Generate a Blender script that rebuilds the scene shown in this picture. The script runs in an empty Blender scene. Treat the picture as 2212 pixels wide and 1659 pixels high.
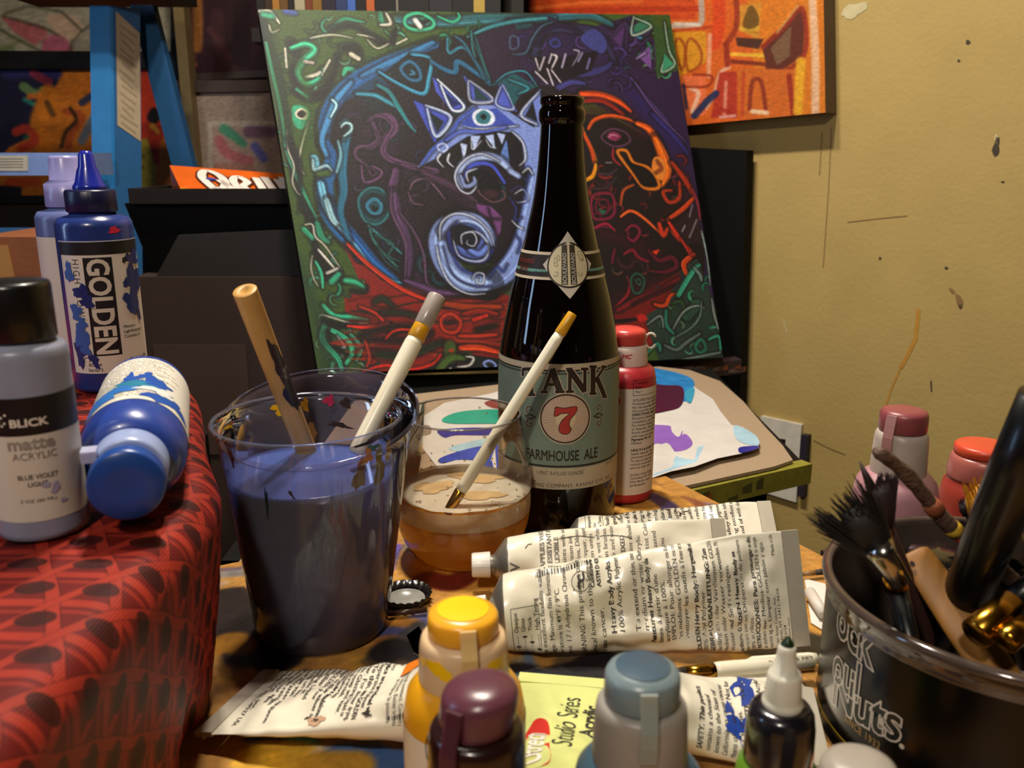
import bpy, bmesh, math, random
import numpy as np
from mathutils import Vector, Matrix, noise as mnoise
random.seed(7); RNG = np.random.default_rng(7)
SC = bpy.context.scene; COL = SC.collection
PI = math.pi
# ------------------------------------------------------------------ camera
T = 0.72                      # height of the painted work table
CAMZ = T + 0.252
PITCH = math.radians(14.5)
FPX = 1900.0                  # focal length in pixels of the 2212 px wide frame
cd = bpy.data.cameras.new('camera'); cam = bpy.data.objects.new('camera', cd); COL.objects.link(cam)
cd.sensor_width = 36; cd.lens = 36 * FPX / 2212; cd.clip_start = 0.02; cd.clip_end = 20
cam.location = (0, 0, CAMZ); cam.rotation_euler = (PI / 2 - PITCH, 0, 0)
cd.dof.use_dof = True; cd.dof.focus_distance = 0.6; cd.dof.aperture_fstop = 15
SC.camera = cam
# ------------------------------------------------------------------ world and lamps
SC.view_settings.view_transform = 'Standard'; SC.view_settings.look = 'None'
SC.view_settings.gamma = 1; SC.view_settings.use_curve_mapping = False
SC.view_settings.exposure = 0.2
SC.cycles.max_bounces = 10; SC.cycles.transparent_max_bounces = 24
SC.cycles.caustics_reflective = False; SC.cycles.caustics_refractive = False
SC.cycles.sample_clamp_indirect = 4.0
w = bpy.data.worlds.new('world'); SC.world = w; w.use_nodes = True
w.node_tree.nodes['Background'].inputs[0].default_value = (1, 0.88, 0.75, 1)
w.node_tree.nodes['Background'].inputs[1].default_value = 0.012
def lamp(name, kind, loc, power, color, **kw):
    d = bpy.data.lights.new(name, kind); d.energy = power; d.color = color
    o = bpy.data.objects.new(name, d); COL.objects.link(o); o.location = loc
    tgt = kw.pop('target', None)
    for k, v in kw.items(): setattr(d, k, v)
    if tgt is not None: o.rotation_euler = (Vector(tgt) - Vector(loc)).to_track_quat('-Z', 'Y').to_euler()
    return o
WARM = (1.0, 0.90, 0.76)
for i, (lx, ly) in enumerate([(-0.20, 0.84), (-0.06, 0.70)]):       # three bulbs of the ceiling fixture
    lamp('ceiling_bulb', 'AREA', (lx, ly, T + 1.25), 10.5, WARM, shape='DISK', size=0.075, target=(0.0, 0.55, T))
lamp('front_fill', 'AREA', (-0.22, -0.45, T + 0.95), 6.5, WARM, shape='DISK', size=0.09, target=(0.0, 0.5, T + 0.1))  # unseen fill light in front, brightens the faces turned to the camera
lamp('monitor_glow', 'AREA', (-1.05, 0.25, T + 0.45), 1.6, (0.45, 0.65, 1.0), shape='RECTANGLE', size=0.10, size_y=0.5, target=(0.0, 0.6, T + 0.2))
# ------------------------------------------------------------------ rays through the photograph (to measure places on real planes)
CAM = Vector((0, 0, CAMZ))
RT = Vector((1, 0, 0)); FW = Vector((0, math.cos(PITCH), -math.sin(PITCH))); UP = Vector((0, math.sin(PITCH), math.cos(PITCH)))
def ray(px, py): return FW + RT * ((px - 1106) / FPX) - UP * ((py - 829.5) / FPX)
def at_h(px, py, h):
    d = ray(px, py); return CAM + d * ((T + h - CAMZ) / d.z)
def at_y(px, py, y):
    d = ray(px, py); return CAM + d * (y / d.y)
def at_plane(px, py, p0, n):
    d = ray(px, py); return CAM + d * ((Vector(p0) - CAM).dot(n) / d.dot(n))
def at_cyl(px, py, cx, cy, r):
    d = ray(px, py); a = d.x**2 + d.y**2; b = -2 * (d.x * cx + d.y * cy); c = cx * cx + cy * cy - r * r
    disc = max(b * b - 4 * a * c, 0); return CAM + d * ((-b - math.sqrt(disc)) / (2 * a))
# ------------------------------------------------------------------ materials
def lin(c):
    if isinstance(c, str):
        c = c.lstrip('#')
        if len(c) == 3: c = ''.join(k * 2 for k in c)
        c = tuple(int(c[i:i + 2], 16) for i in (0, 2, 4))
    return tuple((v / 255 / 12.92) if v / 255 <= 0.04045 else ((v / 255 + 0.055) / 1.055) ** 2.4 for v in c)
_M = {}
def M(name, col, rough=0.5, metal=0.0, sss=0.0, trans=0.0, var=0.06, vscale=60.0, bump=0.0, bscale=300.0, coat=0.0, ior=1.45, col2=None, spec=0.5, alpha=1.0):
    if name in _M: return _M[name]
    m = bpy.data.materials.new(name); m.use_nodes = True; nt = m.node_tree; b = nt.nodes['Principled BSDF']
    tc = nt.nodes.new('ShaderNodeTexCoord'); nz = nt.nodes.new('ShaderNodeTexNoise')
    nz.inputs['Scale'].default_value = vscale; nz.inputs['Detail'].default_value = 4
    nt.links.new(tc.outputs['Object'], nz.inputs['Vector'])
    mix = nt.nodes.new('ShaderNodeMix'); mix.data_type = 'RGBA'
    c = lin(col); d = lin(col2) if col2 else tuple(max(0, v * (1 - 4 * var)) for v in c)
    e = c if col2 else tuple(min(1, v * (1 + 2 * var)) for v in c)
    mix.inputs[6].default_value = (*d, 1); mix.inputs[7].default_value = (*e, 1)
    nt.links.new(nz.outputs[0], mix.inputs[0]); nt.links.new(mix.outputs[2], b.inputs['Base Color'])
    b.inputs['Roughness'].default_value = rough; b.inputs['Metallic'].default_value = metal
    b.inputs['IOR'].default_value = ior; b.inputs['Specular IOR Level'].default_value = spec
    b.inputs['Transmission Weight'].default_value = trans; b.inputs['Coat Weight'].default_value = coat
    b.inputs['Alpha'].default_value = alpha
    if sss: b.inputs['Subsurface Weight'].default_value = sss; b.inputs['Subsurface Scale'].default_value = 0.004; b.inputs['Subsurface Radius'].default_value = (1, .8, .6)
    if bump:
        n2 = nt.nodes.new('ShaderNodeTexNoise'); n2.inputs['Scale'].default_value = bscale; n2.inputs['Detail'].default_value = 3
        nt.links.new(tc.outputs['Object'], n2.inputs['Vector'])
        bp = nt.nodes.new('ShaderNodeBump'); bp.inputs['Strength'].default_value = bump; bp.inputs['Distance'].default_value = 0.002
        nt.links.new(n2.outputs[0], bp.inputs['Height']); nt.links.new(bp.outputs[0], b.inputs['Normal'])
    _M[name] = m; return m
def Mthin(name, tint, haze=0.06, hazecol='ffffff', rough=0.05, smear=0.0, smearcol='554433', sscale=40.0, refl=1.0):
    """thin clear plastic or blown glass: straight-through light, fresnel gloss, a little milky haze and paint smears"""
    if name in _M: return _M[name]
    m = bpy.data.materials.new(name); m.use_nodes = True; nt = m.node_tree; N = nt.nodes; N.remove(N['Principled BSDF'])
    out = N['Material Output']; tr = N.new('ShaderNodeBsdfTransparent'); tr.inputs[0].default_value = (*lin(tint), 1)
    gl = N.new('ShaderNodeBsdfGlossy'); gl.inputs['Roughness'].default_value = rough
    df = N.new('ShaderNodeBsdfDiffuse'); df.inputs[0].default_value = (*lin(hazecol), 1)
    fr = N.new('ShaderNodeLayerWeight'); fr.inputs['Blend'].default_value = 0.28
    mu = N.new('ShaderNodeMath'); mu.operation = 'MULTIPLY'; mu.inputs[1].default_value = refl
    nt.links.new(fr.outputs['Fresnel'], mu.inputs[0])
    m1 = N.new('ShaderNodeMixShader'); m1.inputs[0].default_value = haze
    nt.links.new(tr.outputs[0], m1.inputs[1]); nt.links.new(df.outputs[0], m1.inputs[2])
    last = m1
    if smear:
        tc = N.new('ShaderNodeTexCoord'); mp = N.new('ShaderNodeMapping'); mp.inputs['Scale'].default_value = (1, 1, 0.45)
        nz = N.new('ShaderNodeTexNoise'); nz.inputs['Scale'].default_value = sscale; nz.inputs['Detail'].default_value = 5
        rp = N.new('ShaderNodeValToRGB'); rp.color_ramp.elements[0].position = 0.42; rp.color_ramp.elements[1].position = 0.68
        rp.color_ramp.elements[1].color = (smear, smear, smear, 1)
        nt.links.new(tc.outputs['Object'], mp.inputs[0]); nt.links.new(mp.outputs[0], nz.inputs['Vector']); nt.links.new(nz.outputs[0], rp.inputs[0])
        d2 = N.new('ShaderNodeBsdfDiffuse'); d2.inputs[0].default_value = (*lin(smearcol), 1)
        m3 = N.new('ShaderNodeMixShader'); nt.links.new(rp.outputs[0], m3.inputs[0]); nt.links.new(m1.outputs[0], m3.inputs[1]); nt.links.new(d2.outputs[0], m3.inputs[2]); last = m3
    m2 = N.new('ShaderNodeMixShader'); nt.links.new(mu.outputs[0], m2.inputs[0])
    nt.links.new(last.outputs[0], m2.inputs[1]); nt.links.new(gl.outputs[0], m2.inputs[2]); nt.links.new(m2.outputs[0], out.inputs[0])
    _M[name] = m; return m
def Mpaint(name, rough=0.45, bump=0.25, bscale=500.0, coat=0.0):
    """brushed paint whose pigments are laid stroke by stroke into the surface's own colour layer"""
    if name in _M: return _M[name]
    m = bpy.data.materials.new(name); m.use_nodes = True; nt = m.node_tree; b = nt.nodes['Principled BSDF']
    at = nt.nodes.new('ShaderNodeAttribute'); at.attribute_name = 'paint'
    tc = nt.nodes.new('ShaderNodeTexCoord'); nz = nt.nodes.new('ShaderNodeTexNoise'); nz.inputs['Scale'].default_value = bscale
    nt.links.new(tc.outputs['Object'], nz.inputs['Vector'])
    bp = nt.nodes.new('ShaderNodeBump'); bp.inputs['Strength'].default_value = bump; bp.inputs['Distance'].default_value = 0.001
    nt.links.new(nz.outputs[0], bp.inputs['Height']); nt.links.new(bp.outputs[0], b.inputs['Normal'])
    nt.links.new(at.outputs['Color'], b.inputs['Base Color']); b.inputs['Roughness'].default_value = rough
    b.inputs['Coat Weight'].default_value = coat
    _M[name] = m; return m
# ------------------------------------------------------------------ mesh building
class MB:
    def __init__(s): s.v = []; s.f = []; s.m = []; s.s = []
    def add(s, vs, fs, mat=0, smooth=True):
        o = len(s.v); s.v.extend([tuple(p) for p in vs])
        for f in fs: s.f.append(tuple(i + o for i in f)); s.m.append(mat); s.s.append(smooth)
        return s
    def lathe(s, prof, seg=48, mat=0, smooth=True, close=False, rfun=None, c=(0, 0, 0), a0=0.0, a1=2 * PI):
        full = abs(a1 - a0 - 2 * PI) < 1e-6; n = seg if full else seg + 1; vs = []; fs = []
        for (r, z) in prof:
            for k in range(n):
                a = a0 + (a1 - a0) * k / seg; rr = rfun(r, z, a) if rfun else r
                vs.append((c[0] + rr * math.sin(a), c[1] - rr * math.cos(a), c[2] + z))
        for i in range(len(prof) - 1):
            for k in range(seg):
                k2 = (k + 1) % n; fs.append((i * n + k, i * n + k2, (i + 1) * n + k2, (i + 1) * n + k))
        return s.add(vs, fs, mat, smooth)
    def box(s, lo, hi, mat=0, M4=None):
        (x0, y0, z0), (x1, y1, z1) = lo, hi
        vs = [Vector(p) for p in [(x0, y0, z0), (x1, y0, z0), (x1, y1, z0), (x0, y1, z0), (x0, y0, z1), (x1, y0, z1), (x1, y1, z1), (x0, y1, z1)]]
        if M4 is not None: vs = [M4 @ p for p in vs]
        return s.add(vs, [(3, 2, 1, 0), (4, 5, 6, 7), (0, 1, 5, 4), (1, 2, 6, 5), (2, 3, 7, 6), (3, 0, 4, 7)], mat, False)
    def prism(s, pts, d, mat=0, smooth=False):
        """flat polygon (3D points) pushed along vector d"""
        n = len(pts); P = [Vector(p) for p in pts]; Q = [p + Vector(d) for p in P]
        return s.add(P + Q, [tuple(range(n)), tuple(range(2 * n - 1, n - 1, -1))] + [(i, i + n, (i + 1) % n + n, (i + 1) % n) for i in range(n)], mat, smooth)
    def sweep(s, pts, rad, seg=14, mat=0, caps=True, flat=1.0, side=None):
        P = [Vector(p) for p in pts]; n = len(P)
        if not hasattr(rad, '__len__'): rad = [rad] * n
        vs = []; fs = []; u = None
        for i in range(n):
            t = (P[min(i + 1, n - 1)] - P[max(i - 1, 0)]).normalized()
            if u is None: u = Vector(side) if side is not None else (Vector((0, 0, 1)) if abs(t.z) < .9 else Vector((1, 0, 0)))
            u = (u - t * u.dot(t)).normalized(); v = t.cross(u)
            for k in range(seg):
                a = 2 * PI * k / seg; vs.append(P[i] + u * (math.cos(a) * rad[i]) + v * (math.sin(a) * rad[i] * flat))
        for i in range(n - 1):
            for k in range(seg): fs.append((i * seg + k, i * seg + (k + 1) % seg, (i + 1) * seg + (k + 1) % seg, (i + 1) * seg + k))
        if caps: fs += [tuple(range(seg - 1, -1, -1)), tuple(range((n - 1) * seg, n * seg))]
        return s.add(vs, fs, mat)
    def patch(s, fn, nu, nv, mat=0, smooth=True, wrap=False):
        m = nv if wrap else nv + 1
        vs = [fn(i / nu, j / nv) for i in range(nu + 1) for j in range(m)]
        fs = [(i * m + j, (i + 1) * m + j, (i + 1) * m + (j + 1) % m, i * m + (j + 1) % m) for i in range(nu) for j in range(nv)]
        return s.add(vs, fs, mat, smooth)
    def map2(s, vf, fn, mat=0):
        return s.add([fn(x, y) for x, y in vf[0]], vf[1], mat, True)
    def minz(s): return min(p[2] for p in s.v)
def link(name, mb, mats, parent=None, loc=None, label=None):
    me = bpy.data.meshes.new(name)
    vs = mb.v if loc is None else [(p[0] - loc[0], p[1] - loc[1], p[2] - loc[2]) for p in mb.v]
    me.from_pydata(vs, [], mb.f)
    for m in (mats if isinstance(mats, (list, tuple)) else [mats]): me.materials.append(m)
    me.polygons.foreach_set('material_index', mb.m); me.polygons.foreach_set('use_smooth', mb.s)
    me.update(); me.validate()
    o = bpy.data.objects.new(name, me); COL.objects.link(o)
    if parent is not None: o.parent = parent
    elif loc is not None: o.location = loc
    if label: o['label'] = label
    return o
class Thing:
    """an Empty at the thing's base that parents its parts"""
    def __init__(s, name, label, cat, loc, rotz=0.0, group=None, mat=None):
        o = bpy.data.objects.new(name, None); COL.objects.link(o); s.o = o; s.loc = tuple(loc)
        o.empty_display_size = 0.02
        if mat is not None: o.matrix_world = mat
        else: o.location = loc; o.rotation_euler = (0, 0, rotz)
        o['label'] = label; o['category'] = cat
        if group: o['group'] = group
    def part(s, name, mb, mats, parent=None, world=False, label=None):
        return link(name, mb, mats, parent or s.o, s.loc if world else None, label)
def single(name, mb, mats, label, cat, loc=None, group=None, kind=None):
    if loc is None:
        a = np.array(mb.v); loc = (float(a[:, 0].mean()), float(a[:, 1].mean()), float(a[:, 2].min()))
    o = link(name, mb, mats, None, loc); o['label'] = label; o['category'] = cat
    if group: o['group'] = group
    if kind: o['kind'] = kind
    return o
def struct(name, mb, mats, parent=None):
    o = link(name, mb, mats, parent)
    if parent is None: o['kind'] = 'structure'
    return o
# ------------------------------------------------------------------ lettering
def edge_outline(vf, w):
    """thin line round the outside of flat lettering"""
    cnt = {}
    for f in vf[1]:
        for k in range(len(f)): e = (f[k], f[(k + 1) % len(f)]); key = tuple(sorted((tuple(round(c, 7) for c in vf[0][e[0]]), tuple(round(c, 7) for c in vf[0][e[1]])))); cnt[key] = cnt.get(key, 0) + 1
    vs = []; fs = []
    for (a, b), n in cnt.items():
        if n != 1 or a == b: continue
        d = (Vector(b) - Vector(a)).normalized() * (w / 2); q = Vector((-d.y, d.x)); o = len(vs); A_, B_ = Vector(a) - d * .7, Vector(b) + d * .7
        vs += [tuple(A_ - q), tuple(B_ - q), tuple(B_ + q), tuple(A_ + q)]; fs.append((o, o + 1, o + 2, o + 3))
    return vs, fs
def glyphs(txt, size, bold=0.0, align='CENTER', shear=0.0, sx=1.0, spacing=1.0, cut=None, line=1.0):
    """outline lettering as a flat mesh (verts2d, faces); cut = slice width so it can wrap round a curve"""
    c = bpy.data.curves.new('t', 'FONT'); c.body = txt; c.size = size; thick = 2 * bold * size if 'M' in txt and bold > 0 else 0; c.offset = 0 if thick else bold * size; c.align_x = align; c.align_y = 'CENTER'
    c.shear = shear; c.space_character = spacing; c.space_line = line; c.resolution_u = 3; c.fill_mode = 'FRONT'
    o = bpy.data.objects.new('t', c); me = bpy.data.meshes.new_from_object(o)
    if cut:
        bm = bmesh.new(); bm.from_mesh(me); xs = [v.co.x for v in bm.verts]
        if xs:
            x = min(xs) + cut / sx
            while x < max(xs):
                bmesh.ops.bisect_plane(bm, geom=bm.verts[:] + bm.edges[:] + bm.faces[:], plane_co=(x, 0, 0), plane_no=(1, 0, 0)); x += cut / sx
        bm.to_mesh(me); bm.free()
    vs = [(v.co.x * sx, v.co.y) for v in me.vertices]; fs = [tuple(p.vertices) for p in me.polygons]
    bpy.data.objects.remove(o); bpy.data.curves.remove(c); bpy.data.meshes.remove(me)
    if thick:                                                        # the capital M cannot be emboldened by offset, so it gets an outline
        v2, f2 = edge_outline((vs, fs), thick); n = len(vs); vs = vs + v2; fs = fs + [tuple(i + n for i in f) for f in f2]
    return vs, fs
def wrapready(vf, step=.0016):
    """cut flat lettering into narrow upright slices so that it hugs a curved wall"""
    V, F = vf; ext = max((max(V[i][0] for i in f) - min(V[i][0] for i in f)) for f in F) if F else 0
    if ext < step * 1.3: return vf
    bm = bmesh.new(); vs = [bm.verts.new((x, y, 0)) for x, y in V]
    for f in F:
        try: bm.faces.new([vs[i] for i in f])
        except ValueError: pass
    x = min(v[0] for v in V) + step; x1 = max(v[0] for v in V)
    while x < x1:
        bmesh.ops.bisect_plane(bm, geom=bm.verts[:] + bm.edges[:] + bm.faces[:], plane_co=(x, 0, 0), plane_no=(1, 0, 0), dist=1e-7); x += step
    bmesh.ops.triangulate(bm, faces=[f for f in bm.faces if len(f.verts) > 4]); bm.verts.index_update()
    r = ([(v.co.x, v.co.y) for v in bm.verts], [tuple(v.index for v in f.verts) for f in bm.faces]); bm.free(); return r
def fit(vf, w, h=None):
    """scale flat lettering to a given width (and height), centred on 0"""
    a = np.array(vf[0]); lo = a.min(0); hi = a.max(0); k = w / max(hi[0] - lo[0], 1e-9); kh = k if h is None else h / max(hi[1] - lo[1], 1e-9)
    return [((x - (lo[0] + hi[0]) / 2) * k, (y - (lo[1] + hi[1]) / 2) * kh) for x, y in vf[0]], vf[1]
def shift(vf, dx=0.0, dy=0.0): return [(x + dx, y + dy) for x, y in vf[0]], vf[1]
def rect2(x0, y0, x1, y1, nx=1, ny=1):
    vs = [(x0 + (x1 - x0) * i / nx, y0 + (y1 - y0) * j / ny) for i in range(nx + 1) for j in range(ny + 1)]
    return vs, [(i * (ny + 1) + j, (i + 1) * (ny + 1) + j, (i + 1) * (ny + 1) + j + 1, i * (ny + 1) + j + 1) for i in range(nx) for j in range(ny)]
def ring2(cx, cy, r0, r1, n=48, sx=1.0):
    vs = []; 
    for k in range(n):
        a = 2 * PI * k / n; vs += [(cx + sx * r0 * math.cos(a), cy + r0 * math.sin(a)), (cx + sx * r1 * math.cos(a), cy + r1 * math.sin(a))]
    return vs, [(2 * k, 2 * k + 1, 2 * ((k + 1) % n) + 1, 2 * ((k + 1) % n)) for k in range(n)]
def line2(pts, w):
    vs = []; P = [Vector(p) for p in pts]; n = len(P)
    for i in range(n):
        t = (P[min(i + 1, n - 1)] - P[max(i - 1, 0)]).normalized(); q = Vector((-t.y, t.x)) * (w / 2); vs += [tuple(P[i] - q), tuple(P[i] + q)]
    return vs, [(2 * i, 2 * i + 2, 2 * i + 3, 2 * i + 1) for i in range(n - 1)]
def disc2(cx, cy, r, n=40, rings=4):
    vs = [(cx, cy)]; fs = []
    for j in range(1, rings + 1):
        for k in range(n):
            a = 2 * PI * k / n; vs.append((cx + r * j / rings * math.cos(a), cy + r * j / rings * math.sin(a)))
    fs += [(0, 1 + k, 1 + (k + 1) % n) for k in range(n)]
    for j in range(rings - 1):
        fs += [(1 + j * n + k, 1 + (j + 1) * n + k, 1 + (j + 1) * n + (k + 1) % n, 1 + j * n + (k + 1) % n) for k in range(n)]
    return vs, fs
def spiral2(cx, cy, r, turns, a0=0.0, n=28, dirn=1):
    return [(cx + r * (1 - i / n) * math.cos(a0 + dirn * turns * 2 * PI * i / n), cy + r * (1 - i / n) * math.sin(a0 + dirn * turns * 2 * PI * i / n)) for i in range(n)]
def blob(cx, cy, rx, ry, n=22, jag=0.25, seed=0, rot=0.0):
    rnd = random.Random(seed); ph = [rnd.uniform(0, 6.28) for _ in range(5)]; out = []
    for k in range(n):
        a = 2 * PI * k / n; f = 1 + jag * (math.sin(3 * a + ph[0]) * .5 + math.sin(5 * a + ph[1]) * .35 + math.sin(9 * a + ph[2]) * .25)
        x, y = rx * f * math.cos(a), ry * f * math.sin(a); out.append((cx + x * math.cos(rot) - y * math.sin(rot), cy + x * math.sin(rot) + y * math.cos(rot)))
    return out
def catmull(P, per=8, closed=False):
    P = np.array(P, float)
    if len(P) < 3: return np.array([P[0] + (P[-1] - P[0]) * t for t in np.linspace(0, 1, per)])
    n = len(P); out = []
    for i in range(n if closed else n - 1):
        p0 = P[(i - 1) % n] if closed or i > 0 else P[0]; p1 = P[i]; p2 = P[(i + 1) % n]; p3 = P[(i + 2) % n] if closed or i + 2 < n else P[-1]
        for t in np.linspace(0, 1, per, endpoint=False):
            out.append(.5 * ((2 * p1) + (-p0 + p2) * t + (2 * p0 - 5 * p1 + 4 * p2 - p3) * t * t + (-p0 + 3 * p1 - 3 * p2 + p3) * t ** 3))
    if not closed: out.append(P[-1])
    return np.array(out)
# ------------------------------------------------------------------ laying pigment on a gridded surface
def rgb(c):
    c = c.lstrip('#')
    if len(c) == 3: c = ''.join(k * 2 for k in c)
    return np.array([int(c[i:i + 2], 16) for i in (0, 2, 4)], float)
class Pigment:
    def __init__(s, w, h, base): s.w, s.h = w, h; s.a = np.tile(rgb(base), (h, w, 1))
    def _comp(s, x0, x1, y0, y1, al, col):
        s.a[y0:y1, x0:x1] = s.a[y0:y1, x0:x1] * (1 - al[..., None]) + rgb(col) * al[..., None]
    def stroke(s, pts, w0, col, w1=None, alpha=1.0, smooth=True, closed=False, soft=0.8, taper=False):
        w1 = w0 if w1 is None else w1; P = catmull(pts, 7, closed) if smooth and len(pts) > 2 else np.array(list(pts) + ([pts[0]] if closed else []), float)
        if closed and smooth: P = np.vstack([P, P[:1]])
        pad = max(w0, w1) + 2 * soft + 2; x0 = int(max(0, P[:, 0].min() - pad)); x1 = int(min(s.w, P[:, 0].max() + pad)); y0 = int(max(0, P[:, 1].min() - pad)); y1 = int(min(s.h, P[:, 1].max() + pad))
        if x1 <= x0 or y1 <= y0: return
        sd = np.full((y1 - y0, x1 - x0), 1e3); n = len(P)
        for i in range(n - 1):
            a, b = P[i], P[i + 1]; ww = (w0 + (w1 - w0) * (i + .5) / (n - 1)) / 2 * ((.35 + .65 * math.sin(PI * (i + .5) / (n - 1)) ** .6) if taper else 1); q = ww + 2 * soft + 1
            X0 = int(max(x0, min(a[0], b[0]) - q)); X1 = int(min(x1, max(a[0], b[0]) + q + 1)); Y0 = int(max(y0, min(a[1], b[1]) - q)); Y1 = int(min(y1, max(a[1], b[1]) + q + 1))
            if X1 <= X0 or Y1 <= Y0: continue
            gx, gy = np.meshgrid(np.arange(X0, X1), np.arange(Y0, Y1)); d = b - a; L = max(d @ d, 1e-9)
            t = np.clip(((gx - a[0]) * d[0] + (gy - a[1]) * d[1]) / L, 0, 1)
            dd = np.hypot(gx - a[0] - t * d[0], gy - a[1] - t * d[1]) - ww
            v = sd[Y0 - y0:Y1 - y0, X0 - x0:X1 - x0]; np.minimum(v, dd, out=v)
        s._comp(x0, x1, y0, y1, np.clip(.5 - sd / (2 * soft), 0, 1) * alpha, col)
    def fill(s, pts, col, alpha=1.0, smooth=False, edge=1.5):
        P = catmull(pts, 6, True) if smooth else np.array(pts, float)
        x0 = int(max(0, P[:, 0].min())); x1 = int(min(s.w, P[:, 0].max() + 2)); y0 = int(max(0, P[:, 1].min())); y1 = int(min(s.h, P[:, 1].max() + 2))
        if x1 <= x0 or y1 <= y0: return
        gx, gy = np.meshgrid(np.arange(x0, x1), np.arange(y0, y1)); ins = np.zeros(gx.shape, bool); n = len(P)
        for i in range(n):
            (ax, ay), (bx, by) = P[i], P[(i + 1) % n]
            if ay == by: continue
            ins ^= ((ay > gy) != (by > gy)) & (gx < (bx - ax) * (gy - ay) / (by - ay) + ax)
        s._comp(x0, x1, y0, y1, ins * alpha, col)
        if edge: s.stroke([tuple(p) for p in P], edge, col, alpha=alpha, smooth=False, closed=True)
    def grain(s, amt=0.06, streak=1):
        n = RNG.normal(0, 1, (s.h, s.w)); n = (n + np.roll(n, 1, 1) + np.roll(n, 2, 1) + np.roll(n, 1, 0)) / 2
        s.a *= (1 + amt * n)[..., None]
    def linear(s):
        c = np.clip(s.a, 0, 255) / 255; return np.where(c <= .04045, c / 12.92, ((c + .055) / 1.055) ** 2.4)
def painted_grid(name, pig, pos, mat, parent=None, loc=(0, 0, 0)):
    """pos(U,V) -> (n,3) world positions for arrays U,V in 0..1 (V down)"""
    w, h = pig.w, pig.h; U, V = np.meshgrid(np.linspace(0, 1, w), np.linspace(0, 1, h)); P = pos(U.ravel(), V.ravel()) - np.array(loc)
    idx = np.arange(w * h).reshape(h, w); F = np.stack([idx[:-1, :-1], idx[1:, :-1], idx[1:, 1:], idx[:-1, 1:]], -1).reshape(-1, 4)
    me = bpy.data.meshes.new(name); me.vertices.add(w * h); me.vertices.foreach_set('co', P.ravel().astype(np.float32))
    me.loops.add(F.size); me.loops.foreach_set('vertex_index', F.ravel().astype(np.int32)); me.polygons.add(len(F))
    me.polygons.foreach_set('loop_start', np.arange(0, F.size, 4, dtype=np.int32)); me.update(calc_edges=True)
    me.polygons.foreach_set('use_smooth', np.ones(len(F), bool))
    ca = me.color_attributes.new('paint', 'FLOAT_COLOR', 'POINT'); c = np.concatenate([pig.linear().reshape(-1, 3), np.ones((w * h, 1))], 1)
    ca.data.foreach_set('color', c.ravel().astype(np.float32)); me.materials.append(mat); me.validate()
    o = bpy.data.objects.new(name, me); COL.objects.link(o)
    if parent is not None: o.parent = parent
    return o
# ================================================================== the room
V3 = Vector
WD = V3((-0.724, 0.690, 0)).normalized(); WN = V3((-0.690, -0.724, 0)).normalized()     # along the right wall, and out of it into the room
W0 = V3((0.437, 1.257, 0))                                                              # foot of the right wall below the outlet
CORN = W0 + WD * 1.6; H = 2.45
P_FR = W0 - WD * 2.2; P_BL = CORN + WN * 2.9; P_FL = P_FR + WN * 2.9
def wallpt(px, py, off=0.0): return at_plane(px, py, W0 + WN * off, WN)
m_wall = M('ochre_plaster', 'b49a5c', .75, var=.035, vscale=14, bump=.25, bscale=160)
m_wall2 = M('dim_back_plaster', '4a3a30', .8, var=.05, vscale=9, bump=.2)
m_floor = M('brown_floorboards', '33251c', .6, var=.1, vscale=6)
def slab(name, quad, d, m): struct(name, MB().prism(quad, d, 0), m)
slab('floor', [P_FR, CORN, P_BL, P_FL], (0, 0, -0.05), m_floor)
slab('ceiling', [V3((*p.xy, H)) for p in (P_FR, CORN, P_BL, P_FL)], (0, 0, 0.05), M('ceiling_plaster', '8a8070', .9))
def up(p): return V3((p.x, p.y, H))
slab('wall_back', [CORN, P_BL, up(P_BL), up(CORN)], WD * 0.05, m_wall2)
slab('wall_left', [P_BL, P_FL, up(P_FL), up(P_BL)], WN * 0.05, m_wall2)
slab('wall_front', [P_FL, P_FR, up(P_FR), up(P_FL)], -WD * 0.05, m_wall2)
wr = MB().prism([P_FR, CORN, up(CORN), up(P_FR)], -WN * 0.05, 0)
def wallmark(pts, mat):                                                                   # chips and scuffs that belong to the plaster itself
    wr.add([wallpt(x, y, .0006) for x, y in pts], [tuple(range(len(pts)))], mat, False)
def wallline(pts, w, mat):
    vs, fs = line2(pts, w); wr.add([wallpt(x, y, .0006) for x, y in vs], fs, mat, False)
wallmark(blob(2152, 318, 7, 22, jag=.3, seed=2, rot=.15), 1); wallmark(blob(2153, 300, 5, 10, seed=3), 2)
wallmark(blob(2091, 91, 5, 5, seed=4), 1); wallmark(blob(2071, 131, 3, 3, seed=4), 1); wallmark(blob(2166, 393, 4, 2, seed=5), 1)
wallmark(blob(2056, 628, 8, 4, seed=6, rot=.8), 3); wallmark(blob(2072, 650, 7, 16, seed=8, rot=-.3), 3); wallmark(blob(2075, 662, 4, 5, seed=9), 1)
wallmark(blob(1901, 558, 3, 3, seed=4), 1); wallmark(blob(2044, 579, 4, 3, seed=4), 1)
wallline([(1984, 668), (1978, 730), (1962, 765), (1945, 795)], 9, 4); wallline([(1945, 795), (1925, 840), (1912, 880)], 4, 4)
wallline([(1796, 275), (1789, 420), (1778, 578)], 2.2, 3); wallline([(1776, 285), (1770, 378)], 2.2, 3)
wallline([(1830, 480), (1890, 473), (1960, 466)], 2, 3); wallline([(2011, 822), (2012, 846)], 3.5, 1); wallline([(1757, 951), (1790, 968), (1825, 982)], 2.5, 3)
wallline([(1692, 690), (1700, 720)], 2, 2); wallmark(blob(1845, 22, 30, 14, seed=13, rot=-.4), 2)
struct('wall_right', wr, [m_wall, M('dark_chip', '453a2c', .8), M('pale_chip', 'c9bd92', .8), M('plaster_scuff', '8a6e42', .8), M('orange_smear', 'c08a34', .7)])
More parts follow.
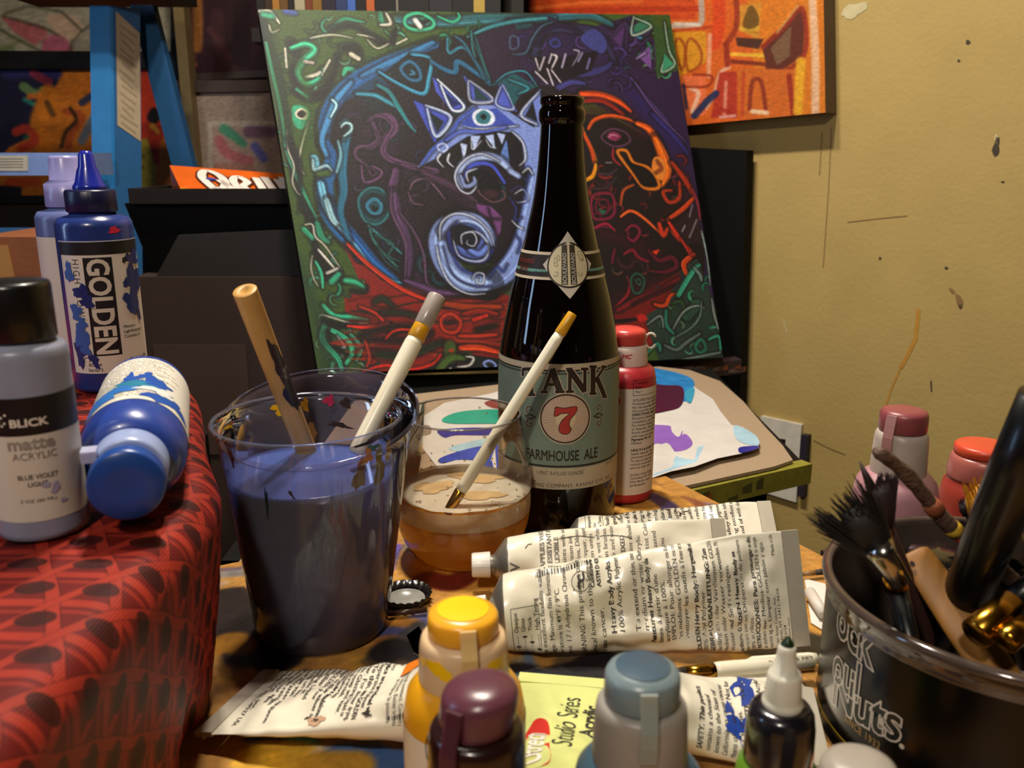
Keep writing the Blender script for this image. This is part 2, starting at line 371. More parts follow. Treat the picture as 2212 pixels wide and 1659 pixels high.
# power outlet plate
t = Thing('outlet_plate', 'white plastic outlet plate on the yellow wall behind the cardboard', 'outlet', W0 + V3((0, 0, .5)))
c = [wallpt(x, y, .0) for x, y in [(1648, 897), (1736, 916), (1724, 1083), (1638, 1056)]]
mb = MB(); mb.prism([c[0], c[1], c[2], c[3]], WN * .007, 0)
t.part('plate', mb, M('outlet_white', 'd8d2c6', .35), world=True)
for (a, b, e, f) in [(1667, 945, 1697, 975), (1662, 1005, 1690, 1035)]:
    c = [wallpt(x, y, .0075) for x, y in [(a, b), (e, b + 4), (e - 2, f + 4), (a - 2, f)]]
    t.part('socket', MB().prism(c, WN * .001, 0), M('socket_black', '16130f', .4), world=True)
c = [wallpt(x, y, .0) for x, y in [(1738, 936), (1753, 938), (1744, 1070), (1729, 1066)]]
single('wall_box', MB().prism(c, WN * .012, 0), M('dark_box', '2a2430', .6), 'dark narrow strip beside the white outlet plate', 'strip')

# ================================================================== main painting
PQ = [(557, 20), (1447, 32), (1562, 772), (688, 808)]
PC = V3((-0.0074, 1.2, CAMZ - 0.035))
_a, _b = math.radians(17.8), math.radians(-22.8)
PN = (Matrix.Rotation(_a, 3, 'Z') @ Matrix.Rotation(_b, 3, 'X')) @ V3((0, -1, 0))
QW = [at_plane(x, y, PC, PN) for x, y in PQ]
def homog(src, dst):
    A = []
    for (x, y), (u, v) in zip(src, dst): A += [[x, y, 1, 0, 0, 0, -u * x, -u * y, -u], [0, 0, 0, x, y, 1, -v * x, -v * y, -v]]
    return np.linalg.svd(np.array(A))[2][-1].reshape(3, 3)
def q_axes(Q):
    o = Q[0]; ex = (Q[1] - o).normalized(); n = (Q[1] - Q[0]).cross(Q[3] - Q[0]).normalized(); ey = n.cross(ex); return o, ex, ey
class Plate:
    """pigment layer on a flat quad; strokes are given by places measured on the photograph and carried onto the quad's own plane"""
    def __init__(s, Q, px, w, h, base):
        s.Q = Q; s.H = homog(px, [(0, 0), (1, 0), (1, 1), (0, 1)]); s.p = Pigment(w, h, base); s.w, s.h = w, h
        s.k = w / math.dist(px[0], px[1]); o, ex, ey = q_axes(Q)
        s.H2 = homog([(0, 0), (1, 0), (1, 1), (0, 1)], [((q - o).dot(ex), (q - o).dot(ey)) for q in Q]); s.o, s.ex, s.ey = o, ex, ey
        P3 = [((q - o).dot(ex), (q - o).dot(ey)) for q in Q]; s.H3 = homog(px, P3); s.B = homog(P3, [(0, 0), (1, 0), (1, 1), (0, 1)])
    def uv(s, pts):
        out = []
        for x, y in pts:
            a = s.H @ np.array([x, y, 1.0]); out.append((a[0] / a[2] * (s.w - 1), a[1] / a[2] * (s.h - 1)))
        return out
    def pos(s, U, V):
        a = np.stack([U, V, np.ones_like(U)]); b = s.H2 @ a; b = b[:2] / b[2]
        return np.array(s.o)[None] + b[0][:, None] * np.array(s.ex)[None] + b[1][:, None] * np.array(s.ey)[None]
    brushy = False
    def run(s, text):
        off = {'p': (0, 0, 1), 'a': (540, 0, 3.16), 'b': (0, 0, 3.16), 'c': (1100, 0, 3.16), 'd': (580, 400, 3.16), 'e': (1050, 480, 3.16)}
        for ln in text.strip().splitlines():
            ln = ln.strip()
            if not ln or ln[0] == '#': continue
            kind, z, col, wd, pts = ln.split(' ', 4); ox, oy, k = off[z]
            P = s.uv([(ox + float(q.split(',')[0]) / k, oy + float(q.split(',')[1]) / k) for q in pts.split()])
            if kind == 'W':
                ww = float(wd) / k * s.k; s.p.stroke(P, ww * .5, col, ww * .5, soft=ww * .35, alpha=.75)
            elif kind in 'F': s.p.fill(P, col, smooth=False)
            elif kind == 'G': s.p.fill(P, col, smooth=True)
            else:
                ws = [float(q) / k * s.k for q in wd.split('/')]; ws = ws if len(ws) > 1 else ws * 2
                w0, w1 = max(ws[0], 1.2), max(ws[1], 1.0); cl = kind == 'C'; sm = kind in 'SC'
                if s.brushy and w0 > 2.2: s.p.stroke(P, w0 * 1.25 + 3.2, '0d0b10', w1 * 1.25 + 3.2, smooth=sm, closed=cl, alpha=.5, soft=1.8)      # dark ground left showing round a lick of paint
                s.p.stroke(P, w0, col, w1, smooth=sm, closed=cl, alpha=.84 if w0 < 5 else .9, soft=(.9 if w0 < 8 else 1.5) if not s.brushy else (1.0 if w0 < 8 else 2.0), taper=s.brushy and not cl)
                if s.brushy and w0 > 4 and len(P) > 1:                                                                                             # hairs of the brush
                    for q in range(3 if w0 > 9 else 2):
                        f = random.uniform(-.36, .36) * w0; d = np.array(P, float); tg = np.gradient(d, axis=0); tg /= np.linalg.norm(tg, axis=1)[:, None] + 1e-9
                        o = d + np.stack([-tg[:, 1], tg[:, 0]], 1) * (f * np.linspace(1, max(w1 / w0, .3), len(d)))[:, None]
                        g = random.choice([.62, .75, 1.28, 1.42]); c2 = ''.join('%02x' % int(min(255, v * g + (8 if g > 1 else 0))) for v in rgb(col))
                        s.p.stroke([tuple(k) for k in o], max(1.1, w0 * random.uniform(.10, .24)), c2, 1.0, smooth=sm, closed=cl, alpha=.6)
ART = '''
F p 3c5322 0 540,0 1470,0 1600,800 660,840
G a 20161f 0 640,640 800,540 1000,440 1250,300 1500,250 1700,440 2200,560 2200,1700 760,1700 620,1400 560,1100 540,850
F c 2c1d40 0 0,180 330,140 600,180 830,110 960,250 1150,480 1240,1000 1330,1450 1500,2100 1200,2100 900,900 480,640 330,590 100,560 0,560
G p 1c1214 0 1250,250 1330,260 1420,320 1470,420 1520,540 1500,640 1400,690 1300,700 1240,640 1240,300
F d 7c1f16 0 490,350 620,470 720,570 920,700 1150,790 1600,720 1600,1180 1330,1120 1120,1270 640,1290 650,1000 530,930 520,760 680,700 620,640
F e 6b1a18 0 880,600 1000,520 1340,330 1400,250 1300,480 1120,640 880,660
G p 741d16 0 1040,640 1150,655 1260,690 1340,700 1420,690 1400,760 1300,790 1040,790
G p 1a1416 0 1130,250 1260,230 1300,500 1260,690 1120,640 1150,520
F d 141a1c 0 930,1300 1120,1230 1300,1150 1600,1190 1600,1700 900,1700
F e 2a3a34 0 1090,640 1230,560 1330,330 1440,250 1540,520 1640,920 1200,1000 1100,700
S a 2e6570 70 1000,130 1300,150 1600,130 1900,130 2200,110
S c 2b6470 50 0,150 200,130 380,110 560,110 700,170
S c 1f4a52 40 0,200 60,180 150,170
S p 2f6a86 10 1350,50 1380,80 1400,60
# left green border : dark bays and teal licks
S a 0f2220 60/40 60,90 120,300 190,520 230,760 270,1000 330,1300 420,1500
S a 2f8f72 34/18 110,290 150,480 200,700 230,880 240,1010
S a 2f8f72 30/12 250,1030 330,1230 420,1420 520,1640
S a b9b4a4 26/14 60,80 140,80 200,160
S a 2f8f72 40 90,100 150,110
S a 3550a0 40/20 240,80 310,90
S a d2cdbd 16/8 130,170 150,220 200,200
S a 15181a 60/40 280,290 330,400 300,520 380,620 480,640 560,520 600,380
S a 2f9a78 50/36 280,330 380,300 440,340 360,420 330,500 380,570 460,540 500,470
S a 2f9a78 28/16 540,200 640,130 720,140 780,150
S a 151a18 44/22 560,200 680,170 800,220 940,290
S a 151a18 60 640,330 720,330 740,390
S a d8d4c4 14/8 410,260 520,240 600,240 700,260
S a cfcab8 30 690,370 740,400
S a d8d4c4 14 545,410 490,510
S a d8d4c4 22 380,525 450,510 480,490
S a b8a8a0 20 370,420 430,430
S a d8d4c4 14 240,330 250,460
S a d8d4c4 12/6 730,235 810,250 910,290
S a d8d4c4 10 800,270 870,330 960,290
F a 14110f 0 810,255 930,290 880,315
S a d8d4c4 12 1000,300 1070,265
C a 2f9a78 22 1070,110 1160,90 1250,140 1240,190 1130,205 1060,170
F a 141414 0 1110,140 1230,140 1150,195
S a e0ded8 36 1130,140 1160,180
S a 2f9a78 22 1280,110 1380,150 1430,120 1420,90
S a 2f9a78 40/20 890,90 900,150 940,170
S a d0cab8 20 930,90 960,160 890,170
S a 101412 30 990,210 970,290
S a 2f9a78 34 640,520 660,470 720,490 700,540
S a 15181a 40 300,620 400,680 500,640
S a 2f8f72 24 320,610 390,660
C a d8d4c4 14 310,770 350,740 400,760 390,800 340,820
G a 2f9a78 0 290,740 330,720 400,750 400,830 350,880 300,840
G a cfc8b8 0 310,770 350,740 395,765 380,810 330,805
G a 160f10 0 325,775 355,755 380,775 360,800 335,795
S a d8d4c4 14/10 400,830 370,930 340,1060 350,1150 370,1190
S a d8d4c4 12/8 250,880 260,1020 300,1130 290,1240 320,1310 345,1330
S a 15181a 40/20 260,950 330,1100 340,1300
S d 15181a 50/30 230,140 300,260 320,420 400,640
S d 2f9a78 40/26 240,300 300,360
S d 2f9a78 50/30 330,260 360,350 410,390
S d d8d4c4 12 250,270 300,270 320,350 390,420 500,580
S d 12130f 70/50 330,480 430,620 480,600
S d 2f9a78 22 320,520 360,600 370,700
S d e6e2da 22/10 340,440 410,520 460,580
S d e6e2da 18 400,600 470,570
S d 2f9a78 40 430,660 480,610
S d cfcabc 10 300,480 290,560 310,640 340,690
S d 2f9a78 50/24 520,650 590,660 660,700
S d 1a1a16 20 560,720 660,730 670,690
S d 2f9a78 36/24 370,820 450,890 560,900 680,920
S d c9c4b4 12 350,960 350,890 420,900 560,940 680,940
S d 0f0f0d 40/20 370,920 480,960 600,950
S d 2f9a78 46/30 380,960 370,1060 470,1180 500,1260
S d 2f9a78 40/26 430,990 540,1060 570,1140 530,1220
S d 35806a 30/20 560,1020 630,1110 600,1200
S d 9a94a0 16 470,1030 520,1100 500,1110
S d 111 26 400,1000 440,1090 540,1160
G p 1c131c 0 750,455 820,470 1000,590 1075,640 960,668 870,625 790,555
G p 2a1a34 0 1015,75 1060,58 1110,50 1125,185 1065,185 1045,140
S p 2f6f78 9 1010,80 1060,58 1120,45 1200,38
S p 1f5560 7 1020,80 1045,140 1060,180
W a 37243c 130 960,1160 980,1300 1010,1450 1060,1640
W a 3e2840 120 1000,1180 1200,1160 1400,1290 1550,1420
W a 3a2540 110 800,900 900,860 960,980 960,1080
W a 2a2030 160 700,1050 720,1200 800,1240
W d 3c2844 110 880,100 930,300 1000,500 1030,680
W d 472f50 90 930,660 1050,700 1200,740
W d 1c3a40 110 690,120 740,300 860,420
W a 17303a 160 760,640 900,760 1000,900
W a 12222c 200 1000,460 1200,520 1400,440
W c 241630 140 60,300 200,420
W c 2c2250 150 500,260 620,330 700,420
W c 2a2160 150 850,650 1000,820 1180,1020
W c 3a1410 160 560,760 760,780 900,900
W c 34100f 160 1150,1180 1200,1350 1080,1500
W c 2a0e16 160 600,1400 800,1500 900,1560
W e 3a0f16 170 760,60 1000,150 1200,260
W e 44141a 170 900,560 1060,460 1280,380
W e 24382f 160 1200,760 1380,640 1500,780
W d 8a2016 120 560,420 760,580 960,730 1200,800 1500,790
W d 541612 160 650,900 900,940 1100,900
W d 5c1a14 150 700,1100 900,1140 1150,1110
W d 6a1e16 130 1250,950 1400,900 1570,960
W a 2f4a1c 90 330,420 400,700 380,1000
W a 223a18 110 150,250 200,600 260,900
W p 1f3a2a 40 640,560 690,700 700,790
# blue arc on the left of the ring
S a 1f5f9a 90/110 1270,300 1050,380 850,470 680,580 570,700 510,850 520,980
S a 1f5f9a 110/120 520,980 560,1100 510,1250 540,1450 640,1600 760,1700
S d 1d5a98 100/60 400,120 480,240 600,380 740,540 900,670
S a 3f8fc8 40/24 1250,290 1080,370 900,450 760,520
S a 4a94c8 36 690,560 590,680 540,800 490,950 520,1060
S a 8fc0d0 24/12 560,680 590,720 550,800
S a 6fb8d8 50 440,1080 460,1160
S a a8d0d8 20 430,1090 440,1160 520,1130 560,1170
S a 3c5322 40 470,1190 530,1180
S a 6fb0d0 60/30 480,1250 520,1400 580,1520 650,1580
S d 9cc8d4 50/24 400,100 440,230 500,280 530,280
S d 5fa0cc 26/16 480,290 600,420 700,560
S d 49b 24/14 700,560 820,640 910,670
S a 2b7a9c 70/40 680,900 650,980 630,1150 640,1300 620,1450 680,1640
S a 7fb8c8 18 600,960 620,1060 590,1180
G a 173c58 0 640,680 760,640 860,600 960,620 900,540 830,540
S a 3a90a8 36/26 730,640 850,650 930,690 1010,740 1080,850
S a 2f8f98 34/20 870,580 950,630 1020,740 1090,850 1130,900
F a 0e1a20 0 940,480 1090,360 1200,430 1180,580 1060,590
S a 3a8fb0 26 880,490 1010,570 1180,640 1220,540 1230,400 1100,370
C a 2e6f96 22 1030,470 1090,420 1150,470 1160,540 1090,540
S a 3a8fb0 18 1100,480 1120,500 1090,510
S a 2a6f98 34 1240,420 1320,470 1400,490 1420,420 1560,510 1640,580
S a 2f7890 20 1350,260 1360,360 1470,330 1640,560
S a 235a70 20 1400,250 1470,310 1600,540
S a 2a6a70 20/14 1510,210 1520,330 1540,390
S a 2a6a70 14 1540,250 1600,450 1640,540
# purple inner left
S a 5a3a5c 60/40 1280,1170 1050,1120 920,1060 920,960 990,880 960,800 870,790 800,820
S a 4a2e4c 44/30 820,800 850,870 880,950 830,1000 740,1000 720,1060 800,1130
S a 6a466a 14 800,830 880,790 970,860 920,960 900,1040 980,1110 1150,1140
S a 6a466a 14 850,900 870,950 820,990 730,1010 730,1080 850,1160 900,1200
S a 5a3a5c 20 760,1130 780,1240 870,1220 900,1170 830,1130
S a 5a3a5c 12 800,1130 830,1200 870,1180
S a 2a6a78 40/26 620,850 660,830 690,880 640,950
S a bfe0e8 16 620,870 650,840 690,850 690,890 640,930
G a 1f4f58 0 740,1370 800,1290 890,1290 950,1370 940,1470 870,1530 780,1500
C a 2e7a80 16 740,1370 800,1290 890,1290 950,1370 940,1470 870,1530 780,1500
C a 10242c 14 770,1380 830,1330 900,1350 920,1430 870,1480 800,1460
C a 3a88a8 22 800,1400 850,1360 895,1400 880,1450 830,1450
G a 0b1114 0 830,1420 850,1405 870,1425 850,1445
S d 2b6a70 30/16 680,280 740,330 830,400 910,470
S d 28605c 20 690,300 720,380 790,470 880,560
S d 28605c 14 720,340 850,400 820,480 900,520
S d 234f50 12 750,420 800,520 900,590
S a 5a3a60 70/50 1000,1160 970,1300 980,1420 1050,1560 1070,1660
S d 50365a 80/50 860,60 880,200 930,330 960,480 950,640
S d 6a4a6c 16 840,20 840,180 910,330 940,430 930,650
S d 6a4a6c 16 890,180 1000,330 1060,480 1080,660 1140,700
S d 60406a 40 930,650 1040,690 1150,730 1300,740
S a 7a5a74 16 1090,1300 1120,1240 1200,1220 1260,1270 1330,1360
S a 6a4a62 14 1080,1310 1110,1380 1180,1400
S a 4a3048 60/30 1180,1180 1400,1280 1550,1380
C a 6a4a52 12 1560,1300 1620,1265 1720,1300 1740,1350 1660,1380 1590,1340
G a 3a2228 0 1600,1315 1650,1300 1690,1330 1640,1350
F d 6a3f74 0 1420,130 1520,150 1590,220 1580,320 1550,370 1460,230
S d 2a1530 10 1470,230 1580,230
S d 2a1530 10 1500,160 1540,300
# purple reptile of the upper right
C c 4f7088 8 10,250 60,260 60,320 10,330
S c 37345e 60/40 170,380 220,230 330,190 440,200 560,210 660,300 720,420
S c 1f1030 30 190,300 260,200 350,170 480,220 560,300 640,350
S c 4a6a88 12 20,370 110,360 160,260 220,180 300,150
C c 3a3f88 20 280,290 320,265 345,300 310,320
C c 5a68b0 14 540,280 575,250 610,280 590,310 555,300
G c 3a3f7a 0 490,260 580,200 660,280 640,360 560,330
S c 3a3a78 60/30 400,500 520,500 640,470 700,430
S c 3a3a78 50/20 330,600 420,560 520,570
F c 150a18 0 180,390 330,400 600,350 560,480 360,560 220,530
S c c8c2cc 16/8 180,400 205,480
S c c8c2cc 16/8 240,390 210,475
S c c8c2cc 20/8 290,370 325,390 290,470
S c c8c2cc 14/8 290,370 270,430
S c a8a0c4 20/8 385,370 360,460
S c b0a8c8 16/8 440,340 480,360 430,450
S c 9a94c0 14/8 500,360 470,420
S c 7a72a8 14 550,400 530,470
S c d0cad4 16/8 180,490 260,570
S c d0cad4 16/8 260,470 300,580
S c d0cad4 16/8 290,480 350,560
F c 4a2f60 0 680,230 790,170 760,320
S c 3a2450 20 690,260 740,200 800,160 800,330
F c 6a4a86 0 880,380 960,320 970,470
S c 9a80b4 12 870,400 930,360
S c 3a2450 16 830,380 970,260 980,480 830,420
S c 5a4a90 22/12 830,530 950,680 1080,830 1200,1010
S c 3a3488 40/20 980,780 1100,900 1220,1050
S c 5a4078 20/10 860,560 1000,760 1200,960
F c 2f4f2a 0 990,100 1090,110 1140,480 1010,520 990,200 840,130
F c 3c5322 0 960,100 1090,105 1100,180 1000,180
F c 2f7058 0 850,180 930,130 970,190 860,230
S c 9fb4a4 16 850,110 840,240 970,180 850,120
S c 9fc0ac 14 1060,150 1090,340 1130,440 1040,490 1070,380
F c 35886a 0 1060,370 1120,440 1050,480
# orange creature on the right
S c c84a18 60/30 490,640 620,650 740,690 830,760
S c 7a1c12 34 490,690 640,690 780,780
S c d85a18 30/20 540,880 580,820 680,790 800,810 880,850
S c d85a18 40/60 870,840 950,880 1000,960 1030,1080
S c d86a1a 80/40 1000,950 1060,1080 1080,1180 1040,1270
S c d8801c 20 490,850 540,960 590,1080 580,1180 500,1240
S c a84012 30 500,900 560,1020 580,1120
S c e09018 26 500,1240 570,1200 590,1120
C c c8741c 22 740,1040 800,1030 850,1110 940,1140 1000,1200 1020,1280 920,1280 840,1180
G c 120c0e 0 790,1090 850,1120 930,1150 1000,1240 920,1270 850,1180
G c c87a30 0 990,1080 1040,1080 1070,1150 1040,1230 980,1160
S c 9a3a20 12 1010,1100 1040,1150 1000,1180
S c 8a2430 18 710,1010 710,1080 760,1130
C c 6a4060 12 630,940 700,880 800,910 820,970 720,1000
G c 7a2a50 0 670,930 710,900 760,930 720,960
S c c8a0b0 8 680,940 700,920 740,930
S c 4a3a48 14 610,1180 680,1190 740,1150
S c a89aa0 7 660,1110 700,1110
S c 3a3238 14 560,1290 660,1280 740,1200
S c c03c18 40/26 1110,1110 1180,1200 1230,1280 1260,1350
S c c8481c 30 1260,1350 1180,1430 1080,1500
S c b83c18 24 1080,1500 1120,1590 1170,1650
S c b83c18 26 1160,1240 1160,1350 1090,1380 1050,1310 1110,1300
S c b85020 24 760,1480 830,1440 920,1490 1040,1600
S c a84a20 20 760,1400 780,1300 850,1260
S c a03048 20 1250,1290 1290,1400 1300,1500
C c 6a1630 20 570,1340 700,1330 710,1470 580,1490
C c 701834 14 600,1370 670,1370 670,1450 600,1450
F c 1f5a46 0 610,1430 660,1440 640,1465
S c 6a1630 30 570,1570 640,1540 720,1560
C c 6a1630 20 810,1560 870,1540 890,1600 830,1640
F c 2a1a20 0 1130,1530 1280,1400 1320,1660 1180,1660
S c a898a0 10 1180,1580 1200,1540
S c a898a0 8 1230,1620 1280,1500
S c 9a8a94 8 1250,1400 1230,1480
S e 7a1630 26/16 740,40 820,10 880,60
S e 6f1630 18 950,60 1000,20 1050,60 1010,130 960,100
S e 701a34 24/14 860,280 870,220 880,180
S e 7a1a30 26 940,220 1000,190 1040,240 1110,270
S e 6a1a2c 34/24 1110,190 1180,260 1270,240 1300,300 1220,340 1110,330
S e 9a2030 22/12 880,580 960,500 980,430 960,370
S e 8a2028 40/26 900,600 1050,520 1200,460 1320,380
S e 3a1216 18 1000,560 1120,500 1280,430
C e 2a5a48 16 990,390 1030,350 1080,390 1060,470 1010,480
C e 2a5a48 12 1020,400 1050,390 1050,430
S e c83a1c 40/24 1180,10 1210,90 1240,40
S e b02c1c 30/20 1250,0 1330,120 1430,230
S e c8481c 34 1420,220 1350,280 1370,360
S e c8481c 30/20 1150,560 1220,570 1260,500 1310,490
F e c83a18 0 1140,200 1180,190 1160,220
G e a82420 0 1030,640 1070,630 1100,660 1050,675
S e c0302a 14 1330,110 1380,200 1410,230
S e 3aa080 40/20 1310,500 1370,400 1430,310 1460,290
S e a8c0b4 14/8 1470,60 1510,240 1530,430
S e 87a098 20 1420,310 1460,360 1470,400
S e 2f5040 80/60 1370,640 1440,560
S e 9aa89a 12 1270,740 1350,610 1440,570 1490,590
S e 7a9488 10 1300,780 1400,720 1460,640 1470,540
S e 2a7060 26 1230,600 1230,700 1280,760
S e 8a9a94 12 1100,700 1190,640 1210,720
C e 2f8068 20 1430,850 1470,800 1500,860 1460,890
S e 6a7a74 22 1220,840 1300,870 1370,820 1460,760
S e 2f8068 20 1520,800 1590,780 1600,880
S e 98a09c 14 1540,520 1560,640 1600,760
S e 6a7a74 18 1250,960 1400,930 1600,890
S e 2f8068 24 1090,900 1170,830 1190,880
# red waves at the bottom
S d c03414 34/24 540,400 680,540 880,690 1050,770 1200,820
S d a83c14 40 1150,800 1350,830 1580,830
S d b0301c 20 620,830 720,870 780,930 740,980
S d 1a2016 40 780,870 900,870 1000,890
S d 1f2f1e 34 720,800 780,770 840,820
S d c02a1c 24 540,960 660,970 760,960 820,940
S d 241410 50/40 640,1030 820,970 1040,980 1100,1020 900,1060 680,1050
S d 14180f 30 840,1020 930,990 1030,1020
S d d83020 16 800,1050 850,1000 930,985 1080,1010 1000,1050
S d 1e2a18 70/50 740,1150 900,1160 1060,1120 1180,1070
S d c8281c 24/16 640,1270 800,1230 960,1260 1120,1220 1180,1150
S d d82c1c 24 650,1290 720,1300 900,1310
S d b8381c 20 660,1060 690,1170 670,1240
C d b03018 20 1180,920 1240,880 1310,930 1280,1000 1200,990
S d 2a1210 20 1220,940 1260,930
S d 8a2418 30 1330,880 1450,860 1560,880
S d c82c20 22 1400,920 1490,890
S d 20180f 34 1420,990 1500,970 1560,960
S d 9a2c18 26 1300,1030 1420,1030 1560,1020
S d d84a1c 44/34 1310,1110 1440,1110 1570,1140
S d 3c5322 80 1240,1100 1240,1180
S d 3c5322 60/40 1160,1260 1240,1180 1340,1180
F d a83018 0 1230,1130 1260,1120 1255,1140
S d d8d6d0 16 1350,1170 1400,1180 1370,1230 1290,1240
S d c8c4c0 26/14 1100,1370 1180,1320 1250,1250
S d c8c8cc 20 1240,1250 1240,1330 1280,1400
S d 3550a4 46 950,1330 1000,1320
S d 3a54a8 30 1330,1280 1420,1260 1510,1300 1550,1250
C d 7080b8 18 1470,1220 1510,1200 1550,1230 1520,1260
S d c8ccd8 12 1310,1290 1400,1270
S d 3a50a0 40 1170,1390 1220,1360
S d d0d0d4 10 1320,1420 1330,1370 1430,1390
S d 2f40a0 40 1500,1370 1560,1350
# pale blue serpent
S p 3f55a8 66/58 1165,240 1175,330 1160,430 1140,520 1100,580 1050,612
S p 7f94cc 50/46 1170,230 1176,330 1156,440 1132,530 1090,590 1045,618
S p 7f94cc 60/40 1050,612 1000,605 965,570 950,525 960,490 990,470
S p 5068b4 40/26 985,478 1030,480 1055,515 1040,548 1010,552 985,535
S p 8a9cd0 30/14 960,500 990,470 1035,478 1060,515 1045,550
S d 2a3070 10 1190,420 1260,610 1400,690 1520,690
S d 2f3f90 16 1210,330 1290,540 1380,600 1480,610
S d c8d0e4 12 1150,420 1170,530 1240,670 1360,740 1480,740
S d c8d0e4 14/8 1170,370 1180,260 1270,195 1400,220 1510,320 1540,410
S d 26307a 30 1290,260 1230,330 1260,440 1350,510 1470,520 1530,440
S d b0bcdc 16 1260,370 1300,480 1400,520 1480,500 1500,410 1440,330 1340,310 1270,350
G d 10131f 0 1240,300 1310,270 1400,300 1330,330 1280,390
S d 5a70b4 40 1370,440 1440,470 1490,420
G d 0f1320 0 1310,360 1360,320 1420,360 1410,420 1340,430
S d c8d0e4 14/7 1320,400 1320,340 1390,320 1420,370 1400,415 1355,400 1360,375
S d c8d0e4 10 1390,640 1420,600 1470,610 1460,670 1420,660 1430,640
S d 2f3f90 12 1500,640 1560,560 1600,590 1630,540
S d 2f3f90 12 1640,80 1690,160 1680,240 1730,220
S d d0d8ec 10 1680,60 1740,30 1770,100 1700,120
S d d0d8ec 10 1660,240 1700,280 1740,300
S d 2f3f90 12 1680,330 1720,390 1700,460
# serpent head
F a 0f0c14 0 1260,960 1420,880 1640,900 1800,900 1880,1000 1860,1130 1700,1130 1560,1050 1420,1140 1300,1130 1240,1040
F a 7488c4 0 1150,1140 1230,1020 1330,930 1420,800 1520,720 1700,720 1850,820 1980,900 1980,1150 1880,1140 1860,980 1790,900 1640,890 1480,930 1370,1000 1300,1060
S a 3f55a8 26 1170,1120 1260,1010 1360,930 1430,820 1540,740
S a d0d8ec 14/8 1440,850 1560,880 1700,870 1830,860
F a 3a4ca0 0 1440,850 1520,770 1680,740 1810,850 1680,860 1520,870
G a c8d0e0 0 1520,790 1560,750 1640,760 1670,810 1640,850 1550,850
G a 2f6a78 0 1545,790 1595,755 1640,790 1620,840 1560,835
G a 0a1416 0 1575,795 1595,780 1612,797 1595,815
S a 4a5cb0 20 1340,960 1440,900 1600,900 1750,870
C a d0d8ec 9 1280,1000 1320,980 1350,1010 1310,1040
S a c8d0e4 20/6 1300,1050 1280,1090 1320,1140
S a c8d0e4 20/6 1360,1050 1350,1100 1390,1140
F a a0b0d8 0 1440,980 1480,990 1460,1090
F a a0b0d8 0 1510,930 1570,930 1530,1020
F a a0b0d8 0 1610,930 1660,920 1670,1010
F a a0b0d8 0 1690,910 1740,920 1720,980
F a 5a78b8 0 1690,1110 1750,960 1770,1120
S a d0d8ec 9 1440,990 1470,1020 1450,1090
S a d0d8ec 9 1510,950 1520,1020 1580,960
S a d0d8ec 9 1610,950 1640,1000 1680,1010
S a d0d8ec 12 1790,900 1860,970 1880,1080 1840,1130
# tongue / lower jaw curl
S a 8a9cd0 70/50 1780,1160 1680,1080 1560,1070 1460,1120 1420,1200 1450,1280
S a 3a48a8 30 1740,1250 1650,1130 1540,1120 1480,1170 1460,1230
S a d0d8ec 12 1700,1100 1580,1050 1470,1090 1400,1190 1430,1290 1500,1320 1550,1260 1530,1210
S a 8a9cd0 26 1440,1200 1470,1270 1530,1250 1530,1210
G a 0c0a14 0 1480,1180 1560,1150 1650,1190 1720,1290 1640,1280 1560,1290 1550,1210
S a d0d8ec 12 1490,1240 1480,1180 1550,1150
S a 8a9cd0 40 1780,1170 1830,1200
S a 2f3f90 8 1850,1150 1900,1130 1930,1180 1890,1230 1860,1200
S a c8d0e4 12 1860,1180 1900,1150 1930,1190
S a 2f3f90 8 1780,1310 1840,1270 1890,1330 1880,1390 1810,1370
# crest spikes
F a 3f4fae 0 1120,690 1390,800 1260,970
F a 0f1f22 0 1230,770 1320,830 1280,900
S a a8b8dc 22 1200,720 1370,800 1270,930 1210,740
F a 4656b4 0 1250,530 1480,730 1380,760 1270,620
F a 1a2560 0 1340,640 1430,710 1380,730
S a b8c4e0 18 1280,540 1460,720 1380,750 1300,580
F a 4a58b0 0 1460,520 1670,690 1520,690
F a 1c3a40 0 1530,590 1630,680 1540,680
S a b8c4e0 18 1500,550 1660,680 1510,690 1490,550
F a 4a58b0 0 1720,540 1820,760 1660,720
S a a8b8dc 14 1720,570 1800,740 1680,710 1715,590
F a 6a7cc0 0 1980,610 1980,860 1830,790
S a b8c4e0 16 1970,630 1850,780 1960,850
F a 101820 0 1930,700 1960,830 1880,790
F a 1d4f58 0 1650,580 1800,500 1950,590 1840,650 1800,720 1740,570
S a 3a98a8 14 1760,540 1900,600 1830,640
S a 3a98a8 12 1680,560 1760,500 1880,490 1960,590
'''
pl = Plate(QW, PQ, 660, 570, '3c5322'); pl.brushy = True
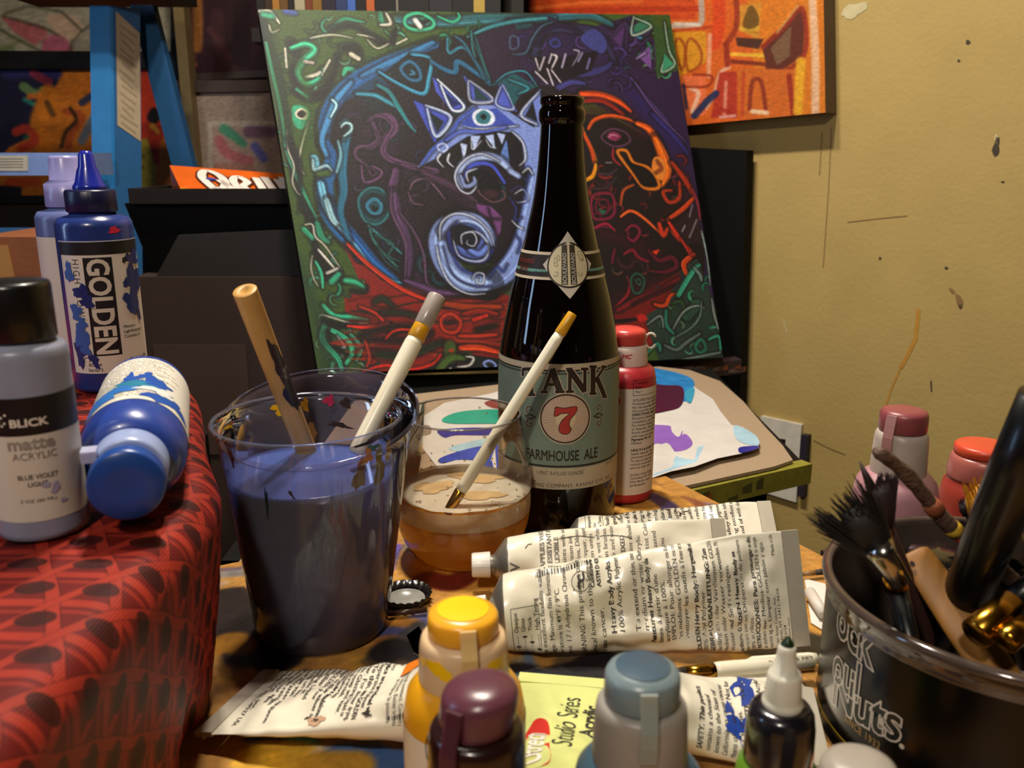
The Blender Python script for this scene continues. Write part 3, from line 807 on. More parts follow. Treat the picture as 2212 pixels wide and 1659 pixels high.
# green border filled with small licks first, so the drawn shapes sit over them
for k in range(420):
    x = random.uniform(560, 1560); y = random.uniform(20, 800)
    if 700 < x < 1500 and 110 < y < 720 and random.random() < .8: continue
    a = random.uniform(0, 6.28); r = random.uniform(10, 26); c = random.choice(['2a7f66', '15201a', '2a3a18', '4a6428', '26341a', '1f3a30', '44602a', '12140f'])
    pl.p.stroke(pl.uv([(x, y), (x + r * math.cos(a), y + r * math.sin(a)), (x + r * 1.5 * math.cos(a + .9), y + r * 1.5 * math.sin(a + .9))]), random.uniform(2, 7), c, 1.2, alpha=.55)
def curl(cx, cy, r, a, c1, c2, c3, dirn=1):
    """a comma-shaped lick: dark bed, coloured crescent, pale edge"""
    P = [(cx + r * (1 - k / 9) * math.cos(a + dirn * k * .55), cy + r * (1 - k / 9) * math.sin(a + dirn * k * .55)) for k in range(8)]
    pl.p.stroke(pl.uv(P), r * .62, c1, r * .3, alpha=.75, soft=1.6, taper=True); pl.p.stroke(pl.uv(P), r * .30, c2, r * .10, alpha=.85, soft=1.1, taper=True)
    if c3: pl.p.stroke(pl.uv([(x + r * .13, y + r * .10) for x, y in P[:5]]), 1.5, c3, 1.0, alpha=.75, taper=True)
def inside(x, y): return ((x - 1090) / 395) ** 2 + ((y - 400) / 285) ** 2 < 1
bands = [(575, 640, 40, 400), (620, 700, 60, 300), (640, 730, 400, 640), (690, 800, 620, 800), (640, 1040, 30, 110), (1380, 1450, 50, 160), (1420, 1550, 600, 760), (700, 850, 110, 190)]
ART_A, ART_B = ART.split('# left green border'); ART_B, ART_C = ART_B.split('# blue arc on the left of the ring')
pl.run(ART_A)
for k in range(110):
    b = random.choice(bands); x, y = random.uniform(b[0], b[1]), random.uniform(b[2], b[3])
    if inside(x, y): continue
    curl(x, y, random.uniform(9, 22), random.uniform(0, 6.28), random.choice(['0f1a14', '12100e', '1c2a18']), random.choice(['2a8f6e', '237a60', '31664a', '3a5a2a', '1f5a4c', '4a7a5a']), random.choice([None, 'c4c4b4', '9ab0a0', None]), random.choice([-1, 1]))
pl.run('#' + ART_B)
for k in range(46):
    x, y = random.uniform(1270, 1500), random.uniform(330, 690)
    if inside(x, y): curl(x, y, random.uniform(10, 26), random.uniform(0, 6.28), random.choice(['14090c', '1e0c0e', '2a0e12']), random.choice(['6a1828', '7a1e22', '8a2a1c', '541426', '3a2226', '24423a']), random.choice([None, 'b04a2a', None, '8a5a60']), random.choice([-1, 1]))
for k in range(40):
    x, y = random.uniform(770, 1080), random.uniform(190, 620)
    if inside(x, y): curl(x, y, random.uniform(12, 30), random.uniform(0, 6.28), random.choice(['1a1018', '120e14', '0e1418']), random.choice(['3e2842', '4a304c', '342440', '1c3e48', '2a2a50']), random.choice([None, '6a4a6a', None]), random.choice([-1, 1]))
for k in range(30):
    x, y = random.uniform(1130, 1420), random.uniform(60, 190); curl(x, y, random.uniform(10, 24), random.uniform(0, 6.28), '180e22', random.choice(['3a2a66', '2c2258', '4a3470', '2a4a60', '1e1430']), random.choice([None, '6a5aa0', None]), random.choice([-1, 1]))
for k in range(80):
    x, y = random.uniform(760, 1340), random.uniform(640, 790); L = random.uniform(20, 70)
    pl.p.stroke(pl.uv([(x - L, y + random.uniform(-6, 6)), (x, y + random.uniform(-8, 4)), (x + L, y + random.uniform(-8, 8))]), random.uniform(3, 8), random.choice(['2a120e', '1a1c12', '8a1e16', 'a82818', '5a1410', '9a3a18', '20281a']), 1.2, alpha=.7, soft=1.4, taper=True)
pl.run(ART_C); pl.p.a = 255 * (np.clip(pl.p.a, 0, 255) / 255) ** 1.14; pl.p.grain(.06)
m_paint = Mpaint('acrylic_painting', .55, .2, 260); m_paint.node_tree.nodes['Principled BSDF'].inputs['Specular IOR Level'].default_value = .3
t = Thing('canvas_painting', 'unframed canvas painting of a pale blue serpent and orange swirls leaning behind the beer bottle', 'painting', (QW[3] + QW[2]) / 2)
fr = painted_grid('painted_face', pl.p, pl.pos, m_paint, t.o, t.loc)
bk = -PN * 0.026
mb = MB(); q = [p - PN * 0.0012 for p in QW]; mb.prism(q, bk, 0)
t.part('stretcher_edge', mb, M('black_canvas_edge', '14110f', .7), world=True, label='black painted edge of the canvas')
# ================================================================== things behind the work table
hB = -0.028                                                     # board level below the table top
hB = 0.252 - 0.28
# red and orange canvas on the yellow wall
RQP = [(1140, -190), (1776, -190), (1783, 243), (1140, 303)]
RC = wallpt(1600, 200, .036)
RQ = [at_plane(x, y, RC, WN) for x, y in RQP]
rp = Plate(RQ, RQP, 300, 230, 'c85a1c')
rp.run('''
F p b8401a 0 1140,-190 1500,-190 1500,40 1140,40
F p c43a14 0 1140,-40 1400,-60 1420,30 1140,30
F p c8701c 0 1600,-190 1776,-190 1783,260 1640,260
S c c2481a 120 150,40 500,30 900,40 1200,60
S c a83214 40 150,90 600,70 1290,60
S c d8682a 24 150,60 500,20 900,10
S c a89a90 40 1310,0 1310,150 1240,170 1090,180
S c d0c0b0 24 1130,160 1300,170
F c c8841c 0 1110,200 1340,220 1340,420 1160,520 1100,400
C c 8a3a14 16 1180,480 1130,330 1160,260 1200,340
C c 8a3a14 16 1220,480 1210,310 1250,265 1310,350 1300,440
S c a83c18 24 1120,210 1260,200 1390,180
S c c84018 90 1430,0 1430,180 1400,300
S c d89a78 30 1370,240 1360,520
S c d8a890 26 1500,460 1440,500 1400,640 1330,760
F c a83420 0 1440,500 1550,490 1550,800 1380,800
S c d88a70 24 1480,560 1470,780
F c d8683a 0 1180,520 1340,520 1340,780 1220,800
S c e0b8a0 30 1240,600 1290,640 1250,760
S c 8a2a14 18 1160,590 1350,590 1380,520 1260,510
L c 1c2850 50 1265,790 1350,690 1410,640
S c 1c2850 20 1190,580 1210,740
F c c08028 0 1570,40 1720,20 1700,260 1560,200
G c 6a4a18 0 1600,150 1650,40 1700,120 1680,200 1620,210
S c c89a30 24 1570,190 1640,210 1700,190
F c 4a2a1c 0 1550,260 1730,270 1700,330 1560,310
S c 8a3018 40 1550,0 1550,180 1480,300
S c e0b838 26 1520,370 1740,380
S c 6a2414 30 1520,420 1740,440 1760,470
F c 5a2a1c 0 1730,320 1980,70 2020,80 2000,380 1780,530
F c 6f5038 0 1790,330 1920,190 1910,380 1830,440
S c 8a2c18 36 1730,320 1880,180 2000,60 2010,380 1770,540
S c b89050 16 1830,220 1970,40
S c 8a2c18 40 1480,300 1490,440
F c c06020 0 1560,470 1950,480 1950,790 1580,800
S c 7a2a18 30 1640,740 1660,560 1720,560 1750,740
S c 8a2818 40 1910,520 1940,780
S c b04020 24 1600,500 1590,790
S c e8d0b0 30 1660,760 1760,770
S c d8a024 70 1990,420 1970,760
S c d8b090 60 2070,0 2090,400 2090,780
S c a02a18 30 1400,780 1450,750 1530,780
S c d8a098 20 1440,800 1540,790
''')
rp.p.grain(.05)
t = Thing('canvas_painting', 'orange and red canvas painting with brown archways hung high on the yellow wall', 'painting', (RQ[3] + RQ[2]) / 2)
painted_grid('painted_face', rp.p, rp.pos, m_paint, t.o, t.loc)
t.part('stretcher_edge', MB().prism([p - WN * .001 for p in RQ], -WN * .033, 0), M('raw_canvas_edge', '6a5848', .8), world=True, label='bare grey brown canvas edge')

# stool with a painted front strip, the cardboard and the palette paper on it
SA = at_h(1755, 1000, hB); SB = at_h(1440, 1070, hB); e = (SA - SB).normalized(); SL = SB - e * .36; back = V3((-e.y, e.x, 0))
t = Thing('stool', 'low black stool with yellow green painted front strip behind the table corner', 'stool', (SB.x, SB.y + .15, 0))
zt = T + hB - .001
topq = [V3((p.x, p.y, zt - .018)) for p in (SL + back * .014, SA + back * .014, SA + V3((-.01, .39, 0)), SL + V3((-.02, .60, 0)))]
t.part('seat', MB().prism(topq, (0, 0, .017), 0), M('black_stool', '0e0c0a', .7, spec=.2), world=True)
strip_q = [V3((p.x, p.y, zt - .0195)) for p in (SL, SA, SA + back * .0138, SL + back * .0138)]
st = MB().prism(strip_q, (0, 0, .0195), 0)
for k in range(26):
    a = random.uniform(.4, .97); p = SL + (SA - SL) * a; w_ = random.uniform(.004, .012); h_ = random.uniform(.003, .012); z0 = zt - random.uniform(.012, .018)
    q = [p - e * w_ - back * .0004, p + e * w_ - back * .0004]; st.add([(q[0].x, q[0].y, z0), (q[1].x, q[1].y, z0), (q[1].x, q[1].y, min(z0 + h_, zt)), (q[0].x, q[0].y, min(z0 + h_ * .7, zt))], [(0, 1, 2, 3)], random.choice([1, 2, 3, 1]), False)
t.part('front_strip', st, [M('green_tape', '8a8430', .5, var=.12, vscale=120), M('tape_dark', '4a4a20', .6), M('tape_rust', '9a5a2a', .6), M('tape_blue', '3a4a5a', .6)], world=True, label='yellow green paint-smeared front strip')
for a, b in [(.06, .1), (.95, .06), (.06, .42), (.93, .36)]:
    p = SL + (SA - SL) * a + back * b
    t.part('leg', MB().box((p.x - .018, p.y - .018, 0), (p.x + .018, p.y + .018, zt - .018), 0), M('black_stool', '', .6), world=True)
p0 = SL + back * .05; p1 = SA + back * .05
t.part('apron', MB().prism([V3((q.x, q.y, zt - .16)) for q in (p0 + e * .02, p1 - e * .05, p1 - e * .05 + back * .012, p0 + e * .02 + back * .012)], (0, 0, .14), 0), M('black_stool', '', .6), world=True)
cp = [at_h(x, y, hB) for x, y in [(1712, 1000), (1690, 968), (1650, 925), (1605, 872), (1555, 828), (1490, 804), (1420, 796)]]
cb = [SL + V3((.0, .46, 0)), SL + back * .018, SB + back * .004, SA - e * .045 + back * .004] + cp
single('cardboard_sheet', MB().prism([V3((p.x, p.y, T + hB)) for p in cb], (0, 0, .003), 0), M('tan_cardboard', '9c876e', .8, var=.03, vscale=200, bump=.1), 'tan cardboard sheet with a rounded edge lying under the paint-covered white paper', 'cardboard')
# palette paper: white sheet, lifted along its front edge, with wet paint patches
hP = hB + .004
def pap(x, y, dz=0.0):
    p = at_h(x, y, hP); q = at_h(1300, 1040, hP); u = V3((p.x, p.y, 0))
    f = max(0.0, 1 - (p - (SB + back * .02)).dot(back) / .12); lift = .008 * f * f
    r = at_h(x, y, hP + lift + dz); return r
outline = [(905, 905), (960, 870), (1060, 850), (1200, 810), (1330, 795), (1416, 795), (1480, 812), (1503, 838), (1540, 862), (1556, 888), (1580, 918), (1604, 922), (1633, 942), (1640, 968), (1600, 980), (1550, 990), (1500, 1008), (1450, 1018), (1410, 1032), (1330, 1042), (1200, 1044), (1075, 1040), (1000, 1048), (960, 1030), (930, 990), (895, 945)]
mb = MB()
def ppoly(pts, mat, dz, smooth=True):
    P = [tuple(q) for q in (catmull(pts, 5, True) if smooth else pts)]
    bm = bmesh.new(); f = bm.faces.new([bm.verts.new((x, y, 0)) for x, y in P]); bmesh.ops.triangulate(bm, faces=[f])
    bmesh.ops.subdivide_edges(bm, edges=[e_ for e_ in bm.edges if e_.calc_length() > 40], cuts=2); bm.verts.index_update()
    mb.add([pap(v.co.x, v.co.y, dz) for v in bm.verts], [tuple(v.index for v in f.verts) for f in bm.faces], mat); bm.free()
ppoly(outline, 0, 0, False)
ppoly([(1380, 795), (1440, 800), (1490, 815), (1500, 832), (1487, 846), (1492, 860), (1470, 868), (1440, 850), (1390, 842)], 1, .0004)
ppoly([(1380, 832), (1440, 832), (1470, 834), (1478, 850), (1470, 878), (1440, 888), (1380, 892)], 2, .0008)
ppoly([(1480, 845), (1500, 838), (1494, 868), (1483, 866)], 6, .0009)
ppoly([(1360, 925), (1430, 918), (1470, 928), (1496, 955), (1480, 972), (1440, 975), (1425, 958), (1400, 965), (1360, 985)], 3, .0006)
ppoly([(1380, 990), (1430, 975), (1490, 970), (1540, 958), (1520, 990), (1470, 1008), (1400, 1030), (1350, 1036)], 4, .0003)
ppoly([(1590, 918), (1632, 940), (1638, 962), (1600, 955), (1585, 935)], 4, .0004)
ppoly([(1598, 966), (1636, 963), (1634, 970), (1600, 978)], 5, .0006)
ppoly([(955, 905), (990, 890), (1060, 884), (1140, 890), (1140, 912), (1040, 915), (970, 914)], 7, .0006)
ppoly([(945, 930), (985, 925), (1050, 924), (1100, 935), (1050, 940), (985, 940), (960, 945)], 5, .0004)
ppoly([(970, 968), (1010, 955), (1080, 944), (1130, 950), (1130, 965), (1040, 968), (990, 975)], 4, .0005)
ppoly([(950, 990), (990, 975), (1050, 962), (1130, 960), (1130, 1000), (1070, 1000), (1000, 992), (955, 1000)], 8, .0007)
ppoly([(1040, 1000), (1075, 995), (1110, 1010), (1060, 1012)], 8, .0008)
ppoly([(893, 925), (925, 918), (930, 936), (900, 942)], 9, .0004); ppoly([(1048, 868), (1110, 860), (1130, 878), (1070, 882)], 10, .0004)
single('palette_paper', mb, [M('palette_white', 'ccc8c4', .5, var=.05, vscale=25, bump=.3, bscale=60), M('wet_blue', '2f86d0', .3, var=.15, vscale=60), M('wet_maroon', '4a1430', .3), M('wet_violet', '8a60b8', .35), M('wash_blue', 'a4c8dc', .5, var=.1, vscale=50), M('wet_ultramarine', '2a2a90', .3), M('wet_cyan', '3a9cc0', .3), M('wet_teal', '18a088', .35), M('wet_cobalt', '3a50c0', .35, var=.15, vscale=40), M('wet_grey', '8a7a6c', .4), M('wet_brick', '8a4038', .4)],
       'white palette paper with blue, maroon and violet paint on the tan cardboard', 'paper', group=None)
# easel: tall black panel and paint-smeared tray right of the painting
pR = at_y(1600, 700, 1.262); 
a1 = wallpt(1613, 325, .032); a2 = wallpt(1592, 1100, .032); a0 = wallpt(1475, 318, .032); a3 = wallpt(1475, 1100, .032)
t = Thing('easel', 'tall black easel board standing against the yellow wall right of the painting', 'easel', (a3.x + .05, a3.y, 0))
fx = (a2 - a1) / (a2.z - a1.z); lo = [a3 + (a3 - a0) / (a3.z - a0.z) * (0.0 - a3.z), a2 + fx * (0.0 - a2.z)]
mb = MB(); mb.prism([a0, a1, lo[1], lo[0]], -WN * .02, 0)
t.part('panel', mb, M('easel_black', '0c0a09', .75, spec=.2), world=True)
b0, b1 = at_y(1436, 796, 1.19), at_y(1602, 777, 1.245)
mb = MB(); mb.prism([b0, b1, b1 + V3((0, 0, -.021)), b0 + V3((0, 0, -.02))], (-.004, .022, 0), 0)
for k in range(18):
    f = random.random(); p = b0 + (b1 - b0) * f + V3((.001, -.0006, 0)); dx = (b1 - b0).normalized() * random.uniform(.004, .012); z = random.uniform(-.019, -.006)
    mb.add([p - dx + V3((0, 0, z)), p + dx + V3((0, 0, z)), p + dx + V3((0, 0, z + .007)), p - dx + V3((0, 0, z + .005))], [(0, 1, 2, 3)], random.choice([1, 2, 1, 3]), False)
t.part('tray', mb, [M('tray_wood', '3a2a30', .5), M('tray_orange', '8a4a28', .5), M('tray_blue', '3a4468', .5), M('tray_grey', '6a5a58', .5)], world=True, label='paint-smeared easel tray')

# ------------------------------------------------------------------ left background
def floorbox(name, x0, x1, y0, y1, z1, m, label, cat): return single(name, MB().box((x0, y0, 0), (x1, y1, z1), 0), m, label, cat, loc=((x0 + x1) / 2, (y0 + y1) / 2, 0))
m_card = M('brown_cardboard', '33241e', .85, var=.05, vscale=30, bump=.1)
# moving box
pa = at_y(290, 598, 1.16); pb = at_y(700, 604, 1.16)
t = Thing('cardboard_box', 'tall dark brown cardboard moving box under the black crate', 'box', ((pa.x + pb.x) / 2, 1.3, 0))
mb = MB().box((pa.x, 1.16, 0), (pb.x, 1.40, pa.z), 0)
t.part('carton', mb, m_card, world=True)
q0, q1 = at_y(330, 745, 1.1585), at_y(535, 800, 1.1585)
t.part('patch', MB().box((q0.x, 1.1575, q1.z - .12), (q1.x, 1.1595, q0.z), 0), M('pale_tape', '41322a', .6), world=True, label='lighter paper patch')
# black crate
z0 = pa.z + .0005; c0 = at_y(275, 500, 1.18); c1 = at_y(640, 500, 1.18); zt_ = at_y(400, 408, 1.17).z; zr = at_y(400, 440, 1.17).z
t = Thing('plastic_crate', 'open black plastic crate on the brown moving box holding the orange carton', 'crate', ((c0.x + c1.x) / 2, 1.33, z0))
m_blk = M('crate_black', '0b0909', .7, var=.05, bump=.1, spec=.2); m_blk2 = M('crate_black_lid', '1b1614', .7, spec=.25)
mb = MB(); x0, x1 = c0.x, c1.x
def tray(mb, x0, x1, y0, y1, za, zb, fl, th=.004, mat=0):
    A = [(x0 + fl, y0 + fl), (x1 - fl, y0 + fl), (x1 - fl, y1 - fl), (x0 + fl, y1 - fl)]; B = [(x0, y0), (x1, y0), (x1, y1), (x0, y1)]
    C = [(x0 + th, y0 + th), (x1 - th, y0 + th), (x1 - th, y1 - th), (x0 + th, y1 - th)]; D = [(a + th * (1 if i in (0, 3) else -1), b + th * (1 if i < 2 else -1)) for i, (a, b) in enumerate(A)]
    vs = [(*p, za) for p in A] + [(*p, zb) for p in B] + [(*p, zb) for p in C] + [(*p, za + th) for p in D]; fs = [(3, 2, 1, 0), (12, 13, 14, 15)]
    for i in range(4):
        j = (i + 1) % 4; fs += [(i, j, 4 + j, 4 + i), (4 + i, 4 + j, 8 + j, 8 + i), (8 + i, 8 + j, 12 + j, 12 + i)]
    mb.add(vs, fs, mat, False)
tray(mb, x0, x1, 1.18, 1.39, z0, zr, .02); t.part('body', mb, m_blk, world=True)
mb = MB(); mb.box((x0 + .012, 1.170, zr), (x1 + .02, 1.186, zt_), 0); mb.box((x0 + .012, 1.384, zr), (x1 + .02, 1.40, zt_), 0); mb.box((x0 + .004, 1.186, zr), (x0 + .018, 1.384, zt_), 0); mb.box((x1 + .006, 1.186, zr), (x1 + .02, 1.384, zt_), 0)
t.part('rim', mb, m_blk2, world=True, label='thick grey black rim')
f0 = [at_y(x, y, 1.166) for x, y in [(338, 598), (385, 508), (640, 496), (652, 598)]]
single('black_tray', MB().prism([V3((p.x, p.y, max(p.z, z0))) for p in f0], (0, .009, 0), 0), M('tray_charcoal', '1d1815', .7), 'charcoal tray lid leaning on the front of the black crate', 'tray')
# orange sweets carton
oq = [at_y(x, y, 1.25) for x, y in [(366, 357), (610, 376), (625, 440), (325, 440)]]
zc = z0 + .0045
ob = MB(); n_ = V3((0, -.35, .55))
F_ = [at_y(366, 357, 1.29), at_y(612, 375, 1.27), at_y(636, 418, 1.215), at_y(392, 412, 1.215)]
L_ = [F_[0], F_[3], at_y(335, 420, 1.24), at_y(350, 395, 1.30)]
bx = [V3((p.x, p.y, zc)) for p in (F_[0], F_[1], F_[2], F_[3])]
ob.add(F_ + bx, [(0, 1, 2, 3), (0, 3, 7, 4), (3, 2, 6, 7), (2, 1, 5, 6), (1, 0, 4, 5), (4, 7, 6, 5)], 0, False)
on = (F_[1] - F_[0]).cross(F_[3] - F_[0]).normalized(); on = on if on.z > 0 else -on
def omap(x, y): 
    q = F_[0] + (F_[1] - F_[0]) * x + (F_[3] - F_[0]) * y + on * .0012; return q
def ofat(pts, w): vs, fs = line2(pts, w); return vs, fs
for pts, w in [([(.3, .9), (.24, .45), (.3, .15), (.4, .3), (.42, .6), (.36, .85), (.3, .8)], .075), ([(.38, .5), (.48, .95)], .07), ([(.52, .9), (.5, .5), (.56, .3), (.62, .5), (.56, .7), (.66, .95)], .07), ([(.72, .3), (.72, .9)], .07), ([(.8, .25), (.82, .9), (.9, .9), (.9, .3)], .07), ([(.95, .2), (.99, .9)], .06)]:
    vf = line2([tuple(p) for p in catmull(pts, 5)], w * 1.5); ob.map2(vf, lambda x, y: omap(x, y), 2)
    vf = line2([tuple(p) for p in catmull(pts, 5)], w); ob.map2(vf, lambda x, y: omap(x, y) + on * .0006, 1)
ob.map2(disc2(.31, .5, .045), lambda x, y: omap(x, y) + on * .001, 3)
ob.map2(rect2(.0, .92, 1, 1), lambda x, y: omap(x, y), 4)
single('orange_carton', ob, [M('carton_orange', 'e0641c', .35, var=.05), M('carton_white', 'f0e4d8', .4), M('carton_brown', '5a2a18', .4), M('carton_blue', '3a4aa0', .4), M('carton_yellow', 'e0b030', .4)], 'orange sweets carton with white brown-edged lettering in the black crate', 'carton')
# nearer cardboard box at far left
c0 = at_y(-60, 512, .98); c1 = at_y(134, 512, .98)
t = Thing('cardboard_box', 'orange brown cardboard box behind the blue paint bottles at far left', 'box', ((c0.x + c1.x) / 2, 1.05, 0))
t.part('carton', MB().box((c0.x, .98, 0), (c1.x, 1.13, c1.z), 0), M('orange_cardboard', '8a4f2c', .8, var=.05, bump=.1), world=True)
q0, q1 = at_y(-50, 528, .9795), at_y(40, 660, .9795)
t.part('tape', MB().prism([at_y(-50, 528, .9795), at_y(16, 530, .9795), at_y(44, 655, .9795), at_y(-50, 655, .9795)], (0, .0006, 0), 0), M('tan_tape', 'b07a3c', .5), world=True, label='paler tan tape strip')
single('glass_jar', MB().lathe([(.0, 0), (.055, 0), (.06, .01), (.06, .10), (.056, .11)], 32, 0, c=(0, 0, 0)), Mthin('dim_jar', '8a8a90', .1, '3a3440'), 'dim glass jar standing on the orange brown box at far left', 'jar', loc=(at_y(60, 480, 1.06).x, 1.055, c1.z + .0005))

# step ladder (blue rails)
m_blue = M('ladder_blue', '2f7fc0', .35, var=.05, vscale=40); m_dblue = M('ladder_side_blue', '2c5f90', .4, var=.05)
m_alu = M('ladder_step_metal', '8fa6d8', .35, metal=.3)
LY = 1.36
t = Thing('step_ladder', 'blue step ladder with black top cap standing at the left behind the boxes', 'ladder', (at_y(215, 400, LY).x, LY + .1, 0))
def downto0(a, b): d = (b - a) / (b.z - a.z); return a + d * (0.0 - a.z)
A, B = at_y(215, 12, LY + .06), at_y(222, 420, LY + .035); E = downto0(A, B); dirv = (E - A).normalized()
def railx(px0, px1, pxb0, pxb1, depth, m, name, label=None):
    a0, a1_ = at_y(px0, 12, LY + .06), at_y(px1, 12, LY + .06); b0_, b1_ = at_y(pxb0, 420, LY + .035), at_y(pxb1, 420, LY + .035)
    q = [a0, a1_, downto0(a1_, b1_), downto0(a0, b0_)]; t.part(name, MB().prism(q, (.004, depth, 0), 0), m, world=True, label=label)
    return q
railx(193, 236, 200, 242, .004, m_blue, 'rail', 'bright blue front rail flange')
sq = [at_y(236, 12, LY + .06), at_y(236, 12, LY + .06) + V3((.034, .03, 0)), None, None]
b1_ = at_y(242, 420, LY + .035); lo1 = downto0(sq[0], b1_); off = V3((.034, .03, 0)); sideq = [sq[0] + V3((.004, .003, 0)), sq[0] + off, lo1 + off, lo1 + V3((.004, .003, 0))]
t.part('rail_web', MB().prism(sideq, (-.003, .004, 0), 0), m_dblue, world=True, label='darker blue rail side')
def sidept(u, v): a = sideq[0] + (sideq[1] - sideq[0]) * u; b = sideq[3] + (sideq[2] - sideq[3]) * u; return a + (b - a) * v
nrm = (sideq[1] - sideq[0]).cross(sideq[3] - sideq[0]).normalized(); nrm = nrm if nrm.y < 0 else -nrm
mb = MB(); mb.prism([sidept(.1, .006) + nrm * .0005, sidept(.97, .03) + nrm * .0005, sidept(.97, .165) + nrm * .0005, sidept(.1, .145) + nrm * .0005], nrm * .0006, 0)
for k in range(14): mb.add([sidept(.2 + .04 * (k % 3), .02 + k * .0092) + nrm * .0014, sidept(.85 - .05 * (k % 4), .034 + k * .0092) + nrm * .0014, sidept(.85 - .05 * (k % 4), .037 + k * .0092) + nrm * .0014, sidept(.2 + .04 * (k % 3), .023 + k * .0092) + nrm * .0014], [(0, 1, 2, 3)], 1, False)
t.part('sticker', mb, [M('sticker_tan', 'b09c80', .6), M('sticker_grey', '96846a', .6)], world=True, label='tan instruction sticker')
r0, r1 = at_y(305, 10, LY + .12), at_y(400, 380, LY + .155); d2 = V3((.036, 0, 0)); lo2 = downto0(r0, r1)
t.part('rear_leg', MB().prism([r0 - d2 * .5, r0 + d2 * .5, lo2 + d2 * .5, lo2 - d2 * .5], (0, .02, 0), 0), m_dblue, world=True)
def step(pxy0, pxy1, yy, name, m):
    a, b = at_y(-70, pxy0, yy), at_y(200, pxy1, yy)
    s = t.part(name, MB().box((a.x, yy, b.z), (b.x, yy + .07, a.z), 0), m, world=True); return a, b, s
a, b, s = step(330, 379, LY - .06, 'step', m_alu)
mb = MB(); q = [at_y(x, y, LY - .0612) for x, y in [(-40, 336), (60, 336), (60, 369), (-40, 369)]]; mb.prism(q, (0, .001, 0), 0)
for k in range(4): mb.prism([at_y(x, y, LY - .0615) for x, y in [(-30, 342 + 6 * k), (50, 342 + 6 * k), (50, 344 + 6 * k), (-30, 344 + 6 * k)]], (0, .0004, 0), 1)
t.part('sticker', mb, [M('label_white', 'c8c0b0', .6), M('label_print', '8a8478', .6)], parent=s, world=True)
p = at_y(128, 345, LY - .061); t.part('rivet', MB().lathe([(.0, .004), (.004, .003), (.006, 0)], 16, 0), M('rivet_metal', 'b0a890', .3, metal=.8), parent=s); 
rv = bpy.data.objects['rivet']; rv.location = V3(p) - V3(t.loc); rv.rotation_euler = (PI / 2, 0, 0)
r2 = rv.copy(); COL.objects.link(r2); r2.parent = t.o; r2.location = V3(at_y(219, 341, LY - .012)) - V3(t.loc)
step(500, 520, LY - .12, 'step', m_dblue)
c0, c1 = at_y(-80, -90, LY), at_y(322, -34, LY)
t.part('top_cap', MB().box((c0.x, LY - .02, c1.z), (c1.x, LY + .2, c1.z + .05), 0), M('ladder_cap_black', '120f10', .5), world=True, label='black plastic top cap')

# cabinet and pictures leaning behind
CY = 1.85
zc_ = at_y(300, 440, CY).z
floorbox('low_cabinet', -1.02, -.50, CY - .09, CY + .07, zc_, M('cabinet_dark', '2a1c16', .6), 'dark low cabinet the framed pictures stand on behind the ladder', 'cabinet')
def picture(name, px, y, base, strokes, label, frame=None, fw=0, gw=120, th=.02, group=None, z0=None, mat=None):
    """flat picture: quad given by its four photographed corners at distance y; foot carried down to the shelf it stands on"""
    Q = [at_y(a, b, y) for a, b in px]; pt = Plate(Q, px, gw, int(gw * math.dist(px[0], px[3]) / math.dist(px[0], px[1])), base); pt.run(strokes); pt.p.grain(.05)
    ct = (Q[2] + Q[3]) / 2; t = Thing(name, label, 'picture', (ct.x, ct.y, ct.z if z0 is None else z0), group=group)
    painted_grid('picture_face', pt.p, pt.pos, m_paint, t.o, t.loc)
    ex = (Q[1] - Q[0]).normalized(); ez = (Q[0] - Q[3]).normalized(); mb = MB(); f = fw
    O = [Q[0] - ex * f + ez * f, Q[1] + ex * f + ez * f, Q[2] + ex * f - ez * f, Q[3] - ex * f - ez * f]
    bk_ = MB(); bk_.prism([q + V3((0, .0015, 0)) for q in (O if fw else Q)], (0, th, 0), 0); t.part('backing', bk_, M('picture_backing', '1a1410', .7), world=True)
    if fw:
        n = V3((0, -.008, 0)); vs = [q for q in Q] + O + [q + n for q in Q] + [q + n for q in O]; fs = []
        for i in range(4):
            j = (i + 1) % 4; fs += [(8 + i, 8 + j, 12 + j, 12 + i), (i, j, 8 + j, 8 + i), (4 + i, 4 + j, 12 + j, 12 + i)]
        t.part('frame', mb.add(vs, fs, 0, False), frame, world=True)
    return t
picture('framed_picture', [(-90, -160), (372, -160), (372, 112), (-90, 110)], CY + .02, '9a927c', '''
S b 7a7a50 30 0,340 200,260 400,330
F b a85a5c 0 20,120 300,190 320,230 240,300 100,210
G b b89a80 0 330,120 480,110 560,200 500,270 400,240
G b a85868 0 290,340 310,270 380,240 460,290 480,370 290,370
L b 3a3a28 12 20,110 300,190 400,240
L b 3a3a28 12 430,90 560,210 490,290 480,370
L b 3a3a28 12 560,210 700,120
L b 3a3a28 10 0,200 100,260 280,350
S b 5a6a40 40 0,350 80,330
L b 3a3a28 10 40,90 200,40 420,80
''', 'pale picture of pink and cream shapes above the colourful one at top left', M('frame_black', '0e0c0b', .5), .018)
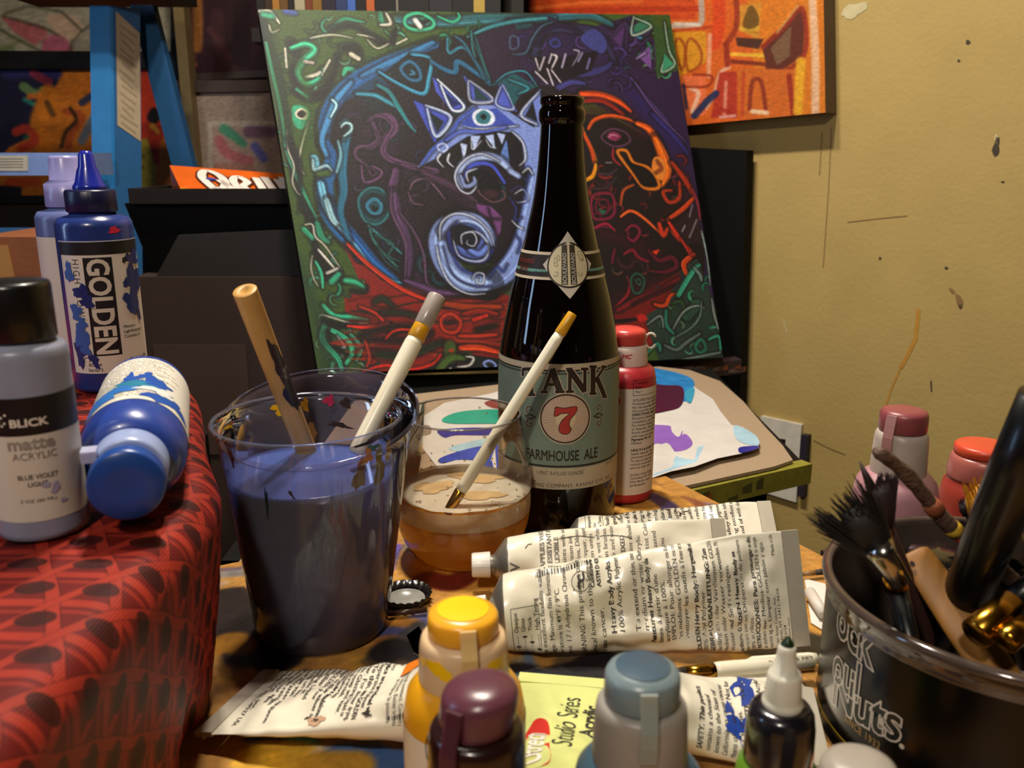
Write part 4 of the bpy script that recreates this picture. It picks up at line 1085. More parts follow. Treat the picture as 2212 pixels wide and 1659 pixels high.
picture('framed_picture', [(-90, 150), (372, 148), (380, 418), (-90, 424)], CY - .02, 'c8701e', '''
F b 1c1c34 0 -300,460 400,470 390,560 250,760 260,900 60,1000 -300,1400
S b 2a2a60 90 60,500 200,480 380,500
S b 8a2a40 60 230,500 330,560
S b 6a8a50 60 160,590 240,640 300,620
S b 2a8a78 30 170,680 230,710
S b d86a2a 40 200,660 270,650
S b d87a1c 120 330,640 260,860 300,1000
S b 5a3a1a 40 320,700 360,780
S b c83c28 60 110,900 180,880 240,960 150,1010
S b 2a6a40 24 170,940 190,930
S b a84a20 50 450,760 560,800 480,920 470,1000
S b 1a1408 24 420,1000 450,900 520,820 480,740
S b 5a6a80 60 560,960 600,880 640,800
S b 222a50 50 560,700 620,660
F b b8341a 0 880,450 1060,450 1120,900 1040,1100 1000,1200 900,900
S b c85a28 30 950,520 940,760
G b 100c08 0 1010,800 1050,740 1090,800 1050,840
S b c89a30 40 1040,860 1070,900
S b b03018 60 1040,920 1060,1100
F b b09a30 0 900,980 1000,950 1060,1150 1040,1400 880,1400
S b 6a5a1a 20 930,1060 980,1070
S b 8a3a10 20 930,1150 970,1140
S b c84a20 60 60,1250 250,1240
F b 1a1a28 0 -300,1260 140,1280 140,1400 -300,1400
''', 'colourful orange, red and navy picture behind the blue ladder rails', M('frame_black', '', .5), .016, gw=150)
picture('framed_picture', [(412, -160), (600, -160), (600, 150), (412, 160)], CY + .05, '3a1c24', '''
S b 4a2830 90 1480,100 1500,300 1600,460
S b 7a4a30 40 1290,480 1330,440
S b 2a1418 120 1650,50 1650,400
S b 6a3a24 50 1330,0 1320,300 1310,440
S b a86a28 60 1350,0 1355,160 1350,330
S b 5a3038 40 1430,200 1560,380
''', 'dark maroon picture with a gold streak above the matted picture', M('frame_brown', '4a3830', .5), .014, gw=80)
picture('framed_picture', [(410, 200), (640, 198), (640, 420), (415, 424)], CY - .05, '9a8678', '''
F b b0a090 0 1420,830 1900,830 1900,1400 1430,1400
F b a08478 0 1455,870 1900,870 1900,1400 1465,1400
S b 3f8a68 70/50 1530,880 1600,930 1660,980
S b 6a4a60 80 1700,900 1850,900
S b a85a60 70 1500,960 1560,1050 1700,1100
S b 5a58a0 60 1740,1000 1800,1080
S b 9a6a5a 80 1500,1150 1700,1160
''', 'matted pastel picture in a dark brown frame behind the orange carton', M('frame_brown', '', .5), .022, gw=100)
single('gold_frame', MB().box((at_y(376, 0, CY - .07).x, CY - .08, zc_ + .0005), (at_y(399, 0, CY - .07).x, CY - .045, at_y(385, -120, CY - .07).z), 0), M('dull_gold', '8a744a', .5, metal=.2), 'narrow dull gold picture frame edge seen end-on beside the ladder', 'frame')

# bookcase with a row of spines along the top of the view
BY = 1.43; bz = at_y(800, 62, BY).z; bx0, bx1 = at_y(545, 40, BY).x, at_y(1105, 40, BY).x
t = Thing('bookcase', 'dark bookcase behind the canvas painting holding a row of spines', 'bookcase', ((bx0 + bx1) / 2, BY + .12, 0))
m_bk = M('bookcase_dark', '1a1210', .6)
for z, xa in ((bz - .02, 0), (bz + .30, 0), (.45, .11)): t.part('shelf', MB().box((bx0 + xa, BY - .01, z), (bx1, BY + .165, z + .02), 0), m_bk, world=True)
for x, zt2 in ((bx0 + .11, bz - .02), (bx1, bz + .34)): t.part('side_panel', MB().box((x, BY - .01, 0), (x + .018, BY + .165, zt2), 0), m_bk, world=True)
t.part('back_panel', MB().box((bx0, BY + .155, bz), (bx1, BY + .165, bz + .34), 0), m_bk, world=True)
BK = [('1e1612', 16, 'black'), ('3a2614', 14, 'dark brown'), ('a8742c', 14, 'ochre'), ('6a4a1c', 16, 'olive brown'), ('241a16', 12, 'blackish'), ('b0a488', 20, 'cream'), ('7a3c1e', 14, 'rust brown'), ('8a6424', 18, 'mustard'), ('2a2230', 26, 'dark plum'), ('2c3a66', 22, 'navy'), ('4468b8', 16, 'bright blue'), ('181414', 20, 'charcoal'), ('c0602c', 16, 'orange'), ('161214', 40, 'wide black'), ('8a8074', 5, 'thin pale'), ('1c1818', 58, 'very wide black'), ('26222a', 44, 'slate'), ('14100e', 40, 'pitch black'), ('b89a44', 22, 'yellow'), ('1a1616', 30, 'dark grey')]
x = bx0 + .004; tot = sum(b[1] for b in BK); k_ = (bx1 - bx0 - .02) / tot
nxt = [b[2] for b in BK]
for i, (c, w_, nm) in enumerate(BK):
    h_ = .19 + .05 * random.random(); mb = MB(); ww = w_ * k_ - .0008; d = .115 + .02 * random.random()
    cm = M('book_' + nm, c, .55, var=.05); loc = (x + ww / 2, BY + .015, bz + .0003)
    nb = 'leftmost on the shelf' if i == 0 else 'right of the %s one' % nxt[i - 1]
    tb = Thing('book', '%s spine standing on the bookcase, %s' % (nm, nb), 'book', loc, group='spines on the dark bookcase')
    th = min(.0022, ww * .2)
    cv = MB(); cv.box((-ww / 2, 0, 0), (-ww / 2 + th, d, h_), 0); cv.box((ww / 2 - th, 0, 0), (ww / 2, d, h_), 0); cv.box((-ww / 2 + th, 0, 0), (ww / 2 - th, th, h_), 0)
    tb.part('cover', cv, cm); tb.part('page_block', MB().box((-ww / 2 + th, th, .003), (ww / 2 - th, d - .004, h_ - .004), 0), M('page_cream', 'b8a888', .8))
    x += w_ * k_
# ================================================================== the work table
C0 = V3((0.125, 0.675, T)); E1 = V3((-0.887, -0.462, 0)).normalized(); E2 = V3((0.462, -0.887, 0)).normalized(); TL, TW = 0.66, 0.86
class Flat(Plate):
    def __init__(s, w, h, base):
        s.p = Pigment(w, h, base); s.w, s.h = w, h; s.k = 0.0; s.kx = (w - 1) / TL; s.ky = (h - 1) / TW
    def uv(s, pts):
        out = []
        for x, y in pts:
            q = at_h(x, y, 0) - C0; out.append((q.dot(E1) * s.kx, q.dot(E2) * s.ky))
        return out
    def pos(s, U, V): return np.array(C0)[None] + U[:, None] * TL * np.array(E1)[None] + V[:, None] * TW * np.array(E2)[None]
tp = Flat(330, 430, 'a8793c')
def xy2(x, y): q = V3((x, y, T)) - C0; return (q.dot(E1) * tp.kx, q.dot(E2) * tp.ky)
for k in range(430):
    x, y = random.uniform(-.3, .42), random.uniform(.1, .66); a = random.uniform(0, 6.28); L = random.uniform(.004, .035)
    c = random.choice(['b5883c', 'c09038', '8a5a2c', '7a5230', 'b07a30', '96683a', 'a07a48', '5a4436', '4a4a8a', '6a3a30', '8a8070'] if k < 300 else ['c0922e', 'b8862c', '3a3a78', '2c2c34', '9a3a2a', '4a6a9a', 'a09488'])
    w_ = random.uniform(1, 9)
    tp.p.stroke([xy2(x, y), xy2(x + L * math.cos(a), y + L * math.sin(a)), xy2(x + 1.7 * L * math.cos(a + .6), y + 1.7 * L * math.sin(a + .6))], w_, c, w_ * .4, alpha=random.uniform(.4, .85))
def tst(pts, w0, c, w1=None, al=.95): tp.p.stroke(tp.uv(pts), w0, c, w1, alpha=al)
for pts in [[(1360, 1052), (1420, 1050), (1560, 1130), (1500, 1150), (1380, 1120)], [(840, 1180), (980, 1230), (1100, 1180), (1120, 1240), (1000, 1290), (850, 1250)], [(1750, 1380), (1810, 1340), (1830, 1400), (1760, 1420)]]: tp.p.fill(tp.uv(pts), 'c08c42')
tst([(1405, 1070), (1440, 1090), (1455, 1110)], 6, '34305e', 8); tst([(1490, 1120), (1515, 1108)], 3, '4a4468'); tst([(1330, 1120), (1345, 1150)], 5, '4a4a9a')
tst([(1300, 1125), (1330, 1150), (1360, 1165)], 5, '5058a0'); tst([(1230, 1130), (1270, 1150)], 5, '2a1c18')
for pts, w_, c in [([(845, 1200), (856, 1180)], 4, '5a4aa0'), ([(838, 1230), (850, 1190)], 4, '6058b0'), ([(850, 1275), (910, 1245), (960, 1240)], 7, 'a87828'), ([(925, 1250), (970, 1262), (1000, 1248)], 9, '5a1418'), ([(940, 1245), (990, 1258)], 5, '6a1a1c'), ([(900, 1340), (935, 1335)], 7, '5a5c90'),
                   ([(830, 1345), (880, 1350)], 8, 'a8702c'), ([(830, 1365), (870, 1368)], 6, '4a5090'), ([(840, 1390), (880, 1395)], 9, '8a5a30'), ([(860, 1400), (900, 1410)], 9, '1a1a22'), ([(835, 1410), (850, 1400)], 10, '1c1c20'),
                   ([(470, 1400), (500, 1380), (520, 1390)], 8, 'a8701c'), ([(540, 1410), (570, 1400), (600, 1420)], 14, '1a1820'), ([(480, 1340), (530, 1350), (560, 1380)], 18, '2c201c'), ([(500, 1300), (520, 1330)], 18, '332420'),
                   ([(560, 1612), (600, 1606), (640, 1602)], 10, '2a4a90'), ([(540, 1630), (600, 1622)], 5, '2a4a90'), ([(648, 1600), (665, 1640), (672, 1670)], 7, '4a9ac0'), ([(500, 1640), (560, 1650)], 12, 'a87838'), ([(570, 1645), (640, 1650), (640, 1665)], 14, 'd0a030'), ([(700, 1630), (740, 1625)], 6, 'c8b8a8'), ([(740, 1632), (800, 1638), (850, 1645)], 9, '3a5a90'), ([(690, 1655), (760, 1655)], 10, 'b88a30'), ([(880, 1370), (905, 1352)], 5, '3a3a40'),
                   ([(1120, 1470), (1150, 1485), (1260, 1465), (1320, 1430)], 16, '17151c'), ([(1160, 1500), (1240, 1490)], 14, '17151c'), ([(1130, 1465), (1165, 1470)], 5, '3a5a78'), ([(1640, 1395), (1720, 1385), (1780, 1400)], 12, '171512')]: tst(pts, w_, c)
tp.p.fill(tp.uv([(440, 1280), (520, 1270), (585, 1370), (590, 1440), (520, 1420), (470, 1380), (440, 1340)]), '241a17'); tst([(470, 1395), (500, 1385), (520, 1395)], 9, 'a8701c')  # dark stain left of the cup, the cup's shade painted in with it
tp.p.grain(.05)
t = Thing('work_table', 'paint-stained wooden table carrying the bottle, cups, tubes and brush tub', 'table', (.0, .25, 0))
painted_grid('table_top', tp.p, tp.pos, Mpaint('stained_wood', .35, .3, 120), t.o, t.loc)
tq = [C0, C0 + E1 * TL, C0 + E1 * TL + E2 * TW, C0 + E2 * TW]
t.part('table_board', MB().prism([q - V3((0, 0, .0008)) for q in tq], (0, 0, -.022), 0), M('table_wood', '8a5f30', .5, bump=.2), world=True)
for a, b in [(.05, .05), (.05, TW - .05), (TL - .05, .05), (TL - .05, TW - .05)]:
    p = C0 + E1 * a + E2 * b; t.part('leg', MB().sweep([(p.x, p.y, 0), (p.x, p.y, T - .0228)], [.016, .022], 12), M('table_leg_wood', '6a4626', .5), world=True)
# small side stand beyond the right edge of the table
so = C0 + E2 * .16 + V3((.887, .462, 0)) * .006; n1 = V3((.887, .462, 0)).normalized()
sq_ = [so, so + n1 * .2, so + n1 * .2 + E2 * .17, so + E2 * .17]
t = Thing('side_stand', 'plain dark wooden stand hidden behind the black brush tub', 'stand', (so.x + .1, so.y, 0))
t.part('stand_top', MB().prism([V3((q.x, q.y, T - .018)) for q in sq_], (0, 0, .018), 0), M('stand_wood', '3a2a20', .6), world=True)
for fa, fb in [(.02, .02), (.18, .02), (.18, .15), (.02, .15)]:
    p = so + n1 * fa + E2 * fb; t.part('leg', MB().box((p.x - .01, p.y - .01, 0), (p.x + .01, p.y + .01, T - .018), 0), M('stand_wood', '', .6), world=True)

# ------------------------------------------------------------------ red block at left, covered in cloth printed with a cane lattice
HR = 0.113
def red_cloth():
    m = bpy.data.materials.new('red_cane_print_cloth'); m.use_nodes = True; nt = m.node_tree; N = nt.nodes; Lk = nt.links.new; b = N['Principled BSDF']
    uv = N.new('ShaderNodeUVMap'); uv.uv_map = 'cloth'; sep = N.new('ShaderNodeSeparateXYZ')
    wob = N.new('ShaderNodeTexNoise'); wob.inputs['Scale'].default_value = 14.0; Lk(uv.outputs[0], wob.inputs['Vector'])
    va = N.new('ShaderNodeVectorMath'); va.operation = 'SCALE'; va.inputs['Scale'].default_value = 0.013; Lk(wob.outputs['Color'], va.inputs[0])
    vb = N.new('ShaderNodeVectorMath'); vb.operation = 'ADD'; Lk(uv.outputs[0], vb.inputs[0]); Lk(va.outputs[0], vb.inputs[1]); Lk(vb.outputs[0], sep.inputs[0])
    def mth(op, a, c=None, k=None):
        n = N.new('ShaderNodeMath'); n.operation = op
        for i, q in enumerate((a, c, k)):
            if q is None: continue
            if isinstance(q, (int, float)): n.inputs[i].default_value = q
            else: Lk(q, n.inputs[i])
        return n.outputs[0]
    P = 0.0235                                                                    # pitch of the lattice
    x = mth('DIVIDE', sep.outputs[0], P); y = mth('DIVIDE', sep.outputs[1], P * .8)
    def stripe(e, wdt):                                                          # 1 on a strand, 0 between
        f = mth('FRACT', e); d = mth('ABSOLUTE', mth('SUBTRACT', f, .5)); return mth('LESS_THAN', d, wdt)
    d1 = mth('ADD', x, mth('MULTIPLY', y, .5)); d2 = mth('SUBTRACT', x, mth('MULTIPLY', y, .5))
    s1 = stripe(mth('ADD', d1, .5), .10); s2 = stripe(mth('ADD', d2, .5), .10); s3 = stripe(mth('ADD', y, .5), .11); s4 = stripe(mth('ADD', y, .78), .05); g1 = stripe(mth('ADD', d1, .5), .13); g2 = stripe(mth('ADD', d2, .5), .13)
    # dark eyes on a staggered grid
    row = mth('FLOOR', y); off = mth('MULTIPLY', mth('MODULO', mth('ABSOLUTE', row), 2.0), .5)
    cx = mth('SUBTRACT', mth('FRACT', mth('ADD', x, off)), .5); cy = mth('SUBTRACT', mth('FRACT', y), .5)
    r = mth('SQRT', mth('ADD', mth('MULTIPLY', mth('MULTIPLY', cx, cx), 1.0), mth('MULTIPLY', mth('MULTIPLY', cy, cy), 1.5)))
    eye = mth('LESS_THAN', r, .29)
    nz = N.new('ShaderNodeTexNoise'); nz.inputs['Scale'].default_value = 60; nz.inputs['Detail'].default_value = 5; Lk(uv.outputs[0], nz.inputs['Vector'])
    def mixc(f, a, c):
        n = N.new('ShaderNodeMix'); n.data_type = 'RGBA'; Lk(f, n.inputs[0])
        for i, q in ((6, a), (7, c)):
            if isinstance(q, str): n.inputs[i].default_value = (*lin(q), 1)
            else: Lk(q, n.inputs[i])
        return n.outputs[2]
    base = mixc(nz.outputs[0], '460e0c', '701a15'); st = mixc(nz.outputs[0], '7e1e16', 'ac3824')
    c = mixc(mth('MAXIMUM', mth('MULTIPLY', s4, .5), mth('MULTIPLY', s3, .8)), base, st); c = mixc(mth('MULTIPLY', g1, .5), c, '3a0c0c'); c = mixc(mth('MULTIPLY', s1, .8), c, st); c = mixc(mth('MULTIPLY', g2, .5), c, '3a0c0c'); c = mixc(mth('MULTIPLY', s2, .8), c, st)
    c = mixc(mth('MULTIPLY', eye, .9), c, '2e0e0c')
    Lk(c, b.inputs['Base Color']); b.inputs['Roughness'].default_value = .5; b.inputs['Specular IOR Level'].default_value = .16
    wv = N.new('ShaderNodeTexWave'); wv.inputs['Scale'].default_value = 260; wv.bands_direction = 'X'; w2 = N.new('ShaderNodeTexWave'); w2.inputs['Scale'].default_value = 260; w2.bands_direction = 'Y'
    Lk(uv.outputs[0], wv.inputs['Vector']); Lk(uv.outputs[0], w2.inputs['Vector'])
    bp = N.new('ShaderNodeBump'); bp.inputs['Strength'].default_value = .35; bp.inputs['Distance'].default_value = .0006; Lk(mth('MULTIPLY', wv.outputs[0], w2.outputs[0]), bp.inputs['Height']); Lk(bp.outputs[0], b.inputs['Normal'])
    return m
fp = [(-.74, .10), (-.40, .10), (-.16, .10), (-.128, .12), (-.123, .16), (-.123, .22), (-.123, .28), (-.124, .33), (-.131, .37), (-.146, .405), (-.161, .44), (-.176, .48), (-.197, .53), (-.232, .58), (-.28, .63), (-.34, .665), (-.42, .69), (-.56, .70), (-.74, .70), (-.78, .66), (-.79, .40), (-.78, .14)]
FPc = catmull(fp, 6, True); nF = len(FPc)
tang = np.roll(FPc, -1, 0) - np.roll(FPc, 1, 0); nrmF = np.stack([tang[:, 1], -tang[:, 0]], 1); nrmF /= np.linalg.norm(nrmF, axis=1)[:, None]
if (nrmF[20] @ np.array([1, 0])) < 0: nrmF = -nrmF
cenF = np.array([-.45, .40])
mb = MB(); uvs = []
rings = []
for s in np.linspace(.05, .96, 26): rings.append(('top', s))
for q in np.linspace(0, PI / 2, 9)[1:]: rings.append(('edge', q))
for q in np.linspace(.0, 1, 22)[1:]: rings.append(('side', q))
R_ = .013
def wr(p, s=1.0): return mnoise.noise(V3((p[0] * 9 * s, p[1] * 9 * s, 3.1)))
inner = FPc - nrmF * R_
pts_all = []; 
for kind, s in rings:
    for k in range(nF):
        ip = inner[k]; n = nrmF[k]
        if kind == 'top':
            p = cenF + (ip - cenF) * s / .96; z = HR - .0005 * (1 - 0) + 0; d = 0.0; z = HR - .0012 * max(0, wr(p)) ; u = p
        elif kind == 'edge':
            p = ip + n * R_ * math.sin(s); z = HR - R_ + R_ * math.cos(s); u = ip + n * R_ * s
        else:
            dn = (HR - R_) * s; tuck = -.017 * s ** 1.2
            rip = .004 * s * math.sin(k * .55) + .003 * s * wr((k * .05, s))
            p = ip + n * (R_ + tuck + rip); z = HR - R_ - dn; u = ip + n * (R_ * PI / 2 + dn)
        pts_all.append((p[0], p[1], T + max(z, 0.0006))); uvs.append((u[0], u[1]))
nR = len(rings)
fs = [(i * nF + k, (i + 1) * nF + k, (i + 1) * nF + (k + 1) % nF, i * nF + (k + 1) % nF) for i in range(nR - 1) for k in range(nF)]
fs.append(tuple(range(nF)))
mb.add(pts_all, fs, 0, True)
t = Thing('covered_block', 'padded block under red cane-printed cloth at the left of the table', 'cushion', (-.45, .40, T))
o = t.part('cloth', mb, red_cloth(), world=True)
lay = o.data.uv_layers.new(name='cloth'); vi = np.zeros(len(o.data.loops), np.int32); o.data.loops.foreach_get('vertex_index', vi)
lay.data.foreach_set('uv', np.array(uvs)[vi].ravel().astype(np.float32))
t.part('block', MB().prism([(p[0], p[1], T + .0008) for p in (FPc - nrmF * .04)], (0, 0, HR - .006), 0), M('block_board', '5a4030', .8), world=True)

# ------------------------------------------------------------------ bottle helpers
def face(x, y): return math.atan2(-x, y)
def hfun(y, D): return .252 - D * math.tan(PITCH + math.atan((y - 829.5) / FPX))
def cyl(r, a0=0.0, lift=.0003): return lambda x, y: ((r + lift) * math.sin(a0 + x / r), -(r + lift) * math.cos(a0 + x / r), y)
def cylw(r, a0, a1, z0, z1, lift=.00018, n=40):
    mb = MB(); mb.lathe([(r + lift, z0), (r + lift, z1)], n, 0, a0=a0, a1=a1); return mb
INK = M('black_ink', '1a1614', .5); BROWNINK = M('grey_ink', '5a5048', .5)
def lines_of_text(n, w, rnd, words): 
    out = []
    for _ in range(n):
        s = ''
        while len(s) < w: s += rnd.choice(words) + ' '
        out.append(s[:w + rnd.randint(-6, 3)].strip())
    return out
WORDS = 'acrylic polymer dispersion water use medium colors with soap for slower drying clean to thin extend flexibility film excellent and the of contains state known product pigments health safety'.split()
clear_lid = M('translucent_cap', 'c8c0b6', .35, sss=.4, var=.03)

def flip_bottle(name, label, x, y, hs, rs, body, collar, lid, rot=0.0, lidtop=None, labelcol=None, lab=(0, 0), lid_ring=None, tab=True, z=T, tabcol=None, dome=.0015, skew=(0, 0), loop=False, textfn=None, group=None, labtop=True):
    """squeeze bottle with a translucent collar and flip-top lid. hs = body, shoulder, collar, lid heights; rs = body, collar, lid radii"""
    hb, hsd, hc, hl = hs; rb, rc, rl = rs
    t = Thing(name, label, 'paint bottle', (x, y, z), face(x, y) + rot, group=group)
    mb = MB(); mb.lathe([(0, 0), (rb * .8, 0), (rb * .96, .0015), (rb, .005), (rb, hb - .008), (rb * .985, hb - .004), (rb * .93, hb + hsd * .3), (rb * .8, hb + hsd * .75), (rc * 1.02, hb + hsd), (rc * .8, hb + hsd + .001)], 56); t.part('body', mb, body)
    z0 = hb + hsd * .86; z1 = hb + hsd + hc
    mb = MB(); mb.lathe([(rc * 1.03, z0), (rc * 1.05, z0 + .002), (rc, z1 - .004), (rc * .97, z1 - .0015), (rc * .9, z1), (rl * .9, z1 + .0002)], 56); cl = t.part('collar', mb, collar)
    sx, sy = skew; zl = z1 + .0004
    lp = [(0, zl), (rl * .96, zl), (rl, zl + .001), (rl, zl + hl * .55), (rl * .985, zl + hl * .8), (rl * .92, zl + hl * .95), (rl * .7, zl + hl + dome * .6), (rl * .35, zl + hl + dome), (0, zl + hl + dome)]
    mb = MB(); mb.lathe(lp, 56)
    mb.v = [(a + sx * (c - zl), b + sy * (c - zl), c + (a * sx + b * sy) * .5) for a, b, c in mb.v]
    ld = t.part('lid', mb, lid)
    if lidtop:
        mb = MB(); mb.lathe([(rl * .72, zl + hl + dome * .6 + .0002), (rl * .35, zl + hl + dome + .0003), (0, zl + hl + dome + .0003)], 40); mb.v = [(a + sx * (c - zl), b + sy * (c - zl), c + (a * sx + b * sy) * .5) for a, b, c in mb.v]; t.part('lid_paint', mb, lidtop, parent=ld)
    if tab:
        mb = MB(); wd = rl * .22
        prof = [(rc * 1.0 + .0006, z1 - .012), (rc + .0014, z1 - .006), (rc + .0012, z1 - .001), (rl + .0008 + .0006, zl + hl * .5), (rl * .99 + .0006, zl + hl * .9)]
        vs = []; 
        for r_, z_ in prof: vs += [(-wd, -r_ + .0004, z_), (wd, -r_ + .0004, z_), (wd, -r_ - .0006, z_), (-wd, -r_ - .0006, z_)]
        fs = [(4 * i + k, 4 * i + (k + 1) % 4, 4 * i + 4 + (k + 1) % 4, 4 * i + 4 + k) for i in range(len(prof) - 1) for k in range(4)] + [(0, 1, 2, 3), (19, 18, 17, 16)]
        mb.add(vs, fs, 0, False); t.part('latch', mb, tabcol or clear_lid)
    if loop:
        mb = MB(); zc = zl + hl * .2; mb.sweep([(rl * .95 + .004 * (1 - math.cos(a)), 0.0, zc + .0055 * math.sin(a)) for a in np.linspace(-2.6, 2.6, 16)], .0009, 8); t.part('hinge_loop', mb, clear_lid)
    if labelcol:
        lb = t.part('label', MB().lathe([(rb + .0002, lab[0]), (rb + .0002, lab[1])], 72, 0), labelcol)
        if textfn: textfn(t, lb, rb)
    return t
# ================================================================== paint bottles
LBL = M('label_cream', 'ded6c6', .5, var=.02); WHITE = M('label_white', '', .5)
def add_text(t, parent, name, items, mats, r, a0=0.0, lift=.00028, extra=None):
    """items: (vf, material index); wraps flat lettering round a cylinder of radius r"""
    mb = MB()
    for i, it in enumerate(items): mb.map2(wrapready(it[0]), cyl(r, a0, lift + .00004 * it[1] + .25 * (it[2] if len(it) > 2 else 0)), it[1])
    return t.part(name, mb, mats, parent=parent)
def riseup(vf): return [(-y, x) for x, y in vf[0]], vf[1]           # lettering read upwards
def vert(vf): return [(y, -x) for x, y in vf[0]], vf[1]            # lettering read downwards

# red bottle behind the beer bottle
def red_text(t, lb, rb):
    it = []; rnd = random.Random(3)
    it.append((shift(glyphs(']', .011, .03), -.009, .0905), 0)); it.append((disc2(-.0065, .081, .0034), 1))
    for a, b, c, d in [(.0055, .0965, .026, .0968), (.0055, .085, .026, .0853), (.0055, .085, .0058, .0968)]: it.append((rect2(a, b, c, d, 6, 1), 0))
    for k in range(3): it.append((shift(glyphs(['Transparent', 'Matte', 'Thin +'][k], .0022, .01, 'LEFT', cut=.004), .007, .0945 - k * .0034), 0))
    T_ = ['GOLDEN Fluid Acrylics', 'Produced with 100% Acrylic', 'film has excellent flexibility', 'Minimum film temperature', 'DIRECTIONS: Shake well', 'Excessive thinning with water', 'consistency, use Golden', 'For slower drying, use', 'or Retarder. Seal porous', 'Acrylic emulsion clean', 'with soap and water', 'Pigments: PR 170', 'Medium', '', 'HEALTH & SAFETY: This', 'health hazards, wash', 'chemicals are known', 'To ensure safe use', 'contact avoid spray', 'and use with care', '', 'Golden Artist Colors', 'Columbus NY 13411', 'New Berlin, www', 'goldenpaints']
    for k, s in enumerate(T_):
        if s: it.append((shift(glyphs(s, .0026, .03 if s.isupper() or ':' in s[:16] else .006, 'LEFT', cut=.004), .0055, .0815 - k * .00272), 0))
    add_text(t, lb, 'label_print', it, [INK, M('red_paint_dot', 'c83038', .4)], rb, 0, .00028)
RX, RY = .0845, .634
flip_bottle('paint_bottle', 'tall red paint bottle with a red flip cap just behind the beer bottle', RX, RY, (.0985, .006, .0145, .0105), (.0225, .0150, .0140), M('red_paint_body', 'b02c36', .35, sss=.2), M('pinkish_collar', 'e0c8c0', .4, sss=.4), M('red_cap', 'c84640', .3, sss=.3), rot=.0, labelcol=M('label_greyish', 'cfc6ba', .5, var=.02), lab=(.0085, .090), textfn=lambda t, lb, rb: None, loop=True, tab=False)
rt = bpy.data.objects[[o.name for o in COL.objects if o.get('category') == 'paint bottle'][-1]]
class _W:                                                          # adapter so lettering can be added to a finished thing
    def __init__(s, o): s.o = o
    def part(s, name, mb, mats, parent=None, label=None): return link(name, mb, mats, parent or s.o, None, label)
red_text(_W(rt), [c for c in rt.children if c.name.startswith('label')][0], .0225)
it = [(shift(glyphs('MC', .0045, .03, shear=.3, cut=.003), .0, .112), 0)]
add_text(_W(rt), [c for c in rt.children if c.name.startswith('collar')][0], 'red_mark', it, [M('red_mark', 'c02a30', .4)], .0152)

PB = lambda cx, cy, rx, ry, sd, rot=0.0, n=26, jag=.4: (lambda P: (P + [(cx, cy)], [(i, (i + 1) % len(P), len(P)) for i in range(len(P))]))(blob(cx, cy, rx, ry, n, jag, sd, rot))
# front row
yb = at_h(1000, 1312, .096)
def yellow_text(t, lb, rb):
    it = [(ring2(-.012, .052, .0085, .0092, 30, .6), 0), (shift(glyphs('P', .014, .02), .003, .052), 0)]
    add_text(t, lb, 'label_print', it, [INK], rb)
ytext = yellow_text
YT = flip_bottle('paint_bottle', 'yellow paint bottle with a yellow flip lid behind the maroon bottle', yb.x, yb.y, (.0605, .009, .0165, .0085), (.0225, .0158, .0128), M('yellow_paint_body', 'e0a018', .35, sss=.2), M('pale_peach_collar', 'd8b890', .35, sss=.5), M('yellow_lid', 'e8a828', .3, sss=.4), lidtop=M('yellow_lid_paint', 'f0c010', .3), labelcol=LBL, lab=(.003, .0535), textfn=ytext, rot=.12, dome=.0008, tabcol=M('peach_tab', 'd8b478', .35, sss=.4))
for k, (a, z, rx, rz) in enumerate([(-.80, .0800, .0040, .0026), (-.52, .0775, .0026, .0034), (.75, .0800, .0060, .0020), (.95, .0775, .0022, .0040), (-1.25, .0795, .0030, .0016)]):
    mb = MB(); mb.map2(wrapready(PB(a * .0158, z, rx, rz, 70 + k, jag=.25)), cyl(.0158, 0, .0004), 0); YT.part('yellow_drip', mb, M('yellow_lid_paint', '', .3))
mbd = at_h(1028, 1465, .1035)
flip_bottle('paint_bottle', 'dark maroon paint bottle with a maroon flip lid in front of the yellow bottle', mbd.x, mbd.y + .001, (.058, .008, .0215, .012), (.0215, .0146, .0117), M('maroon_body', '3a0f1a', .3, coat=.3), M('maroon_collar', '24100f', .25, sss=.1, coat=.3), M('maroon_lid', '5e3440', .28, sss=.3), skew=(.10, .06), dome=.0018, tab=True, tabcol=M('maroon_tab', '4a2630', .3, sss=.3), rot=-.55)
bg = at_h(1390, 1415, .1035)
flip_bottle('paint_bottle', 'slate blue paint bottle with a grey translucent flip lid at the front centre', bg.x, bg.y, (.0595, .008, .0205, .0105), (.0215, .0144, .0118), M('slate_paint_body', '3a5666', .3, sss=.1), M('clear_grey_collar', '938d86', .4, sss=.5), M('grey_blue_lid', '74858a', .3, sss=.4), lidtop=M('slate_lid_paint', '3c5364', .3), labelcol=LBL, lab=(.004, .048), rot=.18, tabcol=M('grey_tab', '8a9490', .35, sss=.5))
gb = at_h(1850, 1622, .080)
flip_bottle('paint_bottle', 'small bottle with a grey translucent lid in front of the brush tub', gb.x, gb.y - .002, (.044, .007, .015, .011), (.0165, .0125, .0112), M('smoke_body', '4a4440', .4), M('smoke_collar', '8a8078', .4, sss=.4), M('smoke_lid', '9c948a', .35, sss=.5), skew=(.05, 0), tab=False)

